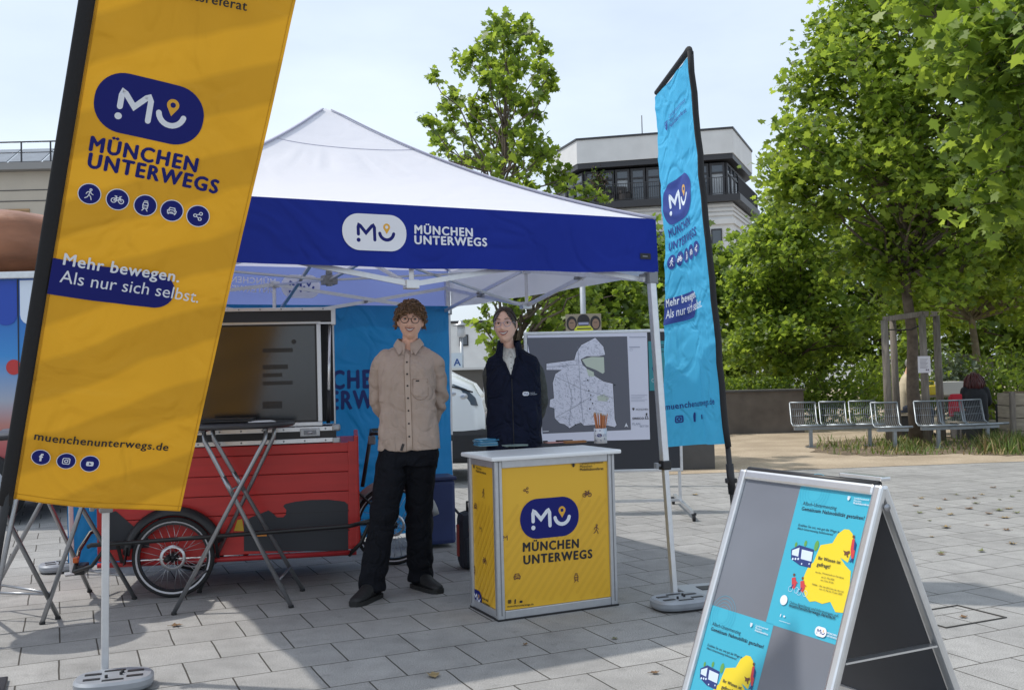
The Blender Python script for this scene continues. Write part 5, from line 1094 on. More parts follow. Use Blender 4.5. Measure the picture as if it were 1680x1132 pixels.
b = MB(); b.tube([K(-.02, -.16, .36), K(-.0, -.17, .37), K(.25, -.18, .375), K(1.58, -.16, .41), K(1.72, -.1, .43)], .014, FRM, 10); b.tube([K(-.12, -.1, .2), K(.0, -.16, .24), K(.1, -.17, .37)], .012, FRM, 10)
b.tube([K(0, -.02, .215), K(BL_, -.02, .215)], .017, RED2, 10); b.tube([K(.0, BD_, .215), K(BL_, BD_, .215)], .017, RED2, 10)
for u in (.02, .9, BL_-.02): b.tube([K(u, -.02, .215), K(u, BD_, .215)], .015, FRM, 8)
b.tube([K(BL_-.05, -.02, .2), K(BL_+.03, -.06, .28), K(BL_+.12, -.08, .48), K(BL_+.2, .1, .62)], .014, FRM, 8); b.tube([K(-.12, -.1, .2), K(-.14, .1, .3), K(-.12, .3, .38), K(-.02, .3, .42)], .014, FRM, 8)
b.box(K(-.1, .0, .2), (.06, .14, .06), FRM, CY, bev=.01); b.tube([K(.44, .2, .25), K(.44, -.14, .25)], .018, FRM, 10)
for u in (.15, .74): b.bar(K(u, -.16, .38), K(u, -.02, .22), .02, .012, FRM)
b.build('frame', cb)
b = MB(); b.box(K(-.12, -.05, .265), (.03, .05, .035), mat('amber_lamp', (.6, .12, .02), .2), CY, bev=.006); b.build('reflector', cb)
def wheel(parent, c, R, ax, name='wheel', spokes=28, disc=True, tw=.026):
    """c hub, ax axle direction"""
    ax = Vector(ax).normalized(); up = Vector((0, 0, 1)); e = up.cross(ax).normalized(); m3 = Matrix((e, up, ax)).transposed()
    w = MB(); w.lathe([(R-.05, -.012), (R-.034, -.014), (R-.032, .014), (R-.05, .012), (R-.05, -.012)], c, BLK, 44, m3); w.lathe([(0, -.05), (.012, -.05), (.012, -.035), (.03, -.03), (.03, .03), (.012, .035), (.012, .05), (0, .05)], c, BLK, 16, m3); o = w.build(name, parent)
    w = MB(); pr = [(R-.034+.034*.5+.5*.034*math.cos(a_)*1.0, tw*math.sin(a_)) for a_ in [2*PI*i/10 for i in range(11)]]; w.lathe(pr, c, RUB, 52, m3)
    w.lathe([(R-.036, tw*.62), (R-.030, tw*.82), (R-.026, tw*.92)], c, mat('reflective_strip', (.6, .6, .62), .3), 52, m3, cap=False); w.lathe([(R-.036, -tw*.62), (R-.030, -tw*.84), (R-.026, -tw*.96)], c, mat('reflective_strip', (.6, .6, .62), .3), 52, m3, cap=False); w.build('tyre', o)
    w = MB()
    for i in range(spokes):
        a_ = 2*PI*i/spokes; s_ = 1 if i % 2 else -1; a2 = a_+(.9 if (i//2) % 2 else -.9); p = c+e*math.cos(a2)*.028+up*math.sin(a2)*.028+ax*.025*s_; q = c+e*math.cos(a_)*(R-.045)+up*math.sin(a_)*(R-.045); w.tube([p, q], .0016, ALU, 4)
    w.build('spokes', o)
    if disc:
        w = MB()
        for sgn in (-1,): w.lathe([(.062, -.036), (.08, -.036), (.08, -.034), (.062, -.034), (.062, -.036)], c, ALU, 36, m3)
        for i in range(6): a_ = i*PI/3; w.bar(c+e*math.cos(a_)*.02+up*math.sin(a_)*.02-ax*.035, c+e*math.cos(a_+.3)*.066+up*math.sin(a_+.3)*.066-ax*.035, .008, .002, ALU)
        w.build('brake_disc', o)
    return o
hub = G(300, 962)+Vector((0, 0, .252)); u0 = (hub-CB).dot(cx_)
wc = K(u0, -.07, .255); wheel(cb, wc, .255, -cy_*-1)
wheel(cb, K(u0, BD_+.09, .255), .255, cy_)
for vv_ in (-.07, BD_+.09):
    m_ = MB(); ring = [(K(u0, vv_, .255)+cx_*math.cos(R_(a_))*.29+Zv*math.sin(R_(a_))*.29) for a_ in range(15, 176, 8)]; m_.tube(ring, .035, BLK, 8, flat=.3); m_.bar(K(u0-.28, vv_, .33), K(u0-.3, vv_, .22), .06, .006, BLK); m_.build('mudguard', cb)
# riding half, to the right behind the standing man
rw = Vector((G(648, 925).x, 7.35, .29)); wheel(cb, rw, .29, cy_, tw=.02)
b = MB(); bbk = rw-cx_*.42+Zv*.02; b.tube([K(BL_+.02, BD_/2, .5), bbk], .02, FRM, 8); b.tube([bbk, bbk-cx_*.06+Zv*.52], .017, FRM, 8); b.tube([K(BL_+.02, BD_/2, .75), bbk-cx_*.05+Zv*.42], .017, FRM, 8); b.tube([bbk, rw+cy_*.05], .01, FRM, 8); b.tube([bbk-cx_*.055+Zv*.45, rw+cy_*.05], .009, FRM, 8); b.tube([bbk-cx_*.055+Zv*.45, rw-cy_*.05], .009, FRM, 8)
b.build('bike_frame', cb)
sd = bbk-cx_*.1+Zv*.56; b = MB(); b.sph(sd, (.13, .07, .03), BLK, 16, 8, rotz(CY)); b.sph(sd+cx_*.09, (.07, .085, .035), BLK, 14, 8, rotz(CY)); b.build('saddle', cb)
hb2 = K(BL_+.12, BD_/2, .98); b = MB(); b.tube([K(BL_+.05, BD_/2, .6), hb2], .014, FRM, 8); b.tube([hb2-cy_*.3+cx_*.1, hb2-cy_*.2, hb2+cy_*.2, hb2+cy_*.3+cx_*.1], .012, FRM, 8); b.tube([hb2-cy_*.3+cx_*.16-Zv*.05, hb2-cy_*.28+cx_*.04-Zv*.02], .015, RUB, 8); b.box(hb2-cy_*.12-Zv*.05, (.05, .06, .06), GREYP, CY, bev=.01); b.build('handlebar', cb)
cr_ = bbk+Zv*-.0; b = MB(); b.lathe([(.07, -.004), (.09, -.004), (.09, .004), (.07, .004), (.07, -.004)], cr_-cy_*.05, FRM, 24, Matrix((cx_, Zv, cy_)).transposed()); b.bar(cr_-cy_*.07, cr_-cy_*.07+cx_*.1-Zv*.12, .02, .012, STEEL); b.box(cr_-cy_*.12+cx_*.1-Zv*.12, (.09, .07, .02), BLK, CY, bev=.004); b.bar(cr_+cy_*.07, cr_+cy_*.07-cx_*.1+Zv*.12, .02, .012, STEEL); b.box(cr_+cy_*.12-cx_*.1+Zv*.12, (.09, .07, .02), BLK, CY, bev=.004); b.build('crank', cb)
b = MB(); b.tube([rw+cx_*math.cos(R_(a_))*.315+Zv*math.sin(R_(a_))*.315 for a_ in range(10, 171, 8)], .03, mat('grey_mudguard', (.3, .3, .3), .4), 8, flat=.25); b.build('mudguard', cb)

# ------------------------------------------------------------------ flight case with screen, standing on the box
SA = R_(11); sx_ = Vector((math.cos(SA), math.sin(SA), 0)); sy_ = Vector((-sx_.y, sx_.x, 0)); SO = P(552, 727, 6.7); SO.z = .944; SW, SD, SH_ = 1.22, .34, .885
def S(u, v, z): return SO-sx_*u+sy_*v+Zv*z                # u runs left from the right-hand edge
fc = thing('flight_case', 'black flight case with silver edges opened round a dark screen', 'case', tuple(S(SW/2, SD/2, 0)), SA)
CASEB = mat('case_laminate', (.02, .02, .022), .5, bump=.2, bs=150)
b = MB(); b.box(S(SW/2, SD/2, .05), (SW, SD, .098), CASEB, SA)
b.build('case_base', fc)
b = MB()
for z in (.012, .088): 
    for v in (0, SD): b.box(S(SW/2, v, z), (SW+.012, .012, .03), ALU, SA, bev=.003)
    for u in (0, SW): b.box(S(u, SD/2, z), (.012, SD, .03), ALU, SA, bev=.003)
for k in range(9):
    for z in (.012, .088): b.tube([S(.07+k*.135, -.008, z), S(.07+k*.135, -.0045, z)], .006, GREYP, 8)
b.build('edge_trim', fc)
for u in (.17, .95): 
    b = MB(); b.box(S(u, -.008, .066), (.13, .016, .055), STEEL, SA, bev=.006); b.box(S(u, -.018, .066), (.08, .008, .03), GREYP, SA, bev=.003); b.tube([S(u-.015, -.022, .066), S(u+.015, -.022, .066)], .006, ALU, 8); b.build('latch', fc)
for u in (0, SW):
    for z in (.006, .092): b = MB(); b.box(S(u, .0, z), (.055, .03, .045), STEEL, SA, bev=.012); b.build('corner', fc)
# raised hood
b = MB(); b.box(S(SW/2, SD-.01, .5), (SW, .018, .76), CASEB, SA); b.box(S(SW/2, SD/2, SH_-.02), (SW, SD, .016), CASEB, SA); b.box(S(SW/2, .008, SH_-.05), (SW-.02, .014, .075), CASEB, SA)
b.box(S(SW-.008, SD/2, .5), (.014, SD, .76), CASEB, SA); b.build('case_hood', fc)
b = MB(); b.box(S(SW/2, 0, SH_-.006), (SW+.012, .03, .022), ALU, SA, bev=.003); b.box(S(0.004, .02, SH_-.055), (.03, .05, .115), ALU, SA, bev=.004); b.box(S(.05, -.002, SH_-.1), (.11, .012, .012), ALU, SA)
for k in range(9): b.tube([S(.07+k*.135, -.018, SH_-.006), S(.07+k*.135, -.0155, SH_-.006)], .005, GREYP, 8)
b.box(S(.002, SD-.01, .47), (.014, .03, .74), ALU, SA, bev=.003); b.build('hood_edge', fc)
b = MB(); b.tube([S(.028, .03, SH_-.1), S(.05, .05, .12)], .009, mat('gas_strut', (.75, .75, .77), .2, .7), 10); b.tube([S(.042, .042, .34), S(.05, .05, .12)], .013, BLK, 10); b.build('strut', fc)
SM_ = .065; b = MB()
sb = [(.10, SW-.02), (.105, .80)]
z0, z1, u0_, u1_ = .105, SH_-.075, .088, SW-.03
for z in (z0+.014, z1-.014): b.box(S((u0_+u1_)/2, .06, z), (u1_-u0_, .07, .028), mat('bezel_silver', (.6, .61, .63), .3, .7), SA, bev=.004)
for u in (u0_+.014, u1_-.014): b.box(S(u, .06, (z0+z1)/2), (.028, .07, z1-z0-.056), mat('bezel_silver', (.6, .61, .63), .3, .7), SA, bev=.004)
sc_ = b.build('screen_bezel', fc)
b = MB(); b.box(S((u0_+u1_)/2, .066, (z0+z1)/2), (u1_-u0_-.054, .05, z1-z0-.054), mat('screen_edge', (.008, .008, .009), .3), SA); fr = Frame(S(u1_-.04, .0405, z0+.04), sx_, Zv); a = Art(b, fr, .0004); w_ = u1_-u0_-.08; h_ = z1-z0-.08
scm = mat('dark_screen', (.012, .014, .018), .13, spec=.9); a.rect(0, 0, w_, h_, scm)
SCD = mat('screen_mark', (.004, .005, .007), .25); U = fr.uv; Zs = lambda x, y: U(320+x*.265, 470+y*.265)
# what the switched-on picture faintly shows
SCO = bpy.data.materials.new('screen_picture'); SCO.use_nodes = True; MATS['screen_picture'] = SCO
n = SCO.node_tree.nodes; l = SCO.node_tree.links; bs_ = n['Principled BSDF']; bs_.inputs['Base Color'].default_value = (.01, .011, .014, 1); bs_.inputs['Roughness'].default_value = .25
tcx = n.new('ShaderNodeTexCoord'); mpx = n.new('ShaderNodeMapping'); mpx.inputs['Location'].default_value = (0, 0, 0); l.new(tcx.outputs['Object'], mpx.inputs[0])
a = Art(b, fr, .0012); a.rect(Zs(418, 397)[0], Zs(418, 410)[1], Zs(605, 397)[0], Zs(418, 384)[1], SCD)
for y, x1, hh in ((500, 575, 14), (550, 540, 12), (600, 605, 12), (735, 540, 22)): a.rect(Zs(418, y)[0], Zs(418, y+hh)[1], Zs(x1, y)[0], Zs(418, y-hh)[1], SCD)
a.circ(Zs(612, 342), .016, SCD, 18); b.build('screen', sc_)

# ------------------------------------------------------------------ folding high tables
def high_table(loc, rz, label):
    t = thing('high_table', label, 'table', loc, rz, 'folding high tables'); Rt = .34
    b = MB(); b.lathe([(0, 1.075), (Rt-.01, 1.075), (Rt, 1.083), (Rt, 1.095), (Rt-.008, 1.103), (0, 1.105)], (0, 0, 0), mat('table_top_dark', (.03, .03, .034), .4), 44); b.build('tabletop', t, world=False)
    for sgn, hw in ((1, .18), (-1, .235)):
        for y in (-hw, hw):
            b = MB(); b.tube([(-.19*sgn, y*.62, 1.07), (-.185*sgn, y*.66, 1.0), (.335*sgn, y*1.28, .012)], .0135, STEEL, 10); b.tube([(.333*sgn, y*1.275, .014), (.336*sgn, y*1.28, 0)], .0165, RUB, 10); lg = b.build('leg', t, world=False)
            if sgn > 0: qa, qb = Vector((-.185, y*.66, 1.0)), Vector((.335, y*1.28, .012)); m_ = MB(); m_.tube([qa.lerp(qb, .22), qa.lerp(qb, .34)], .0155, STEEL, 10); m_.build('collar', lg, world=False)
        b = MB(); k = .86; a_ = Vector((lerp(-.19*sgn, .335*sgn, k), 0, lerp(1.07, .012, k))); yy = hw*lerp(.62, 1.28, k); b.tube([a_+Vector((0, -yy, 0)), a_+Vector((0, yy, 0))], .008, STEEL, 8)
        if sgn > 0: k = .34; c_ = Vector((lerp(-.19, .335, k), 0, lerp(1.07, .012, k))); yy = hw*lerp(.62, 1.28, k); b.tube([c_+Vector((0, -yy, 0)), c_+Vector((0, yy, 0))], .007, STEEL, 8)
        b.build('cross_rail', t, world=False)
    b = MB(); b.tube([(-.19, -.2, 1.065), (-.19, .2, 1.065)], .011, STEEL, 8); b.tube([(.19, -.2, 1.065), (.19, .2, 1.065)], .011, STEEL, 8); b.build('hinge', t, world=False); return t
tpos = (G(281.5, 1009.7)+G(334, 970)+G(471, 1000)+G(499, 967))/4
ht = high_table((tpos.x, tpos.y, 0), .06, 'folding high table with dark top standing before the red cargo box')
tb_ = copy_tree(ht, None, (-2.80, 6.26, 0), 1.0, 'folding high table right under the yellow banner, beside the red box')
ta_ = copy_tree(ht, None, (-2.99, 5.66, 0), 1.35, 'folding high table cut by the left photo edge')
lt = Vector((tpos.x-.06, tpos.y-.02, 1.107)); t = thing('laptop', 'closed black laptop lying on the high table before the red box', 'laptop', tuple(lt), .1)
b = MB(); b.box((0, 0, .009), (.30, .21, .016), BLK, bev=.005); b.build('base', t, world=False); b = MB(); b.box((0, 0, .021), (.30, .21, .006), mat('laptop_lid', (.02, .02, .022), .35), bev=.003); b.build('lid', t, world=False)
b = MB(); b.box((lt.x+.2, lt.y-.02, 1.109), (.16, .2, .003), PAP, .4); b.build('paper_sheet', label='white paper sheet beside the closed laptop on the high table', cat='paper')

# ------------------------------------------------------------------ white van
VW = mat('van_white', (.74, .77, .78), .22, coat=.6); VB = mat('van_black', (.018, .018, .02), .5); vn = thing('delivery_van', 'white van parked behind the tent, bonnet and headlight in the gap', 'van', (-3.0, 13.4, 0))
y0, y1 = 12.55, 14.5; nose = -.36
prof = [(-5.6, .45), (-5.65, 1.9), (-5.4, 2.15), (-2.3, 2.15), (-1.75, 2.05), (-.95, 1.45), (-.80, 1.36), (-.52, 1.22), (-.40, 1.05), (-.36, .85), (-.36, .66), (-.9, .62), (-1.0, .62), (-1.0, .45)]
b = MB(); n = len(prof); rows = []
for k, (yy, ins) in enumerate(((y0, .10), (y0+.04, .04), (y0+.12, 0), (y1-.12, 0), (y1-.04, .04), (y1, .10))):
    rows.append([(x-(ins*1.6 if x > -1.6 else 0), yy, z-ins*.5*(1 if z > 1 else 0)) for x, z in prof])
vs = [p for r in rows for p in r]; fs = [(i*n+j, i*n+(j+1) % n, (i+1)*n+(j+1) % n, (i+1)*n+j) for i in range(5) for j in range(n)]
b.add(vs, [tuple(reversed(f)) for f in fs]+[tuple(range(n)), tuple(reversed(range(5*n, 6*n)))], VW, False); vb = b.build('body', vn); smooth_auto(vb, 35)
b = MB(); b.box((-.85, (y0+y1)/2, .46), (1.06, y1-y0+.03, .42), VB, bev=.07); b.build('bumper', vn)
b = MB(); b.box((-3.3, y0-.01, .42), (4.4, .04, .2), VB, bev=.01); b.build('sill', vn)
yv = y0-.012; fr = Frame((0, yv+.05, 0), (1, 0, 0), (0, 0, 1)); b = MB(); hl = [(-.86, 1.22), (-.74, 1.235), (-.58, 1.17), (-.47, 1.06), (-.44, .96), (-.52, .97), (-.70, 1.03), (-.86, 1.08)]
b.prism(hl, lambda u, v, t_: Vector((u, yv+.02+t_, v)), 0, .05, mat('headlight_glass', (.10, .11, .12), .05, spec=1)); hd_ = b.build('headlight', vn); b = MB(); b.sph((-.62, yv+.02, 1.08), (.055, .015, .045), ALU); b.sph((-.75, yv+.02, 1.12), (.05, .015, .04), ALU); b.bar((-.86, yv+.016, 1.235), (-.5, yv+.016, 1.13), .02, .02, VB); b.build('lamp', hd_)
b = MB(); b.prism([(-2.2, 1.45), (-1.15, 1.45), (-1.72, 1.95), (-2.2, 1.98)], lambda u, v, t_: Vector((u, y0-.006+t_, v)), 0, .02, glass('van_glass')); b.build('window', vn)
b = MB(); b.prism([(-1.05, 1.48), (-1.72, 2.0), (-1.76, 1.98), (-1.09, 1.46)], lambda u, v, t_: Vector((u+.06, y0+.25+t_*(y1-y0-.5), v+.03)), 0, 1, glass('van_glass')); b.build('windscreen', vn)
for wx in (-1.42, -4.6):
    for yy in (y0+.1, y1-.1):
        b = MB(); m3 = Matrix(((1, 0, 0), (0, 0, 1), (0, 1, 0))); b.lathe([(.2, -.1), (.33, -.11), (.345, -.08), (.345, .08), (.33, .11), (.2, .1)], (wx, yy, .345), RUB, 32, m3); w = b.build('wheel', vn); b = MB(); b.lathe([(0, -.09), (.08, -.1), (.2, -.085), (.2, .085), (0, .09)], (wx, yy, .345), ALU, 24, m3); b.build('rim', w)
b = MB(); b.box((-1.5, y0-.14, 1.5), (.12, .2, .28), VB, bev=.03); b.build('mirror', vn)
# ------------------------------------------------------------------ market van far left
fx1, fy = -4.62, 9.9; fv = thing('market_trailer', 'blue food trailer with striped awning print and silver roof rail, far left', 'food trailer', (-6.9, 10.9, 0))
FB = bpy.data.materials.new('trailer_print'); FB.use_nodes = True; n = FB.node_tree.nodes; l = FB.node_tree.links; bs_ = n['Principled BSDF']; bs_.inputs['Roughness'].default_value = .3
g_ = n.new('ShaderNodeNewGeometry'); sp_ = n.new('ShaderNodeSeparateXYZ'); l.new(g_.outputs['Position'], sp_.inputs[0]); mr_ = n.new('ShaderNodeMapRange'); mr_.inputs['From Min'].default_value = .75; mr_.inputs['From Max'].default_value = 2.2; l.new(sp_.outputs['Z'], mr_.inputs['Value'])
rp_ = n.new('ShaderNodeValToRGB'); l.new(mr_.outputs[0], rp_.inputs[0]); el = rp_.color_ramp.elements; el[0].position = 0; el[0].color = (.45, .10, .10, 1); el[1].position = 1; el[1].color = (.01, .10, .42, 1)
for p_, c_ in ((.16, (.46, .20, .17, 1)), (.32, (.35, .38, .46, 1)), (.62, (.04, .25, .60, 1))): e_ = el.new(p_); e_.color = c_
l.new(rp_.outputs[0], bs_.inputs['Base Color'])
b = MB(); b.box((fx1-2.3, fy+1.1, 1.5), (4.6, 2.2, 1.86), FB, bev=.03); tb2 = b
b = MB(); b.box((fx1-2.3, fy+1.1, .52), (4.5, 2.1, .5), mat('trailer_blue', (.01, .07, .32), .4), bev=.02); b.build('skirt', fv)
b = MB(); b.box((fx1-2.3, fy+.0, 2.44), (4.7, .1, .07), ALU, bev=.01); b.box((fx1-2.3, fy+1.15, 2.45), (4.66, 2.2, .05), ALU); b.build('roof_rail', fv)
fr = Frame((fx1-4.55, fy-.0, 0), (1, 0, 0), (0, 0, 1)); b = tb2; a = Art(b, fr, .003); AWW = mat('awning_white', (.68, .75, .85), .4); AWB = mat('awning_blue', (.01, .06, .40), .4)
for k in range(18):
    x = .1+k*.25; a.poly([(x, 2.39), (x, 2.05)]+[(x+.11+.11*math.cos(t_), 2.05+.1*math.sin(t_)) for t_ in [R_(180+180*i/8) for i in range(1, 8)]]+[(x+.22, 2.05), (x+.22, 2.39)], AWW if k % 2 else AWB)
for x in (4.42, 4.28, 3.2): a.circ((x, 1.54), .075, mat('print_red', (.5, .03, .03), .4), 20)
a.stroke([(4.33, .78), (4.33, 2.4)], .012, BLK, cap=False); b.build('body', fv)
LOAF = mat('loaf_crust', (.26, .105, .05), .5, var=.35, vs=2.2, bump=1.0, bs=9, stretch=(.6, 1, 1.6)); b = MB(); vs = []; fs = []; nu, nv = 60, 30
for j in range(nv+1):
    for i in range(nu):
        t_ = PI*j/nv; a_ = 2*PI*i/nu; d = Vector((math.sin(t_)*math.cos(a_), math.sin(t_)*math.sin(a_), math.cos(t_))); d = Vector([math.copysign(abs(q)**.75, q) for q in d]); r = 1+.05*noise.noise(d*3); vs.append((fx1-1.95+d.x*1.95*r, fy+.95+d.y*.85*r, 2.85+d.z*.43*r))
for j in range(nv):
    for i in range(nu): fs.append((j*nu+i, (j+1)*nu+i, (j+1)*nu+(i+1) % nu, j*nu+(i+1) % nu))
b.add(vs, fs, LOAF, True); b.build('bread_loaf', label='giant brown bread loaf lying on the food trailer roof', cat='bread loaf', origin=(fx1-1.95, fy+.95, 2.42))
for wx in (fx1-.55, fx1-3.6):
    b = MB(); m3 = Matrix(((1, 0, 0), (0, 0, 1), (0, 1, 0))); b.lathe([(.2, -.1), (.33, -.11), (.35, -.08), (.35, .08), (.33, .11)], (wx, fy+.02, .35), RUB, 32, m3); w = b.build('wheel', fv); b = MB(); b.lathe([(0, -.1), (.1, -.105), (.19, -.085), (.2, -.105), (.22, -.09), (.24, -.108)], (wx, fy+.02, .35), mat('wheel_rim_white', (.6, .61, .63), .35, .4), 28, m3); b.build('rim', w)

# ------------------------------------------------------------------ metal seats, stakes, planter, notice
MESH = mat('seat_steel', (.30, .33, .36), .4, .7, var=.1, vs=20)
def seat_bench(p0, ang, n, label, curve=0., gap0=0):
    """row of wire seats; p0 front-left foot; local x along the row"""
    t = thing('metal_bench', label, 'bench', (p0.x, p0.y, 0), ang, 'metal seat rows')
    W_ = .47; x = 0.; th = 0.; pos = Vector((0, 0, 0))
    for k in range(n):
        ex = Vector((math.cos(th), math.sin(th), 0)); ey = Vector((-ex.y, ex.x, 0)); o = pos.copy()
        def q(u, v, z): return o+ex*u+ey*v+Zv*z
        b = MB(); w = W_-.03
        b.tube([q(.015, .0, .37), q(.015, .4, .35), q(.015, .5, .40), q(.015, .57, .73)], .014, MESH, 8); b.tube([q(w, .0, .37), q(w, .4, .35), q(w, .5, .40), q(w, .57, .73)], .014, MESH, 8); b.tube([q(.015, .57, .73), q(w, .57, .73)], .014, MESH, 8); b.tube([q(.015, 0, .37), q(w, 0, .37)], .02, MESH, 8)
        s_ = b.build('seat', t, world=False); b = MB()
        for i in range(1, 13): u = .015+(w-.015)*i/13; b.tube([q(u, .0, .37), q(u, .42, .352), q(u, .5, .40), q(u, .57, .73)], .0035, MESH, 4)
        for z_, v_ in ((.51, .523), (.62, .547)): b.tube([q(.015, v_, z_), q(w, v_, z_)], .004, MESH, 4)
        b.build('wire_mesh', s_, world=False)
        if k % 2 == 0:
            b = MB(); b.bar(q(W_*.55, .25, 0), q(W_*.55, .25, .31), .05, .05, MESH); b.box(q(W_*.55, .25, .01), (.16, .16, .012), MESH, th); b.build('leg', t, world=False)
        b = MB(); b.bar(q(-.01, .25, .315), q(W_+.0, .25, .315), .06, .05, MESH, up=Zv); b.build('beam', t, world=False)
        pos = pos+ex*W_; th += curve
    return t
gb = G(1452, 741); seat_bench(Vector((gb.x, gb.y-.0, 0)), .02, 1, 'single wire seat left of the staked tree, next to its notice')
gb = G(1524, 738); seat_bench(Vector((gb.x, gb.y, 0)), .0, 3, 'curving row of wire seats right of the staked tree with a person behind', .16)
gb = G(1318, 738); seat_bench(Vector((gb.x, gb.y+.2, 0)), .0, 3, 'row of wire seats left of the staked tree, nearer the low wall', -.04)
STK = mat('weathered_stake', (.19, .165, .14), .9, var=.3, vs=5, bump=.5, stretch=(6, 6, .8)); sps = []
stk = thing('tree_stakes', 'frame of weathered wooden posts and top rails holding the plane tree', 'tree stake', tuple(T1))
for i, (px, py, pt) in enumerate(((1461, 733, 526), (1523, 731, 517), (1546, 724, 517), (1474, 722, 524))):
    g = G(px, py); zt = P(0, pt, g.y).z if False else P(px-12, pt, g.y).z; b = MB(); b.tube([(g.x, g.y, 0), (g.x-.02, g.y, zt*.5), (g.x-.03, g.y, zt)], [.068, .062, .056], STK, 12); b.build('post', stk); sps.append(Vector((g.x-.03, g.y, zt)))
b = MB()
for i, j in ((0, 1), (1, 2), (2, 3), (3, 0)): b.bar(sps[i]+Vector((0, 0, .02+.001*i)), sps[j]+Vector((0, 0, .02+.001*i)), .05, .085, STK, bev=.006)
b.build('top_rail', stk)
b = MB(); tc_ = Vector((T1.x-.25, T1.y, sps[0].z-.15)); b.tube([sps[0]-Zv*.15, tc_+Vector((0, -.1, 0)), sps[1]-Zv*.15], .012, mat('tie_band', (.05, .05, .05), .8), 6); b.build('strap', stk)
nt = sps[1]; b = MB(); zc = P(1515, 598, nt.y-.08).z; xc = P(1516, 598, nt.y-.08).x; b.box((xc, nt.y-.085, zc), (.2, .012, .27), mat('notice_white', (.62, .60, .64), .5)); fr = Frame((xc-.1, nt.y-.0915, zc-.135), (1, 0, 0), (0, 0, 1)); a = Art(b, fr, .0015); NK = mat('notice_ink', (.15, .12, .16), .6)
for k in range(8): a.stroke([(.03, .22-k*.02), (.16-(k % 3)*.015, .22-k*.02)], .005, NK, cap=False)
for x in (.12, .15): a.rect(x, .035, x+.02, .06, NK)
b.build('notice', label='white printed notice fixed to the middle wooden stake', cat='notice')
# rear stakes at the second trunk
st2 = thing('tree_stakes', 'pale wooden stakes in the shade round the far right trunk', 'tree stake', tuple(T3+Vector((.5, .3, 0))))
for px in (1582, 1613, 1620, 1627): g = P(px, 640, T3.y+.3); zt = P(px, 586, T3.y).z; b = MB(); b.tube([(g.x, T3.y+.2+(px % 3)*.12, 0), (g.x, T3.y+.2+(px % 3)*.12, zt)], .06, STK, 10); b.build('post', st2)
g0_ = P(1580, 584, T3.y+.2); g1_ = P(1604, 583, T3.y+.2); b = MB(); b.bar(g0_, g1_, .06, .08, STK); b.build('top_rail', st2)
pw_ = mat('planter_wood', (.30, .26, .20), .85, var=.2, vs=4, stretch=(1, 1, 6)); g = G(1664, 728); pl_ = thing('wooden_planter', 'pale wooden plank planter box at the right edge behind the seats', 'planter', (g.x+.8, g.y+.5, 0)); b = MB()
for k in range(4): b.box((g.x+.8, g.y+.22, .1+k*.205), (1.7, .4, .195), pw_, bev=.008)
b.build('box', pl_)
for x in (g.x-.02, g.x+1.62): b = MB(); b.box((x, g.y-.03, .42), (.07, .07, .84), STK); b.build('post', pl_)
b = MB(); b.box((g.x+.8, g.y+.22, .825), (1.55, .3, .03), M_soil); b.build('soil', pl_)
shrub('leafy plants growing in the wooden planter at the right edge', (g.x+.9, g.y+.25, 0), (.7, .3, 1.35), 900, .12, [LEAF_A, LEAF_B], name='planter_plant', group='shrubs in the planted area')
# table and coloured cloths beyond the seats
g = P(1545, 650, 19.0); t = thing('garden_table', 'low table behind the seats holding a white box', 'table', (g.x, 19.0, 0)); b = MB(); b.box((g.x, 19, .72), (1.5, .7, .04), pw_); b.build('tabletop', t)
for x in (-.65, .65):
    for y in (-.28, .28): b = MB(); b.box((g.x+x, 19+y, .35), (.06, .06, .7), pw_); b.build('leg', t)
b = MB(); x_ = P(1558, 650, 18.9).x; b.box((x_, 18.9, .86), (.42, .3, .24), mat('carton', (.6, .58, .54), .6), .1, bev=.01); b.build('box', label='pale cardboard box standing on the table behind the seats', cat='box')
b = MB(); x_ = P(1528, 650, 18.8).x; b.box((x_, 18.8, .83), (.24, .2, .18), mat('bag_yellow', (.65, .5, .03), .6), .3, bev=.04); b.tube([(x_-.07, 18.8, .9), (x_-.05, 18.8, 1.0), (x_+.05, 18.8, 1.0), (x_+.07, 18.8, .9)], .008, mat('bag_yellow', (.65, .5, .03), .6), 6); b.build('bag', label='small yellow bag on the table left of the pale box', cat='bag')
b = MB(); x_ = P(1553, 690, 17.4).x; b.box((x_, 17.0, .66), (.2, .07, .3), mat('red_cloth', (.5, .02, .04), .8, bump=.6, bs=12), .1, bev=.03); b.box((x_-.09, 17.0, .6), (.07, .06, .34), mat('red_cloth', (.5, .02, .04), .8), .1, bev=.025); b.build('jacket', label='red jacket hanging behind the wire seat back', cat='jacket', origin=(x_, 17.0, .43))
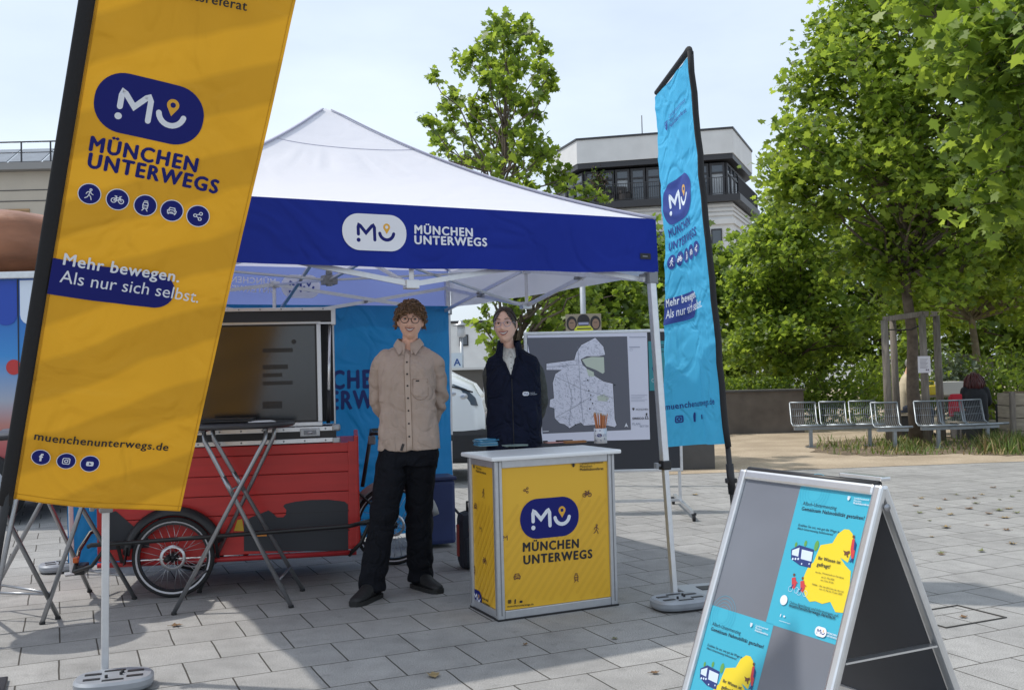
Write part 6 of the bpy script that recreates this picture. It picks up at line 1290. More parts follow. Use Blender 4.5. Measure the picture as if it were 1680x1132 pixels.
# fallen leaves, each its own
LF = [mat('dead_leaf_brown', (.16, .09, .04), .8, var=.3, vs=30), mat('dead_leaf_tan', (.26, .19, .09), .8, var=.3, vs=30), mat('dead_leaf_green', (.13, .14, .05), .7, var=.3, vs=30)]
spots = [(862, 1058), (712, 1110), (1008, 1048), (290, 1027), (1528, 881), (1610, 905), (1545, 910), (1512, 818), (1640, 820), (1590, 835), (1655, 835), (1668, 842), (1502, 830), (1540, 836), (1600, 826), (1622, 843), (1650, 850), (1672, 806), (1618, 862), (1552, 866), (1570, 812), (1550, 820), (1588, 818), (1640, 838), (1580, 1013), (1662, 893), (1543, 908), (1600, 818), (1612, 812), (1508, 842), (1075, 1105), (1140, 812), (1660, 815), (1630, 800), (1560, 845), (1525, 855), (1650, 870), (1400, 800)]
for i, (x, y) in enumerate(spots):
    g = G(x, y); k = random.uniform(.016, .036)*(1.2 if y < 900 else 1); b = MB(); an_ = random.uniform(0, 6.28); ex = Vector((math.cos(an_), math.sin(an_), 0)); ey = Vector((-ex.y, ex.x, 0)); cu_ = random.uniform(.3, 1.1)
    vs = [g+ex*(p[0]*k)+ey*(p[1]*k)+Zv*(.006+k*cu_*(p[0]**2+p[1]**2)*.32*random.uniform(.3, 1.5)) for p in STAR*2]; b.add(vs+[g+Zv*.006], [(12, j, (j+1) % 12) for j in range(12)], LF[i % 3], False); b.tube([g+Zv*.006, g-ey*k*1.6+Zv*.008], .0012, LF[0], 4)
    b.build('fallen_leaf', label='dry curled maple leaf lying on the grey paving', cat='leaf', group='fallen leaves on the paving')
g = G(1562, 1011); b = MB(); 
for (dx, dy, w, h) in ((0, .16, .44, .008), (0, -.16, .44, .008), (.216, 0, .008, .312), (-.216, 0, .008, .312)): d = rotz(R_(24))@Vector((dx, dy, 0)); b.box((g.x+d.x, g.y+d.y, .0035), (w, h, .005), mat('cover_edge', (.09, .085, .08), .6, .5), R_(24))
b.build('manhole_cover', label='flat rectangular cover frame let into the paving right of the folding sign', cat='manhole cover')
# ------------------------------------------------------------------ people
from mathutils.bvhtree import BVHTree
SKIN = mat('skin', (.84, .50, .36), .5, var=.08, vs=14, bump=.1, bs=120); SKIN_L = mat('skin_light', (.86, .53, .40), .5, var=.08, vs=14, bump=.1, bs=120)
EYEW = mat('eye_white', (.7, .68, .66), .3); IRIS = mat('iris', (.05, .04, .035), .2); LIP = mat('lips', (.36, .11, .10), .45); LIP2 = mat('lips_red', (.33, .06, .07), .4); TEETH = mat('teeth', (.72, .69, .64), .3); MOUTHIN = mat('mouth_inside', (.06, .02, .02), .6)
def gs(x, s): return math.exp(-(x/s)**2)
def head_pt(t, a, wide=1.):
    """point of the head surface: t from crown to chin, a round the axis (a = -90 deg is the face)"""
    d = Vector((math.sin(t)*math.cos(a), math.sin(t)*math.sin(a), math.cos(t))); p = Vector((d.x*.076*wide, d.y*.094, d.z*.118))
    zf = p.z/.118
    if zf < 0: k = (-zf)**1.5; p.x *= 1-.20*k; p.y = p.y*(1-.22*k)-.014*k
    if p.y < 0:
        f = max(0, -d.y)
        p.y = -(.094*(abs(p.y)/.094)**.86)
        x, z = p.x, p.z; y = 0
        tip = gs(z+.022, .012); br = max(0, min(1, (.025-z)/.047))*(z > -.032) if z < .025 else 0
        y -= (.006+.020*br)*gs(x, .0085+.005*br)*(1 if -.028 < z < .025 else gs(z-(.025 if z > 0 else -.028), .006)); y -= .005*tip*(gs(x-.012, .008)+gs(x+.012, .008))
        y += .010*(gs(x-.031, .015)+gs(x+.031, .015))*gs(z-.016, .013); y -= .004*gs(z-.034, .010)*gs(x, .045)
        y -= .005*(gs(x-.040, .018)+gs(x+.040, .018))*gs(z+.022, .018); y -= .005*gs(x, .022)*gs(z+.058, .014); y += .004*gs(x, .03)*gs(z+.078, .009); y -= .009*gs(x, .020)*gs(z+.098, .016)
        p.y += y*min(1, f*1.6)
    else: p.y *= 1.0; p.z += .004*d.y
    if p.z < 0: p.z *= .94
    return p
NT, NA = 46, 64
def head_grid(wide=1.): return [[head_pt(PI*j/NT, 2*PI*i/NA, wide) for i in range(NA)] for j in range(NT+1)]
def add_head(b, M, m, wide=1.):
    g_ = head_grid(wide); vs = [M@p for r in g_ for p in r]; fs = [(j*NA+i, (j+1)*NA+i, (j+1)*NA+(i+1) % NA, j*NA+(i+1) % NA) for j in range(NT) for i in range(NA)]; b.add(vs, fs, m, True); return g_
def face_y(g_, x, z):
    best = (9, 0)
    for r in g_:
        for p in r:
            if p.y < .0:
                d = (p.x-x)**2+(p.z-z)**2
                if d < best[0]: best = (d, p.y)
    return best[1]
def rings(b, rs, m, n=28, pw=2.3):
    """closed loft of super-elliptic rings (x, y, z, rx, ry)"""
    vs = []
    for (x, y, z, rx, ry) in rs:
        for i in range(n):
            a = 2*PI*i/n; c, s_ = math.cos(a), math.sin(a); vs.append((x+rx*math.copysign(abs(c)**(2/pw), c), y+ry*math.copysign(abs(s_)**(2/pw), s_), z))
    k = len(rs); fs = [(i*n+j, i*n+(j+1) % n, (i+1)*n+(j+1) % n, (i+1)*n+j) for i in range(k-1) for j in range(n)]
    fs += [tuple(range(n-1, -1, -1)), tuple((k-1)*n+j for j in range(n))]; b.add(vs, fs, m, True)
def limb(b, pts, rs, m, n=14): # tapered limb with rounded ends, resampled smoothly
    P_ = [Vector(p) for p in pts]; out = []; rr = []
    for i in range(len(P_)-1):
        for k in range(6): t = k/6; out.append(P_[i].lerp(P_[i+1], t)); rr.append(lerp(rs[i], rs[i+1], t))
    out.append(P_[-1]); rr.append(rs[-1])
    for _ in range(2):
        out = [out[0]]+[(out[i-1]+out[i]*2+out[i+1])/4 for i in range(1, len(out)-1)]+[out[-1]]
    b.tube(out, rr, m, n); b.sph(out[0], rr[0]*.99, m, 14, 8); b.sph(out[-1], rr[-1]*.99, m, 14, 8)
def skin_over(b, name, parent, voxel, m, smooth=2, folds=None):
    """fuse all pieces of b into one continuous surface"""
    tmp = bpy.data.meshes.new('tmp'); tmp.from_pydata(b.V, [], b.F); tmp.update(); to = bpy.data.objects.new('tmp', tmp); col.objects.link(to)
    md = to.modifiers.new('r', 'REMESH'); md.mode = 'VOXEL'; md.voxel_size = voxel; md.use_smooth_shade = True
    dg = bpy.context.evaluated_depsgraph_get(); dg.update(); me = bpy.data.meshes.new_from_object(to.evaluated_get(dg)); bpy.data.objects.remove(to); bpy.data.meshes.remove(tmp)
    bm = bmesh.new(); bm.from_mesh(me)
    for _ in range(smooth): bmesh.ops.smooth_vert(bm, verts=bm.verts, factor=.5, use_axis_x=True, use_axis_y=True, use_axis_z=True)
    if folds:
        bm.normal_update()
        for v in bm.verts: v.co += v.normal*folds(v.co)
    for f in bm.faces: f.smooth = True
    bm.normal_update(); bvh = BVHTree.FromBMesh(bm); bm.to_mesh(me); bm.free()
    me.name = name; me.materials.clear(); me.materials.append(m); me.polygons.foreach_set('material_index', [0]*len(me.polygons)); o = bpy.data.objects.new(name, me); col.objects.link(o); o.parent = parent; WM[o.name] = WM[parent.name]; return o, bvh
def hand(b, w, dirv, pal, m, side):
    """palm, four unequal curled fingers and a thumb from the side of the palm; w wrist, dirv along the hand, pal palm normal"""
    d = Vector(dirv).normalized(); p = Vector(pal); p = (p-d*p.dot(d)).normalized(); s_ = d.cross(p)*side
    m3 = Matrix((s_, p, d)).transposed(); b.sph(w+d*.045, (.042, .016, .05), m, 14, 10, m3); b.tube([w-d*.04, w+d*.02], [.026, .027], m, 10)
    for k, (o_, L) in enumerate(((-.028, .072), (-.010, .082), (.009, .078), (.026, .062))):
        q = w+d*.085+s_*o_; c1 = q+(d*.93+p*.2).normalized()*L*.45; c2 = c1+(d*.6+p*.75).normalized()*L*.32; c3 = c2+(d*.15+p*.95).normalized()*L*.25; b.tube([q-d*.02, q, c1, c2, c3], [.0095, .0095, .0088, .008, .0068], m, 8); b.sph(c3, .0068, m, 8, 6)
    q = w+d*.03-s_*.036; c1 = q+(d*.65-s_*.6+p*.35).normalized()*.036; c2 = c1+(d*.85-s_*.1+p*.5).normalized()*.03; b.tube([q+s_*.012, q, c1, c2], [.013, .012, .0105, .008], m, 8); b.sph(c2, .008, m, 8, 6)
def shoe(b, c, ang, m, ms, L=.29):
    R3 = rotz(ang); st = [(-.5, .028, .06), (-.46, .040, .10), (-.3, .046, .112), (-.1, .046, .104), (.1, .049, .072), (.28, .048, .052), (.42, .040, .042), (.5, .018, .030)]; vs = []; n = 14
    for (t, w, h) in st:
        for i in range(n): a = 2*PI*i/n; z = math.sin(a); vs.append(c+R3@Vector((w*math.cos(a), -t*L, .012+h*.5+h*.5*z)))
    k = len(st); fs = [(i*n+j, i*n+(j+1) % n, (i+1)*n+(j+1) % n, (i+1)*n+j) for i in range(k-1) for j in range(n)]+[tuple(range(n-1, -1, -1)), tuple((k-1)*n+j for j in range(n))]; b.add(vs, fs, m, True)
    ol = []
    for sgn in (1, -1):
        seq = st if sgn > 0 else list(reversed(st)); ol += [(sgn*(w+.004), -t*L*1.02) for (t, w, h) in seq]
    b.prism(ol, lambda u, v, t_: c+R3@Vector((u, v, t_)), .0, .026, ms)
def conform(bvh, fr_pts, off=.003, yback=-1.):
    """drop points (x, z) onto the front of a garment"""
    out = []
    for x, z in fr_pts:
        h = bvh.ray_cast(Vector((x, yback, z)), Vector((0, 1, 0))); y = h[0].y if h[0] else 0; out.append(Vector((x, y-off, z)))
    return out
def patch(b, bvh, outline, m, off=.003, thick=.004):
    """stitched-on piece of cloth following the garment front"""
    n = len(outline); f_ = conform(bvh, outline, off+thick*.5); bk = conform(bvh, outline, -.004); tri = [tuple(t) for t in tessellate_polygon([[Vector((x, z, 0)) for x, z in outline]])]
    b.add(f_+bk, tri+[(i, (i+1) % n, (i+1) % n+n, i+n) for i in range(n)], m)
def grid_patch(b, bvh, x0, x1, z0, z1, m, nu, nv, off=.003, fx=None):
    pts = []
    for j in range(nv+1):
        for i in range(nu+1): z = lerp(z0, z1, j/nv); x = lerp(x0, x1, i/nu)+(fx(z) if fx else 0); pts.append((x, z))
    P_ = conform(bvh, pts, off); b.add(P_, [(j*(nu+1)+i, j*(nu+1)+i+1, (j+1)*(nu+1)+i+1, (j+1)*(nu+1)+i) for j in range(nv) for i in range(nu)], m, True)
def face(t, HM, g_, lip, brow, smile=.03, open_=.009, eye_open=.0048, browz=.037, bvh=None, mz=-.047):
    def sy(x, z):
        if bvh is None: return face_y(g_, x, z)
        h = bvh.ray_cast(HM@Vector((x, -.3, z)), (HM.to_3x3()@Vector((0, 1, 0))).normalized())
        return (HM.inverted()@h[0]).y if h[0] else face_y(g_, x, z)
    def fp(x, z, o_=0.): return HM@Vector((x, sy(x, z)-o_, z))
    for sx in (-1, 1):
        b = MB(); c = Vector((sx*.031, sy(sx*.031, .016)+.0045, .0155)); b.sph(HM@c, (.0125, .0085, eye_open), EYEW, 14, 10, HM.to_3x3()); e = b.build('eye', t, world=False); b = MB(); b.sph(HM@(c+Vector((0, -.0058, 0))), (.0056, .0035, min(.0055, eye_open*.98)), IRIS, 12, 8, HM.to_3x3()); b.build('iris', e, world=False)
        b = MB(); b.tube([fp(sx*.014, browz, .001), fp(sx*.03, browz+.006, .0015), fp(sx*.048, browz+.001, .001)], [.0035, .0042, .002], brow, 8, flat=.6); b.build('eyebrow', t, world=False)
        b = MB(); b.tube([fp(sx*.0185, .017, .0015), fp(sx*.031, .017+eye_open, .003), fp(sx*.044, .016, .0015)], [.0014, .0022, .0016], brow, 6); b.build('lash_line', t, world=False)
    b = MB(); xs = np.linspace(-smile, smile, 15); up = []; lo = []
    for x in xs: k = (x/smile)**2; zc = mz+.010*k; up.append((x, zc+open_*.30*(1-k))); lo.append((x, zc-open_*(1-k)))
    n = len(xs); V = [fp(x, z, .0034) for x, z in up]+[fp(x, z, .0034) for x, z in lo]; b.add(V, [(i, n+i, n+i+1, i+1) for i in range(n-1)], TEETH)
    V = [fp(x*1.08, z+.001, .0026) for x, z in up]+[fp(x*1.08, z-.0022, .0026) for x, z in lo]; b.add(V, [(i, n+i, n+i+1, i+1) for i in range(n-1)], MOUTHIN)
    b.tube([fp(x, z+.001, .003) for x, z in up], [.0012+.0022*(1-(x/smile)**2) for x in xs], lip, 6); b.tube([fp(x, z-.001, .003) for x, z in lo], [.0012+.0028*(1-(x/smile)**2) for x in xs], lip, 6); b.build('mouth', t, world=False)
def glasses(t, HM, g_, rim, r, w, pale=False):
    gl = thing_part('glasses', t); yy = face_y(g_, 0, .02)-.004
    b = MB()
    for sx in (-1, 1):
        c = Vector((sx*.0325, yy, .012)); b.tube([HM@(c+Vector((r*math.cos(a)*1.0, .004*abs(math.cos(a)), r*.92*math.sin(a)))) for a in [2*PI*i/26 for i in range(26)]], w, rim, 6, closed=True); b.tube([HM@(c+Vector((sx*r, .004, .006))), HM@Vector((sx*.073, yy+.03, .016)), HM@Vector((sx*.079, .012, .012)), HM@Vector((sx*.076, .03, -.004))], w*.9, rim, 6)
    b.tube([HM@Vector((-.0325+r, yy, .016)), HM@Vector((0, yy-.003, .02)), HM@Vector((.0325-r, yy, .016))], w, rim, 6); b.build('glasses', t, world=False)
def thing_part(n, t): return None
def mknoise(v, s, o=0.): return noise.noise(Vector((v.x*s[0]+o, v.y*s[1]+o*1.7, v.z*s[2]-o)))

# ---- the standing man
MO = Vector((-.70, 6.40, 0)); man = thing('person', 'person in beige button shirt and black trousers standing with arms behind the back, round glasses', 'person', tuple(MO), 0)
cxs = .03; HMm = Matrix.Translation((.062, -.03, 1.708))@Euler((R_(3), R_(3), R_(4))).to_matrix().to_4x4()
def man_build():
    t = man; g_ = head_grid(.98); b = MB(); add_head(b, HMm, SKIN, .98)
    for sx in (-1, 1): b.sph(HMm@Vector((sx*.076, .012, .0)), (.010, .02, .032), SKIN, 10, 8)
    b.tube([(.058, .016, 1.67), (.052, .022, 1.60), (.038, .022, 1.50)], [.048, .049, .066], SKIN, 18)
    rings(b, [(cxs, .01, .93, .15, .095), (cxs, .01, 1.1, .145, .09), (cxs, .01, 1.3, .17, .1), (cxs, .01, 1.44, .155, .09), (cxs, .015, 1.51, .11, .07), (cxs, .02, 1.55, .06, .05)], SKIN)
    sh = {}
    for sx in (-1, 1):
        S0 = Vector((cxs+sx*.160, .02, 1.478)); E0 = Vector((cxs+sx*.198, .09, 1.21)); W0 = Vector((cxs+sx*.085, .19, .99)); sh[sx] = (S0, E0, W0); limb(b, [S0+Vector((-sx*.03, 0, -.02)), E0, W0], [.036, .036, .026], SKIN); hand(b, W0, Vector((-sx*.85, .06, -.35)), Vector((0, -.4 if sx > 0 else .4, .6)), SKIN, sx)
    HIP = {-1: Vector((cxs-.085, .01, .92)), 1: Vector((cxs+.085, .02, .92))}; KN = {-1: Vector((-.125, -.10, .50)), 1: Vector((.075, .07, .50))}; AN = {-1: Vector((-.20, -.145, .085)), 1: Vector((.075, .13, .085))}
    for sx in (-1, 1): limb(b, [HIP[sx], KN[sx], AN[sx]], [.08, .055, .036], SKIN); limb(b, [AN[sx]+Vector((0, 0, -.03)), AN[sx]+rotz(R_(38) if sx > 0 else R_(-22))@Vector((0, -.12, -.05))], [.030, .024], SKIN)
    _, fb = skin_over(b, 'body', t, .005, SKIN, 1)
    face(t, HMm, g_, LIP, mat('brow_brown', (.10, .06, .035), .8), .028, .011, .0052, .036, fb); glasses(t, HMm, g_, mat('glasses_tortoise', (.02, .012, .01), .3), .0235, .0022)
    # curly hair
    HB = mat('hair_brown', (.17, .095, .045), .55, island=.45); b = MB(); rd = random.Random(5)
    def region(d): return d.z > .40-.34*abs(d.x)**2.5 if d.y < -.3 else (d.z > .02-.1*max(0, d.y+.3) if d.y < .1 else d.z > -.28)
    vs = []; idx = {}; fs = []
    for j in range(NT+1):
        for i in range(NA):
            p = g_[j][i]; d = Vector((p.x/.075, p.y/.094, p.z/.118)).normalized(); idx[(j, i)] = len(vs); vs.append(HMm@(p*1.10+Vector((0, .002, .004))))
    for j in range(NT):
        for i in range(NA):
            p = g_[j][i]; d = Vector((p.x/.075, p.y/.094, p.z/.118)).normalized()
            if region(d): fs.append((idx[(j, i)], idx[(j+1, i)], idx[(j+1, (i+1) % NA)], idx[(j, (i+1) % NA)]))
    b.add(vs, fs, HB, True); cnt = 0
    while cnt < 900:
        d = Vector((rd.gauss(0, 1), rd.gauss(0, 1), rd.gauss(.3, 1))).normalized()
        if not region(d+Vector((0, 0, -.03))): continue
        cnt += 1; p = Vector((d.x*.082, d.y*.100, d.z*.124)); tg = d.cross(Vector((rd.gauss(0, 1), rd.gauss(0, 1), rd.gauss(0, .4)))).normalized(); bt = d.cross(tg); L = rd.uniform(.012, .030)*(1.2 if d.z > .4 else 1.1); R = rd.uniform(.006, .013); ph = rd.uniform(0, 6.28); pts = []
        for k in range(8): a = ph+k*.75; pts.append(HMm@(p+d*(L*k/7)+tg*R*math.cos(a)*(.4+k/10)+bt*R*math.sin(a)*(.4+k/10)-Vector((0, 0, (.018 if d.y < -.4 else .010)*(k/7)**2))))
        b.tube(pts, [.0048, .005, .005, .0046, .0042, .0036, .0028, .0014], HB, 5)
    b.build('hair', t, world=False)
    # shirt
    SHM = mat('beige_corduroy', (.50, .392, .325), .9, var=.12, vs=5, spec=.2, fold=.0055, fs=6, bump=.35, bs=90, stretch=(1, 1, .25)); b = MB()
    rings(b, [(cxs+.006, .012, .895, .205, .128), (cxs+.004, .012, .93, .203, .130), (cxs, .012, 1.05, .188, .126), (cxs, .01, 1.18, .176, .122), (cxs, .006, 1.30, .180, .128), (cxs, .006, 1.40, .186, .125), (cxs, .012, 1.46, .188, .112), (cxs, .02, 1.505, .176, .090), (cxs+.003, .032, 1.54, .135, .066), (cxs+.008, .044, 1.566, .088, .048), (cxs+.01, .05, 1.58, .066, .04)], SHM, 40, 2.2)
    def fold(v):
        s_ = -.007*max(0, 1-7*abs(mknoise(v, (4.2, 3.5, 2.6), 21)))-.005*max(0, 1-6*abs(mknoise(v, (6, 5, 5), 33))); ax_ = abs(v.x-cxs)
        s_ += .009*mknoise(v, (7, 6, 2.6), 3)*(1 if v.z > .9 else .6); s_ += .004*mknoise(v, (17, 14, 8), 9)
        if ax_ > .16: s_ += .005*math.sin(v.z*62+ax_*40+5*mknoise(v, (5, 5, 5), 1))*gs(v.z-1.19, .11)
        else: s_ += .0065*math.sin((v.z+.6*ax_)*38+4*mknoise(v, (6, 4, 4), 2))*gs(v.z-1.02, .14)*(.3+2.4*ax_); s_ += .006*max(0, math.sin((v.z-1.35)*30-ax_*26))*gs(ax_-.16, .05)*gs(v.z-1.36, .08)
        return s_
    so, bv = skin_over(b, 'shirt', t, .0075, SHM, 2, fold)
    for sx in (-1, 1):
        S0, E0, W0 = sh[sx]; b2 = MB(); limb(b2, [S0+Vector((-sx*.035, 0, .0)), S0+Vector((sx*.012, .0, -.035)), S0.lerp(E0, .5)+Vector((sx*.012, 0, 0)), E0+Vector((sx*.004, 0, 0)), E0.lerp(W0, .55)+Vector((sx*.006, .01, 0)), W0+Vector((sx*.01, 0, 0))], [.062, .064, .058, .056, .05, .043], SHM, 20)
        skin_over(b2, 'sleeve', so, .0065, SHM, 2, lambda v: -.006*max(0, 1-5*abs(mknoise(v, (6, 6, 7), 13)))+.006*mknoise(v, (8, 8, 5), 5)+.003*mknoise(v, (18, 18, 12), 2)+.006*math.sin(v.z*58+v.y*30+5*mknoise(v, (5, 5, 5), 1))*(gs(v.z-1.20, .09)+.35)+.004*math.sin(v.z*40-v.x*50)*gs(v.z-1.42, .06))
    SH2 = mat('beige_corduroy_edge', (.53, .42, .345), .9, bump=.35, bs=90); STI = mat('shirt_stitch', (.28, .19, .13), .9); BTN = mat('dark_button', (.03, .025, .025), .4)
    b = MB(); fx = lambda z: cxs+.012-.022*(1.5-z)/.6*-1*.3; grid_patch(b, bv, -.017, .017,   .900, 1.50, SH2, 3, 34, .0035, fx)
    for s_ in (-.0175, .0175): b.tube(conform(bv, [(fx(z)+s_, z) for z in np.linspace(.9, 1.50, 36)], .003), .0014, STI, 4)
    pl = b.build('placket', so, world=False)
    for z in (1.452, 1.378, 1.305, 1.228, 1.15, 1.07, .99): b = MB(); p = conform(bv, [(fx(z), z)], .004)[0]; b.lathe([(0, -.0018), (.0058, -.0018), (.0062, 0), (.0058, .0022), (0, .0022)], p, BTN, 12, Matrix(((1, 0, 0), (0, 0, -1), (0, 1, 0)))); b.build('button', so, world=False)
    b = MB(); x0, x1, z0, z1 = .078, .168, 1.215, 1.345; grid_patch(b, bv, x0, x1, z0+.02, z1, SHM, 6, 8, .0035); ol = [(x0, z1), (x0, z0+.025), (x0+.02, z0+.006), ((x0+x1)/2, z0), (x1-.02, z0+.006), (x1, z0+.025), (x1, z1)]; patch(b, bv, list(reversed(ol)), SHM, .0015, .002); b.tube(conform(bv, ol+[ol[0]], .004), .0013, STI, 4); b.tube(conform(bv, [(x0, z1-.022), (x1, z1-.022)], .0045), .0012, STI, 4); p = conform(bv, [(x0+.028, z1-.011)], .005)[0]; b.box(p, (.022, .003, .009), BTN); b.build('pocket', so, world=False)
    b = MB(); p = conform(bv, [(fx(.93)-.045, .925)], .004)[0]; b.box(p, (.016, .003, .045), BTN, Matrix.Rotation(.35, 3, 'Y')); b.build('label', so, world=False)
    # collar: band standing round the neck and two turned-down points
    b = MB(); cc = Vector((cxs+.014, .018, 1.578)); ring = []
    def cr_(a, k):                                            # k 0 inner top .. 1 outer lower edge
        fr_ = max(0, -math.sin(a)); r = lerp(.062, .088, k); z = lerp(.026, -.018-.028*fr_**3, k)-.034*fr_**2; return cc+Vector((r*1.12*math.cos(a), r*.98*math.sin(a)-.012*k*fr_, z))
    A0 = [R_(-78+336*i/40) for i in range(41)]
    for kk in ((0, .5), (.5, 1)): V = [cr_(a, kk[0])+Vector((0, 0, .004 if kk[0] else 0)) for a in A0]+[cr_(a, kk[1])+Vector((0, 0, .004 if kk[1] < 1 else 0)) for a in A0]; n = 41; b.add(V, [(i, i+1, n+i+1, n+i) for i in range(n-1)], SH2, True)
    for sx, a in ((1, R_(-72)), (-1, R_(-108))):
        q0 = cr_(a, 0); q1 = cr_(a, .6); tip = Vector((cc.x+sx*.052, cr_(a, 1).y-.022, 1.492)); o1 = cr_(R_(-90+sx*58), 1); i1 = cr_(R_(-90+sx*58), .35); b.add([q0, i1, o1, tip, q1, q0+Vector((0, .004, 0)), tip+Vector((0, .005, 0)), o1+Vector((0, .004, 0))], [(0, 1, 2, 3, 4), (5, 6, 7)], SH2); b.tube([q0, q1, tip, o1], .0018, SH2, 5)
    b.build('collar', so, world=False)
    # trousers
    TRM = mat('black_trousers', (.008, .009, .013), .9, spec=.2, fold=.009, fs=6, var=.15, vs=6, bump=.3, bs=120); b = MB()
    rings(b, [(cxs, .012, 1.0, .178, .108), (cxs, .012, .93, .19, .118), (cxs, .014, .86, .192, .122), (cxs-.002, .014, .80, .185, .12)], TRM, 32)
    for sx in (-1, 1):
        h_, k_, a_ = HIP[sx], KN[sx], AN[sx]; limb(b, [h_+Vector((sx*.004, .0, -.03)), h_.lerp(k_, .45), k_, k_.lerp(a_, .55), Vector((a_.x, a_.y+.015, .10))], [.105, .10, .088, .086, .083], TRM, 20); b.tube([Vector((a_.x, a_.y+.015, .12)), Vector((a_.x, a_.y+.01, .046))], [.083, .085], TRM, 20)
    def tf_(v): return -.008*max(0, 1-6*abs(mknoise(v, (5, 5, 2.5), 17)))+.008*mknoise(v, (8, 8, 3), 4)+.007*math.sin(v.z*50+7*mknoise(v, (5, 5, 3), 6))*(gs(v.z-.5, .1)+gs(v.z-.12, .08)+.7*gs(v.z-.82, .06))
    skin_over(b, 'trousers', t, .008, TRM, 2, tf_)
    SHB = mat('black_shoe', (.012, .012, .013), .6, bump=.3, bs=60); SOL2 = mat('shoe_sole', (.02, .02, .02), .8)
    for sx, an_ in ((-1, R_(-22)), (1, R_(38))): b = MB(); c_ = Vector((AN[sx].x, AN[sx].y, 0)); o_ = rotz(an_)@Vector((0, -.075, 0)); shoe(b, c_+o_, an_, SHB, SOL2, .295); b.build('shoe', t, world=False)
    for sx in (-1, 1): b = MB(); b.tube([(AN[sx].x, AN[sx].y, .05), (AN[sx].x, AN[sx].y, .16)], .047, mat('olive_sock', (.12, .13, .02), .9) if sx > 0 else SHB, 14); b.build('sock', t, world=False)
man_build()

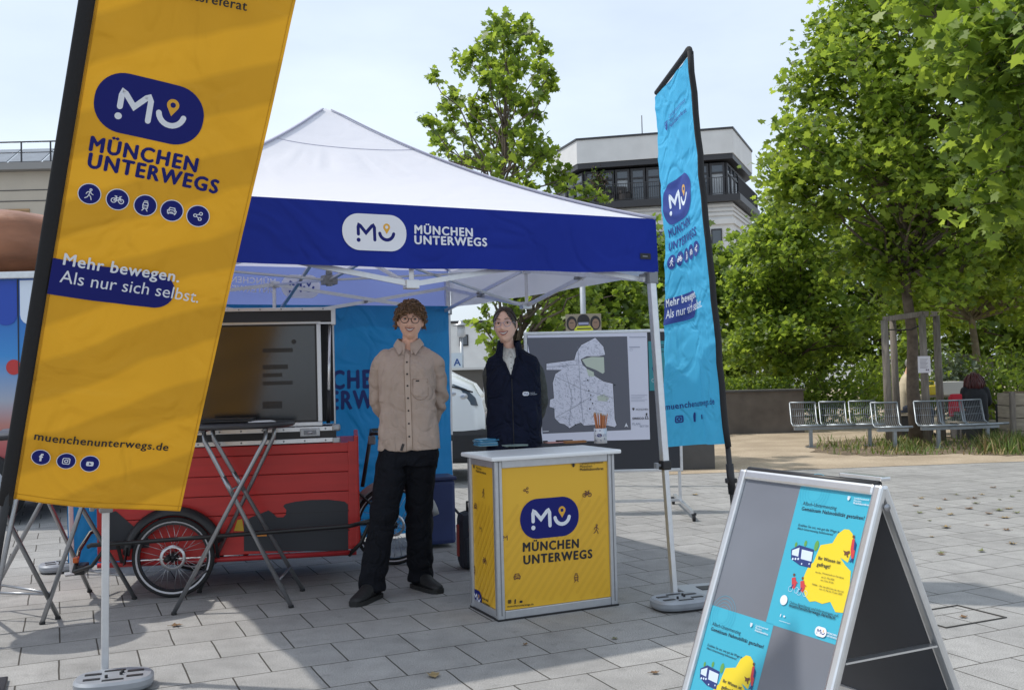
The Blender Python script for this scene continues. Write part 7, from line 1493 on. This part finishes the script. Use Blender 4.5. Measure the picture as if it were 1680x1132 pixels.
# ---- the woman behind the counter
WO = Vector((.005, 6.50, 0)); wom = thing('person', 'person in navy vest with clear glasses and tied dark hair standing behind the yellow counter', 'person', tuple(WO), 0)
HMw = Matrix.Translation((-.045, -.035, 1.672))@Euler((R_(2), R_(-2), R_(-10))).to_matrix().to_4x4()@Matrix.Scale(.96, 4)
def woman_build():
    t = wom; c0 = -.0; g_ = head_grid(.96); b = MB(); add_head(b, HMw, SKIN_L, .96)
    for sx in (-1, 1): b.sph(HMw@Vector((sx*.073, .012, .0)), (.009, .018, .029), SKIN_L, 10, 8)
    b.tube([(-.045, .012, 1.63), (-.035, .016, 1.54), (-.01, .018, 1.45)], [.042, .043, .060], SKIN_L, 16)
    rings(b, [(c0, .01, .92, .15, .1), (c0, .01, 1.1, .125, .085), (c0, .01, 1.28, .15, .1), (c0, .01, 1.4, .15, .085), (c0, .015, 1.46, .1, .06)], SKIN_L); sh = {}
    for sx in (-1, 1):
        S0 = Vector((c0+sx*.140, .02, 1.40)); E0 = Vector((c0+sx*(.180 if sx > 0 else .135), .10, 1.15)); W0 = Vector((c0+sx*.085, .19, .96)); sh[sx] = (S0, E0, W0); limb(b, [S0+Vector((-sx*.03, 0, -.02)), E0, W0], [.032, .032, .024], SKIN_L); hand(b, W0, Vector((-sx*.85, .06, -.3)), Vector((0, -.4 if sx > 0 else .4, .6)), SKIN_L, sx)
    HIP = {s_: Vector((c0+s_*.085, .01, .90)) for s_ in (-1, 1)}; KN = {s_: Vector((c0+s_*.09, -.01, .49)) for s_ in (-1, 1)}; AN = {s_: Vector((c0+s_*.095, .02, .085)) for s_ in (-1, 1)}
    for sx in (-1, 1): limb(b, [HIP[sx], KN[sx], AN[sx]], [.085, .055, .036], SKIN_L); limb(b, [AN[sx]+Vector((0, 0, -.03)), AN[sx]+Vector((sx*.01, -.12, -.05))], [.033, .028], SKIN_L)
    _, fb = skin_over(b, 'body', t, .005, SKIN_L, 1); DBR = mat('hair_dark', (.045, .026, .017), .38, island=.4)
    face(t, HMw, g_, LIP2, DBR, .030, .012, .005, .040, fb); glasses(t, HMw, g_, mat('glasses_clear', (.45, .38, .45), .15), .0225, .0017)
    b = MB(); rd = random.Random(8)
    for j in range(NT):
        for i in range(NA):
            p = g_[j][i]; d = Vector((p.x/.072, p.y/.094, p.z/.118)).normalized()
            ok = d.z > .80-1.0*abs(d.x)**1.6 if d.y < -.05 else (d.z > -.12 if d.y < .25 else d.z > -.62)
            if ok: b.add([HMw@(g_[q][w % NA]*1.045) for q, w in ((j, i), (j+1, i), (j+1, i+1), (j, i+1))], [(0, 1, 2, 3)], DBR, True)
    bun = Vector((.0, .125, -.045))
    for sx in (-1, 1):
        for k in range(120):
            u = rd.random(); st = Vector((sx*.004, -.70+1.2*u, .74+.26*math.sin(PI*min(1, u+.25)))).normalized(); mid = Vector((sx*rd.uniform(.86, 1.0), rd.uniform(-.28, .25)+.3*u, rd.uniform(-.05, .62)*(1-.1*u)+.05)).normalized(); en = Vector((sx*.25, 1, -.42)).normalized(); pts = []
            for q in range(13):
                s_ = q/12; d = ((1-s_)**2*st+2*s_*(1-s_)*mid*1.25+s_**2*en).normalized(); pts.append(HMw@(Vector((d.x*.0745, d.y*.097, d.z*.121))*(1.045+.02*math.sin(PI*s_))))
            pts.append(HMw@bun); b.tube(pts, [.002]+[.0042]*11+[.004, .004], DBR, 5)
    b.sph(HMw@bun, (.036, .03, .034), DBR, 14, 10); 
    for k in range(26): a_ = k*.62; b.tube([HMw@(bun+Vector((.034*math.cos(a_+q*.5), .012*math.sin(q)+.015, .034*math.sin(a_+q*.5)))) for q in range(5)], .006, DBR, 5)
    b.build('hair', t, world=False)
    KNIT = mat('grey_green_knit', (.075, .078, .07), .95, bump=1.2, bs=70, var=.15, vs=25); b = MB(); rings(b, [(c0, .01, .93, .16, .105), (c0, .01, 1.1, .15, .1), (c0, .01, 1.3, .155, .108), (c0, .012, 1.41, .14, .09)], KNIT)
    for sx in (-1, 1): S0, E0, W0 = sh[sx]; limb(b, [S0+Vector((-sx*.02, 0, 0)), S0+Vector((sx*.012, 0, -.03)), E0, W0], [.05, .052, .050, .040], KNIT, 16)
    skin_over(b, 'sweater', t, .009, KNIT, 2, lambda v: .005*mknoise(v, (9, 9, 5), 2)+.003*math.sin(v.z*60+3*mknoise(v, (4, 4, 4), 1))*gs(v.z-1.15, .1))
    VST = mat('navy_vest', (.007, .010, .026), .85, spec=.2, fold=.014, fs=6, var=.15, vs=5, bump=.25, bs=60); b = MB()
    rings(b, [(c0-.004, .01, .84, .185, .135), (c0-.004, .01, .95, .182, .132), (c0-.004, .01, 1.1, .176, .126), (c0-.003, .006, 1.26, .176, .132), (c0-.002, .006, 1.36, .180, .124), (c0-.002, .012, 1.425, .178, .104), (c0-.004, .018, 1.47, .158, .084), (c0-.008, .02, 1.50, .11, .07), (c0-.012, .02, 1.525, .075, .062)], VST, 40, 2.25)
    def vf(v): return -.006*max(0, 1-6*abs(mknoise(v, (4, 4, 3), 27)))+.007*mknoise(v, (6, 6, 3), 7)+.004*mknoise(v, (14, 14, 9), 3)+.005*math.sin((v.z+.5*abs(v.x))*34)*gs(v.z-1.05, .1)
    vo, bv = skin_over(b, 'vest', t, .008, VST, 2, vf); b = MB(); cc = Vector((-.024, .010, 1.532))
    def cr_(a, k): fr_ = max(0, -math.sin(a)); return cc+Vector((lerp(.064, .082, 1-k)*1.1*math.cos(a), lerp(.062, .078, 1-k)*math.sin(a)-.012*fr_, lerp(-.045, .046, k)-.03*fr_**2))
    A0 = [R_(-54+288*i/40) for i in range(41)]; n = 41
    for o_ in (0, .008): b.add([cr_(a, 0)*1+(cr_(a, 0)-cc)*o_ for a in A0]+[cr_(a, 1)+(cr_(a, 1)-cc)*o_*4 for a in A0], [(i, i+1, n+i+1, n+i) for i in range(n-1)], VST, True)
    for sx, a in ((1, R_(-54)), (-1, R_(-126))):
        p0, p1 = cr_(a, 1), cr_(a, 0); q = conform(bv, [(-.012, 1.335)], .004)[0]; q2 = conform(bv, [(c0+sx*.07, 1.40)], .004)[0]; b.tube([p0, p1.lerp(q, .05)+Vector((0, -.012, 0)), p1.lerp(q, .5)+Vector((0, -.012, 0)), q], .007, VST, 8)
    b.build('collar', vo, world=False)
    b = MB(); b.tube(conform(bv, [(-.012+.004*k, z) for k, z in zip(np.linspace(0, 1, 24), np.linspace(1.34, .86, 24))], .002), .0035, mat('zip_dark', (.006, .006, .01), .5), 5); b.build('zip', vo, world=False)
    BLO = mat('white_blouse', (.62, .62, .58), .7, bump=.3, bs=60, var=.1, vs=40); b = MB(); rows = []
    for z, hw in ((1.525, .054), (1.50, .056), (1.47, .05), (1.43, .036), (1.39, .019), (1.35, .004)):
        yv_ = conform(bv, [(-.014, min(z, 1.49))], .007)[0].y+max(0, z-1.49)*.6; rows.append([Vector((-.018+hw*u*(1 if u < 0 else .85), yv_+.012*u*u, z)) for u in (-1, -.5, 0, .5, 1)])
    V = [p for q in rows for p in q]; b.add(V, [(j*5+i, (j+1)*5+i, (j+1)*5+i+1, j*5+i+1) for j in range(5) for i in range(4)], BLO, True)
    for sx in (-1, 1):
        q0 = Vector((-.018+sx*.005, rows[1][2].y-.006, 1.508)); q1 = Vector((-.018+sx*.047, rows[0][0].y+.012, 1.548)); q2 = Vector((-.018+sx*.05, rows[1][0].y-.004, 1.49)); q3 = Vector((-.018+sx*.026, rows[2][2].y-.01, 1.462)); b.add([q0, q1, q2, q3], [(0, 1, 2, 3) if sx < 0 else (3, 2, 1, 0)], BLO); b.tube([q0, q3, q2], .0016, BLO, 5)
    for z in (1.465, 1.43, 1.395): p = conform(bv, [(-.014, z)], .004)[0]; b.box(p, (.006, .003, .012), INK)
    b.build('blouse', t, world=False)
    fr = Frame((.045, conform(bv, [(.08, 1.235)], .004)[0].y, 1.235), (1, 0, 0), (0, 0, 1)); fr.wave = lambda u, v: -(conform(bv, [(.045+u, 1.235+v)], .003)[0].y-fr.O.y); fr.step = .02; b = MB(); a = Art(b, fr, .001); a.logo((.03, .0), .026, WPR, NAVY, NAVY); a.text('MÜNCHEN', (.058, .002), (.088, .002), WPR, .03); a.text('UNTERWEGS', (.058, -.008), (.1, -.008), WPR, .03); b.build('chest_print', vo, world=False)
    TRM = mat('dark_jeans', (.015, .017, .03), .85, bump=.3, bs=120); b = MB(); rings(b, [(c0, .012, .97, .16, .105), (c0, .012, .88, .185, .125), (c0, .012, .8, .18, .12)], TRM, 30)
    for sx in (-1, 1): limb(b, [HIP[sx]+Vector((0, 0, -.03)), KN[sx], AN[sx]], [.1, .072, .056], TRM, 18)
    skin_over(b, 'trousers', t, .010, TRM, 2, lambda v: .004*mknoise(v, (8, 8, 3), 4))
    for sx in (-1, 1): b = MB(); shoe(b, Vector((AN[sx].x, AN[sx].y-.07, 0)), sx*.15, MATS['black_shoe'], MATS['shoe_sole'], .26); b.build('shoe', t, world=False)
woman_build()

# ---- small seated figures in the distance
def sitter(label, loc, rz, topm, legm, hairm, H=1.34, seat=.42, longhair=False, lean=.1):
    t = thing('person', label, 'person', loc, rz); k = H/1.34; b = MB(); HM_ = Matrix.Translation((0, -.06-lean*1.0, (1.22)*k))@Euler((R_(12), 0, 0)).to_matrix().to_4x4()@Matrix.Scale(.97, 4); g_ = add_head(b, HM_, SKIN)
    tz = lambda z, y: Vector((0, y-lean*max(0, (z-seat)/.6), z*k))
    b.tube([HM_@Vector((0, .01, -.07)), tz(1.0, .0)], [.05, .06], SKIN, 12); rings(b, [(0, 0, seat*k+.02, .15, .11), (0, -lean*.4, .75*k, .15, .1), (0, -lean*.8, .98*k, .15, .085), (0, -lean, 1.05*k, .07, .05)], SKIN); L = {}
    for sx in (-1, 1):
        h_ = Vector((sx*.09, -.02, seat*k+.05)); kn = Vector((sx*.12, -.44, seat*k+.06)); an = Vector((sx*.12, -.42, .08)); S0 = tz(.98, 0)+Vector((sx*.17, 0, 0)); E0 = tz(.72, -.02)+Vector((sx*.22, -.04, 0)); W0 = Vector((sx*.1, -.33, seat*k+.2)); L[sx] = (h_, kn, an, S0, E0, W0); limb(b, [h_, kn, an], [.08, .06, .04], SKIN, 10); limb(b, [S0, E0, W0], [.05, .04, .027], SKIN, 10); hand(b, W0, (0, -.8, -.4), (0, 0, -1), SKIN, sx)
    skin_over(b, 'body', t, .009, SKIN, 1); face(t, HM_, g_, LIP, hairm, .02, .002); b = MB(); rings(b, [(0, 0, seat*k, .17, .13), (0, -lean*.3, .65*k, .175, .13), (0, -lean*.7, .9*k, .185, .115), (0, -lean*.85, 1.0*k, .15, .09), (0, -lean, 1.06*k, .075, .06)], topm)
    for sx in (-1, 1): h_, kn, an, S0, E0, W0 = L[sx]; limb(b, [S0, E0, W0], [.07, .06, .045], topm, 12)
    skin_over(b, 'jacket', t, .014, topm, 2, lambda v: .008*mknoise(v, (7, 7, 6), 3)); b = MB(); rings(b, [(0, 0, seat*k-.04, .17, .14), (0, 0, seat*k+.1, .16, .12)], legm)
    for sx in (-1, 1): h_, kn, an, S0, E0, W0 = L[sx]; limb(b, [h_, kn, an], [.1, .08, .065], legm, 12)
    skin_over(b, 'trousers', t, .014, legm, 2)
    for sx in (-1, 1): b = MB(); shoe(b, L[sx][2]*Vector((1, 1, 0)) if False else Vector((L[sx][2].x, L[sx][2].y-.07, 0)), 0, MATS['black_shoe'], MATS['shoe_sole']); b.build('shoe', t, world=False)
    b = MB(); rd = random.Random(3)
    for j in range(NT):
        for i in range(NA):
            p = g_[j][i]; d = Vector((p.x/.075, p.y/.094, p.z/.118)).normalized()
            if (d.z > .45 if d.y < -.4 else d.z > (-.6 if d.y > .1 else .0)): b.add([HM_@(g_[q][w % NA]*1.1) for q, w in ((j, i), (j+1, i), (j+1, i+1), (j, i+1))], [(0, 1, 2, 3)], hairm, True)
    if longhair:
        for k_ in range(130):
            a_ = rd.uniform(-.25, PI+.25); p = HM_@Vector((.085*math.cos(a_), .1*math.sin(a_), rd.uniform(-.03, .09))); q = p+Vector((.05*math.cos(a_)+rd.gauss(0, .02), .05*max(.2, math.sin(a_)), -rd.uniform(.2, .38))); b.tube([p, p.lerp(q, .4)+Vector((.03*math.cos(a_), .03*math.sin(a_), .02)), q], [.014, .016, .006], hairm, 5)
    b.build('hair', t, world=False); return t
CRM = mat('cream_jacket', (.55, .47, .34), .8, bump=.3, bs=20); JN = mat('blue_grey_trousers', (.06, .07, .1), .8); HG = mat('hair_grey', (.35, .33, .31), .6); HR = mat('hair_dark_red', (.075, .014, .014), .5, island=.4); BLKJ = mat('black_jacket', (.014, .015, .02), .8, bump=.3, bs=20)
p = P(1480, 640, 18.3); sitter('person in cream jacket sitting in profile, partly behind the staked tree trunk', (p.x, 18.3, 0), R_(80), CRM, JN, HG, 1.46, .45, False, .1)
p = P(1603, 640, 17.6); w2 = sitter('person with long dark red hair sitting with their back turned behind the wire seats', (p.x, 17.6, 0), R_(168), BLKJ, BLKJ, HR, 1.14, .40, True, .16)
p = P(818, 640, 22.0); sitter('small person in dark jacket sitting far behind the white van, left of the navy vest', (p.x, 22.0, 0), R_(60), BLKJ, BLKJ, mat('hair_auburn', (.2, .08, .03), .6), 1.25, .42, False, .12)
def seatblock(x, y, z, w, d, label, m): b = MB(); b.box((x, y, z/2), (w, d, z), m, bev=.015); b.box((x, y, z+.012), (w+.06, d+.06, .02), pw_, bev=.005); b.build('seat_block', label=label, cat='seat')
p = P(1486, 640, 18.3); seatblock(p.x, 18.3, .40, .5, .5, 'low block seat under the person in the cream jacket', DK); p = P(1603, 640, 17.62); seatblock(p.x, 17.62, .28, .8, .45, 'low block seat under the person with red hair', DK); p = P(818, 640, 22); seatblock(p.x, 22, .36, .5, .45, 'low block seat under the distant dark clothed person', DK)
p = P(1650, 690, 17.2); t = thing('handbag', 'black bag hanging at the right end of the wire seats', 'bag', (p.x, 17.2, 0)); b = MB(); zb = P(1650, 694, 17.2).z; b.box((p.x, 17.2, zb+.17), (.3, .16, .34), BLKJ, .1, bev=.05); b.build('bag_body', t); b = MB(); b.tube([(p.x-.1, 17.2, zb+.33), (p.x-.06, 17.2, zb+.5), (p.x+.06, 17.2, zb+.5), (p.x+.1, 17.2, zb+.33)], .012, BLKJ, 6); b.build('handle', t)
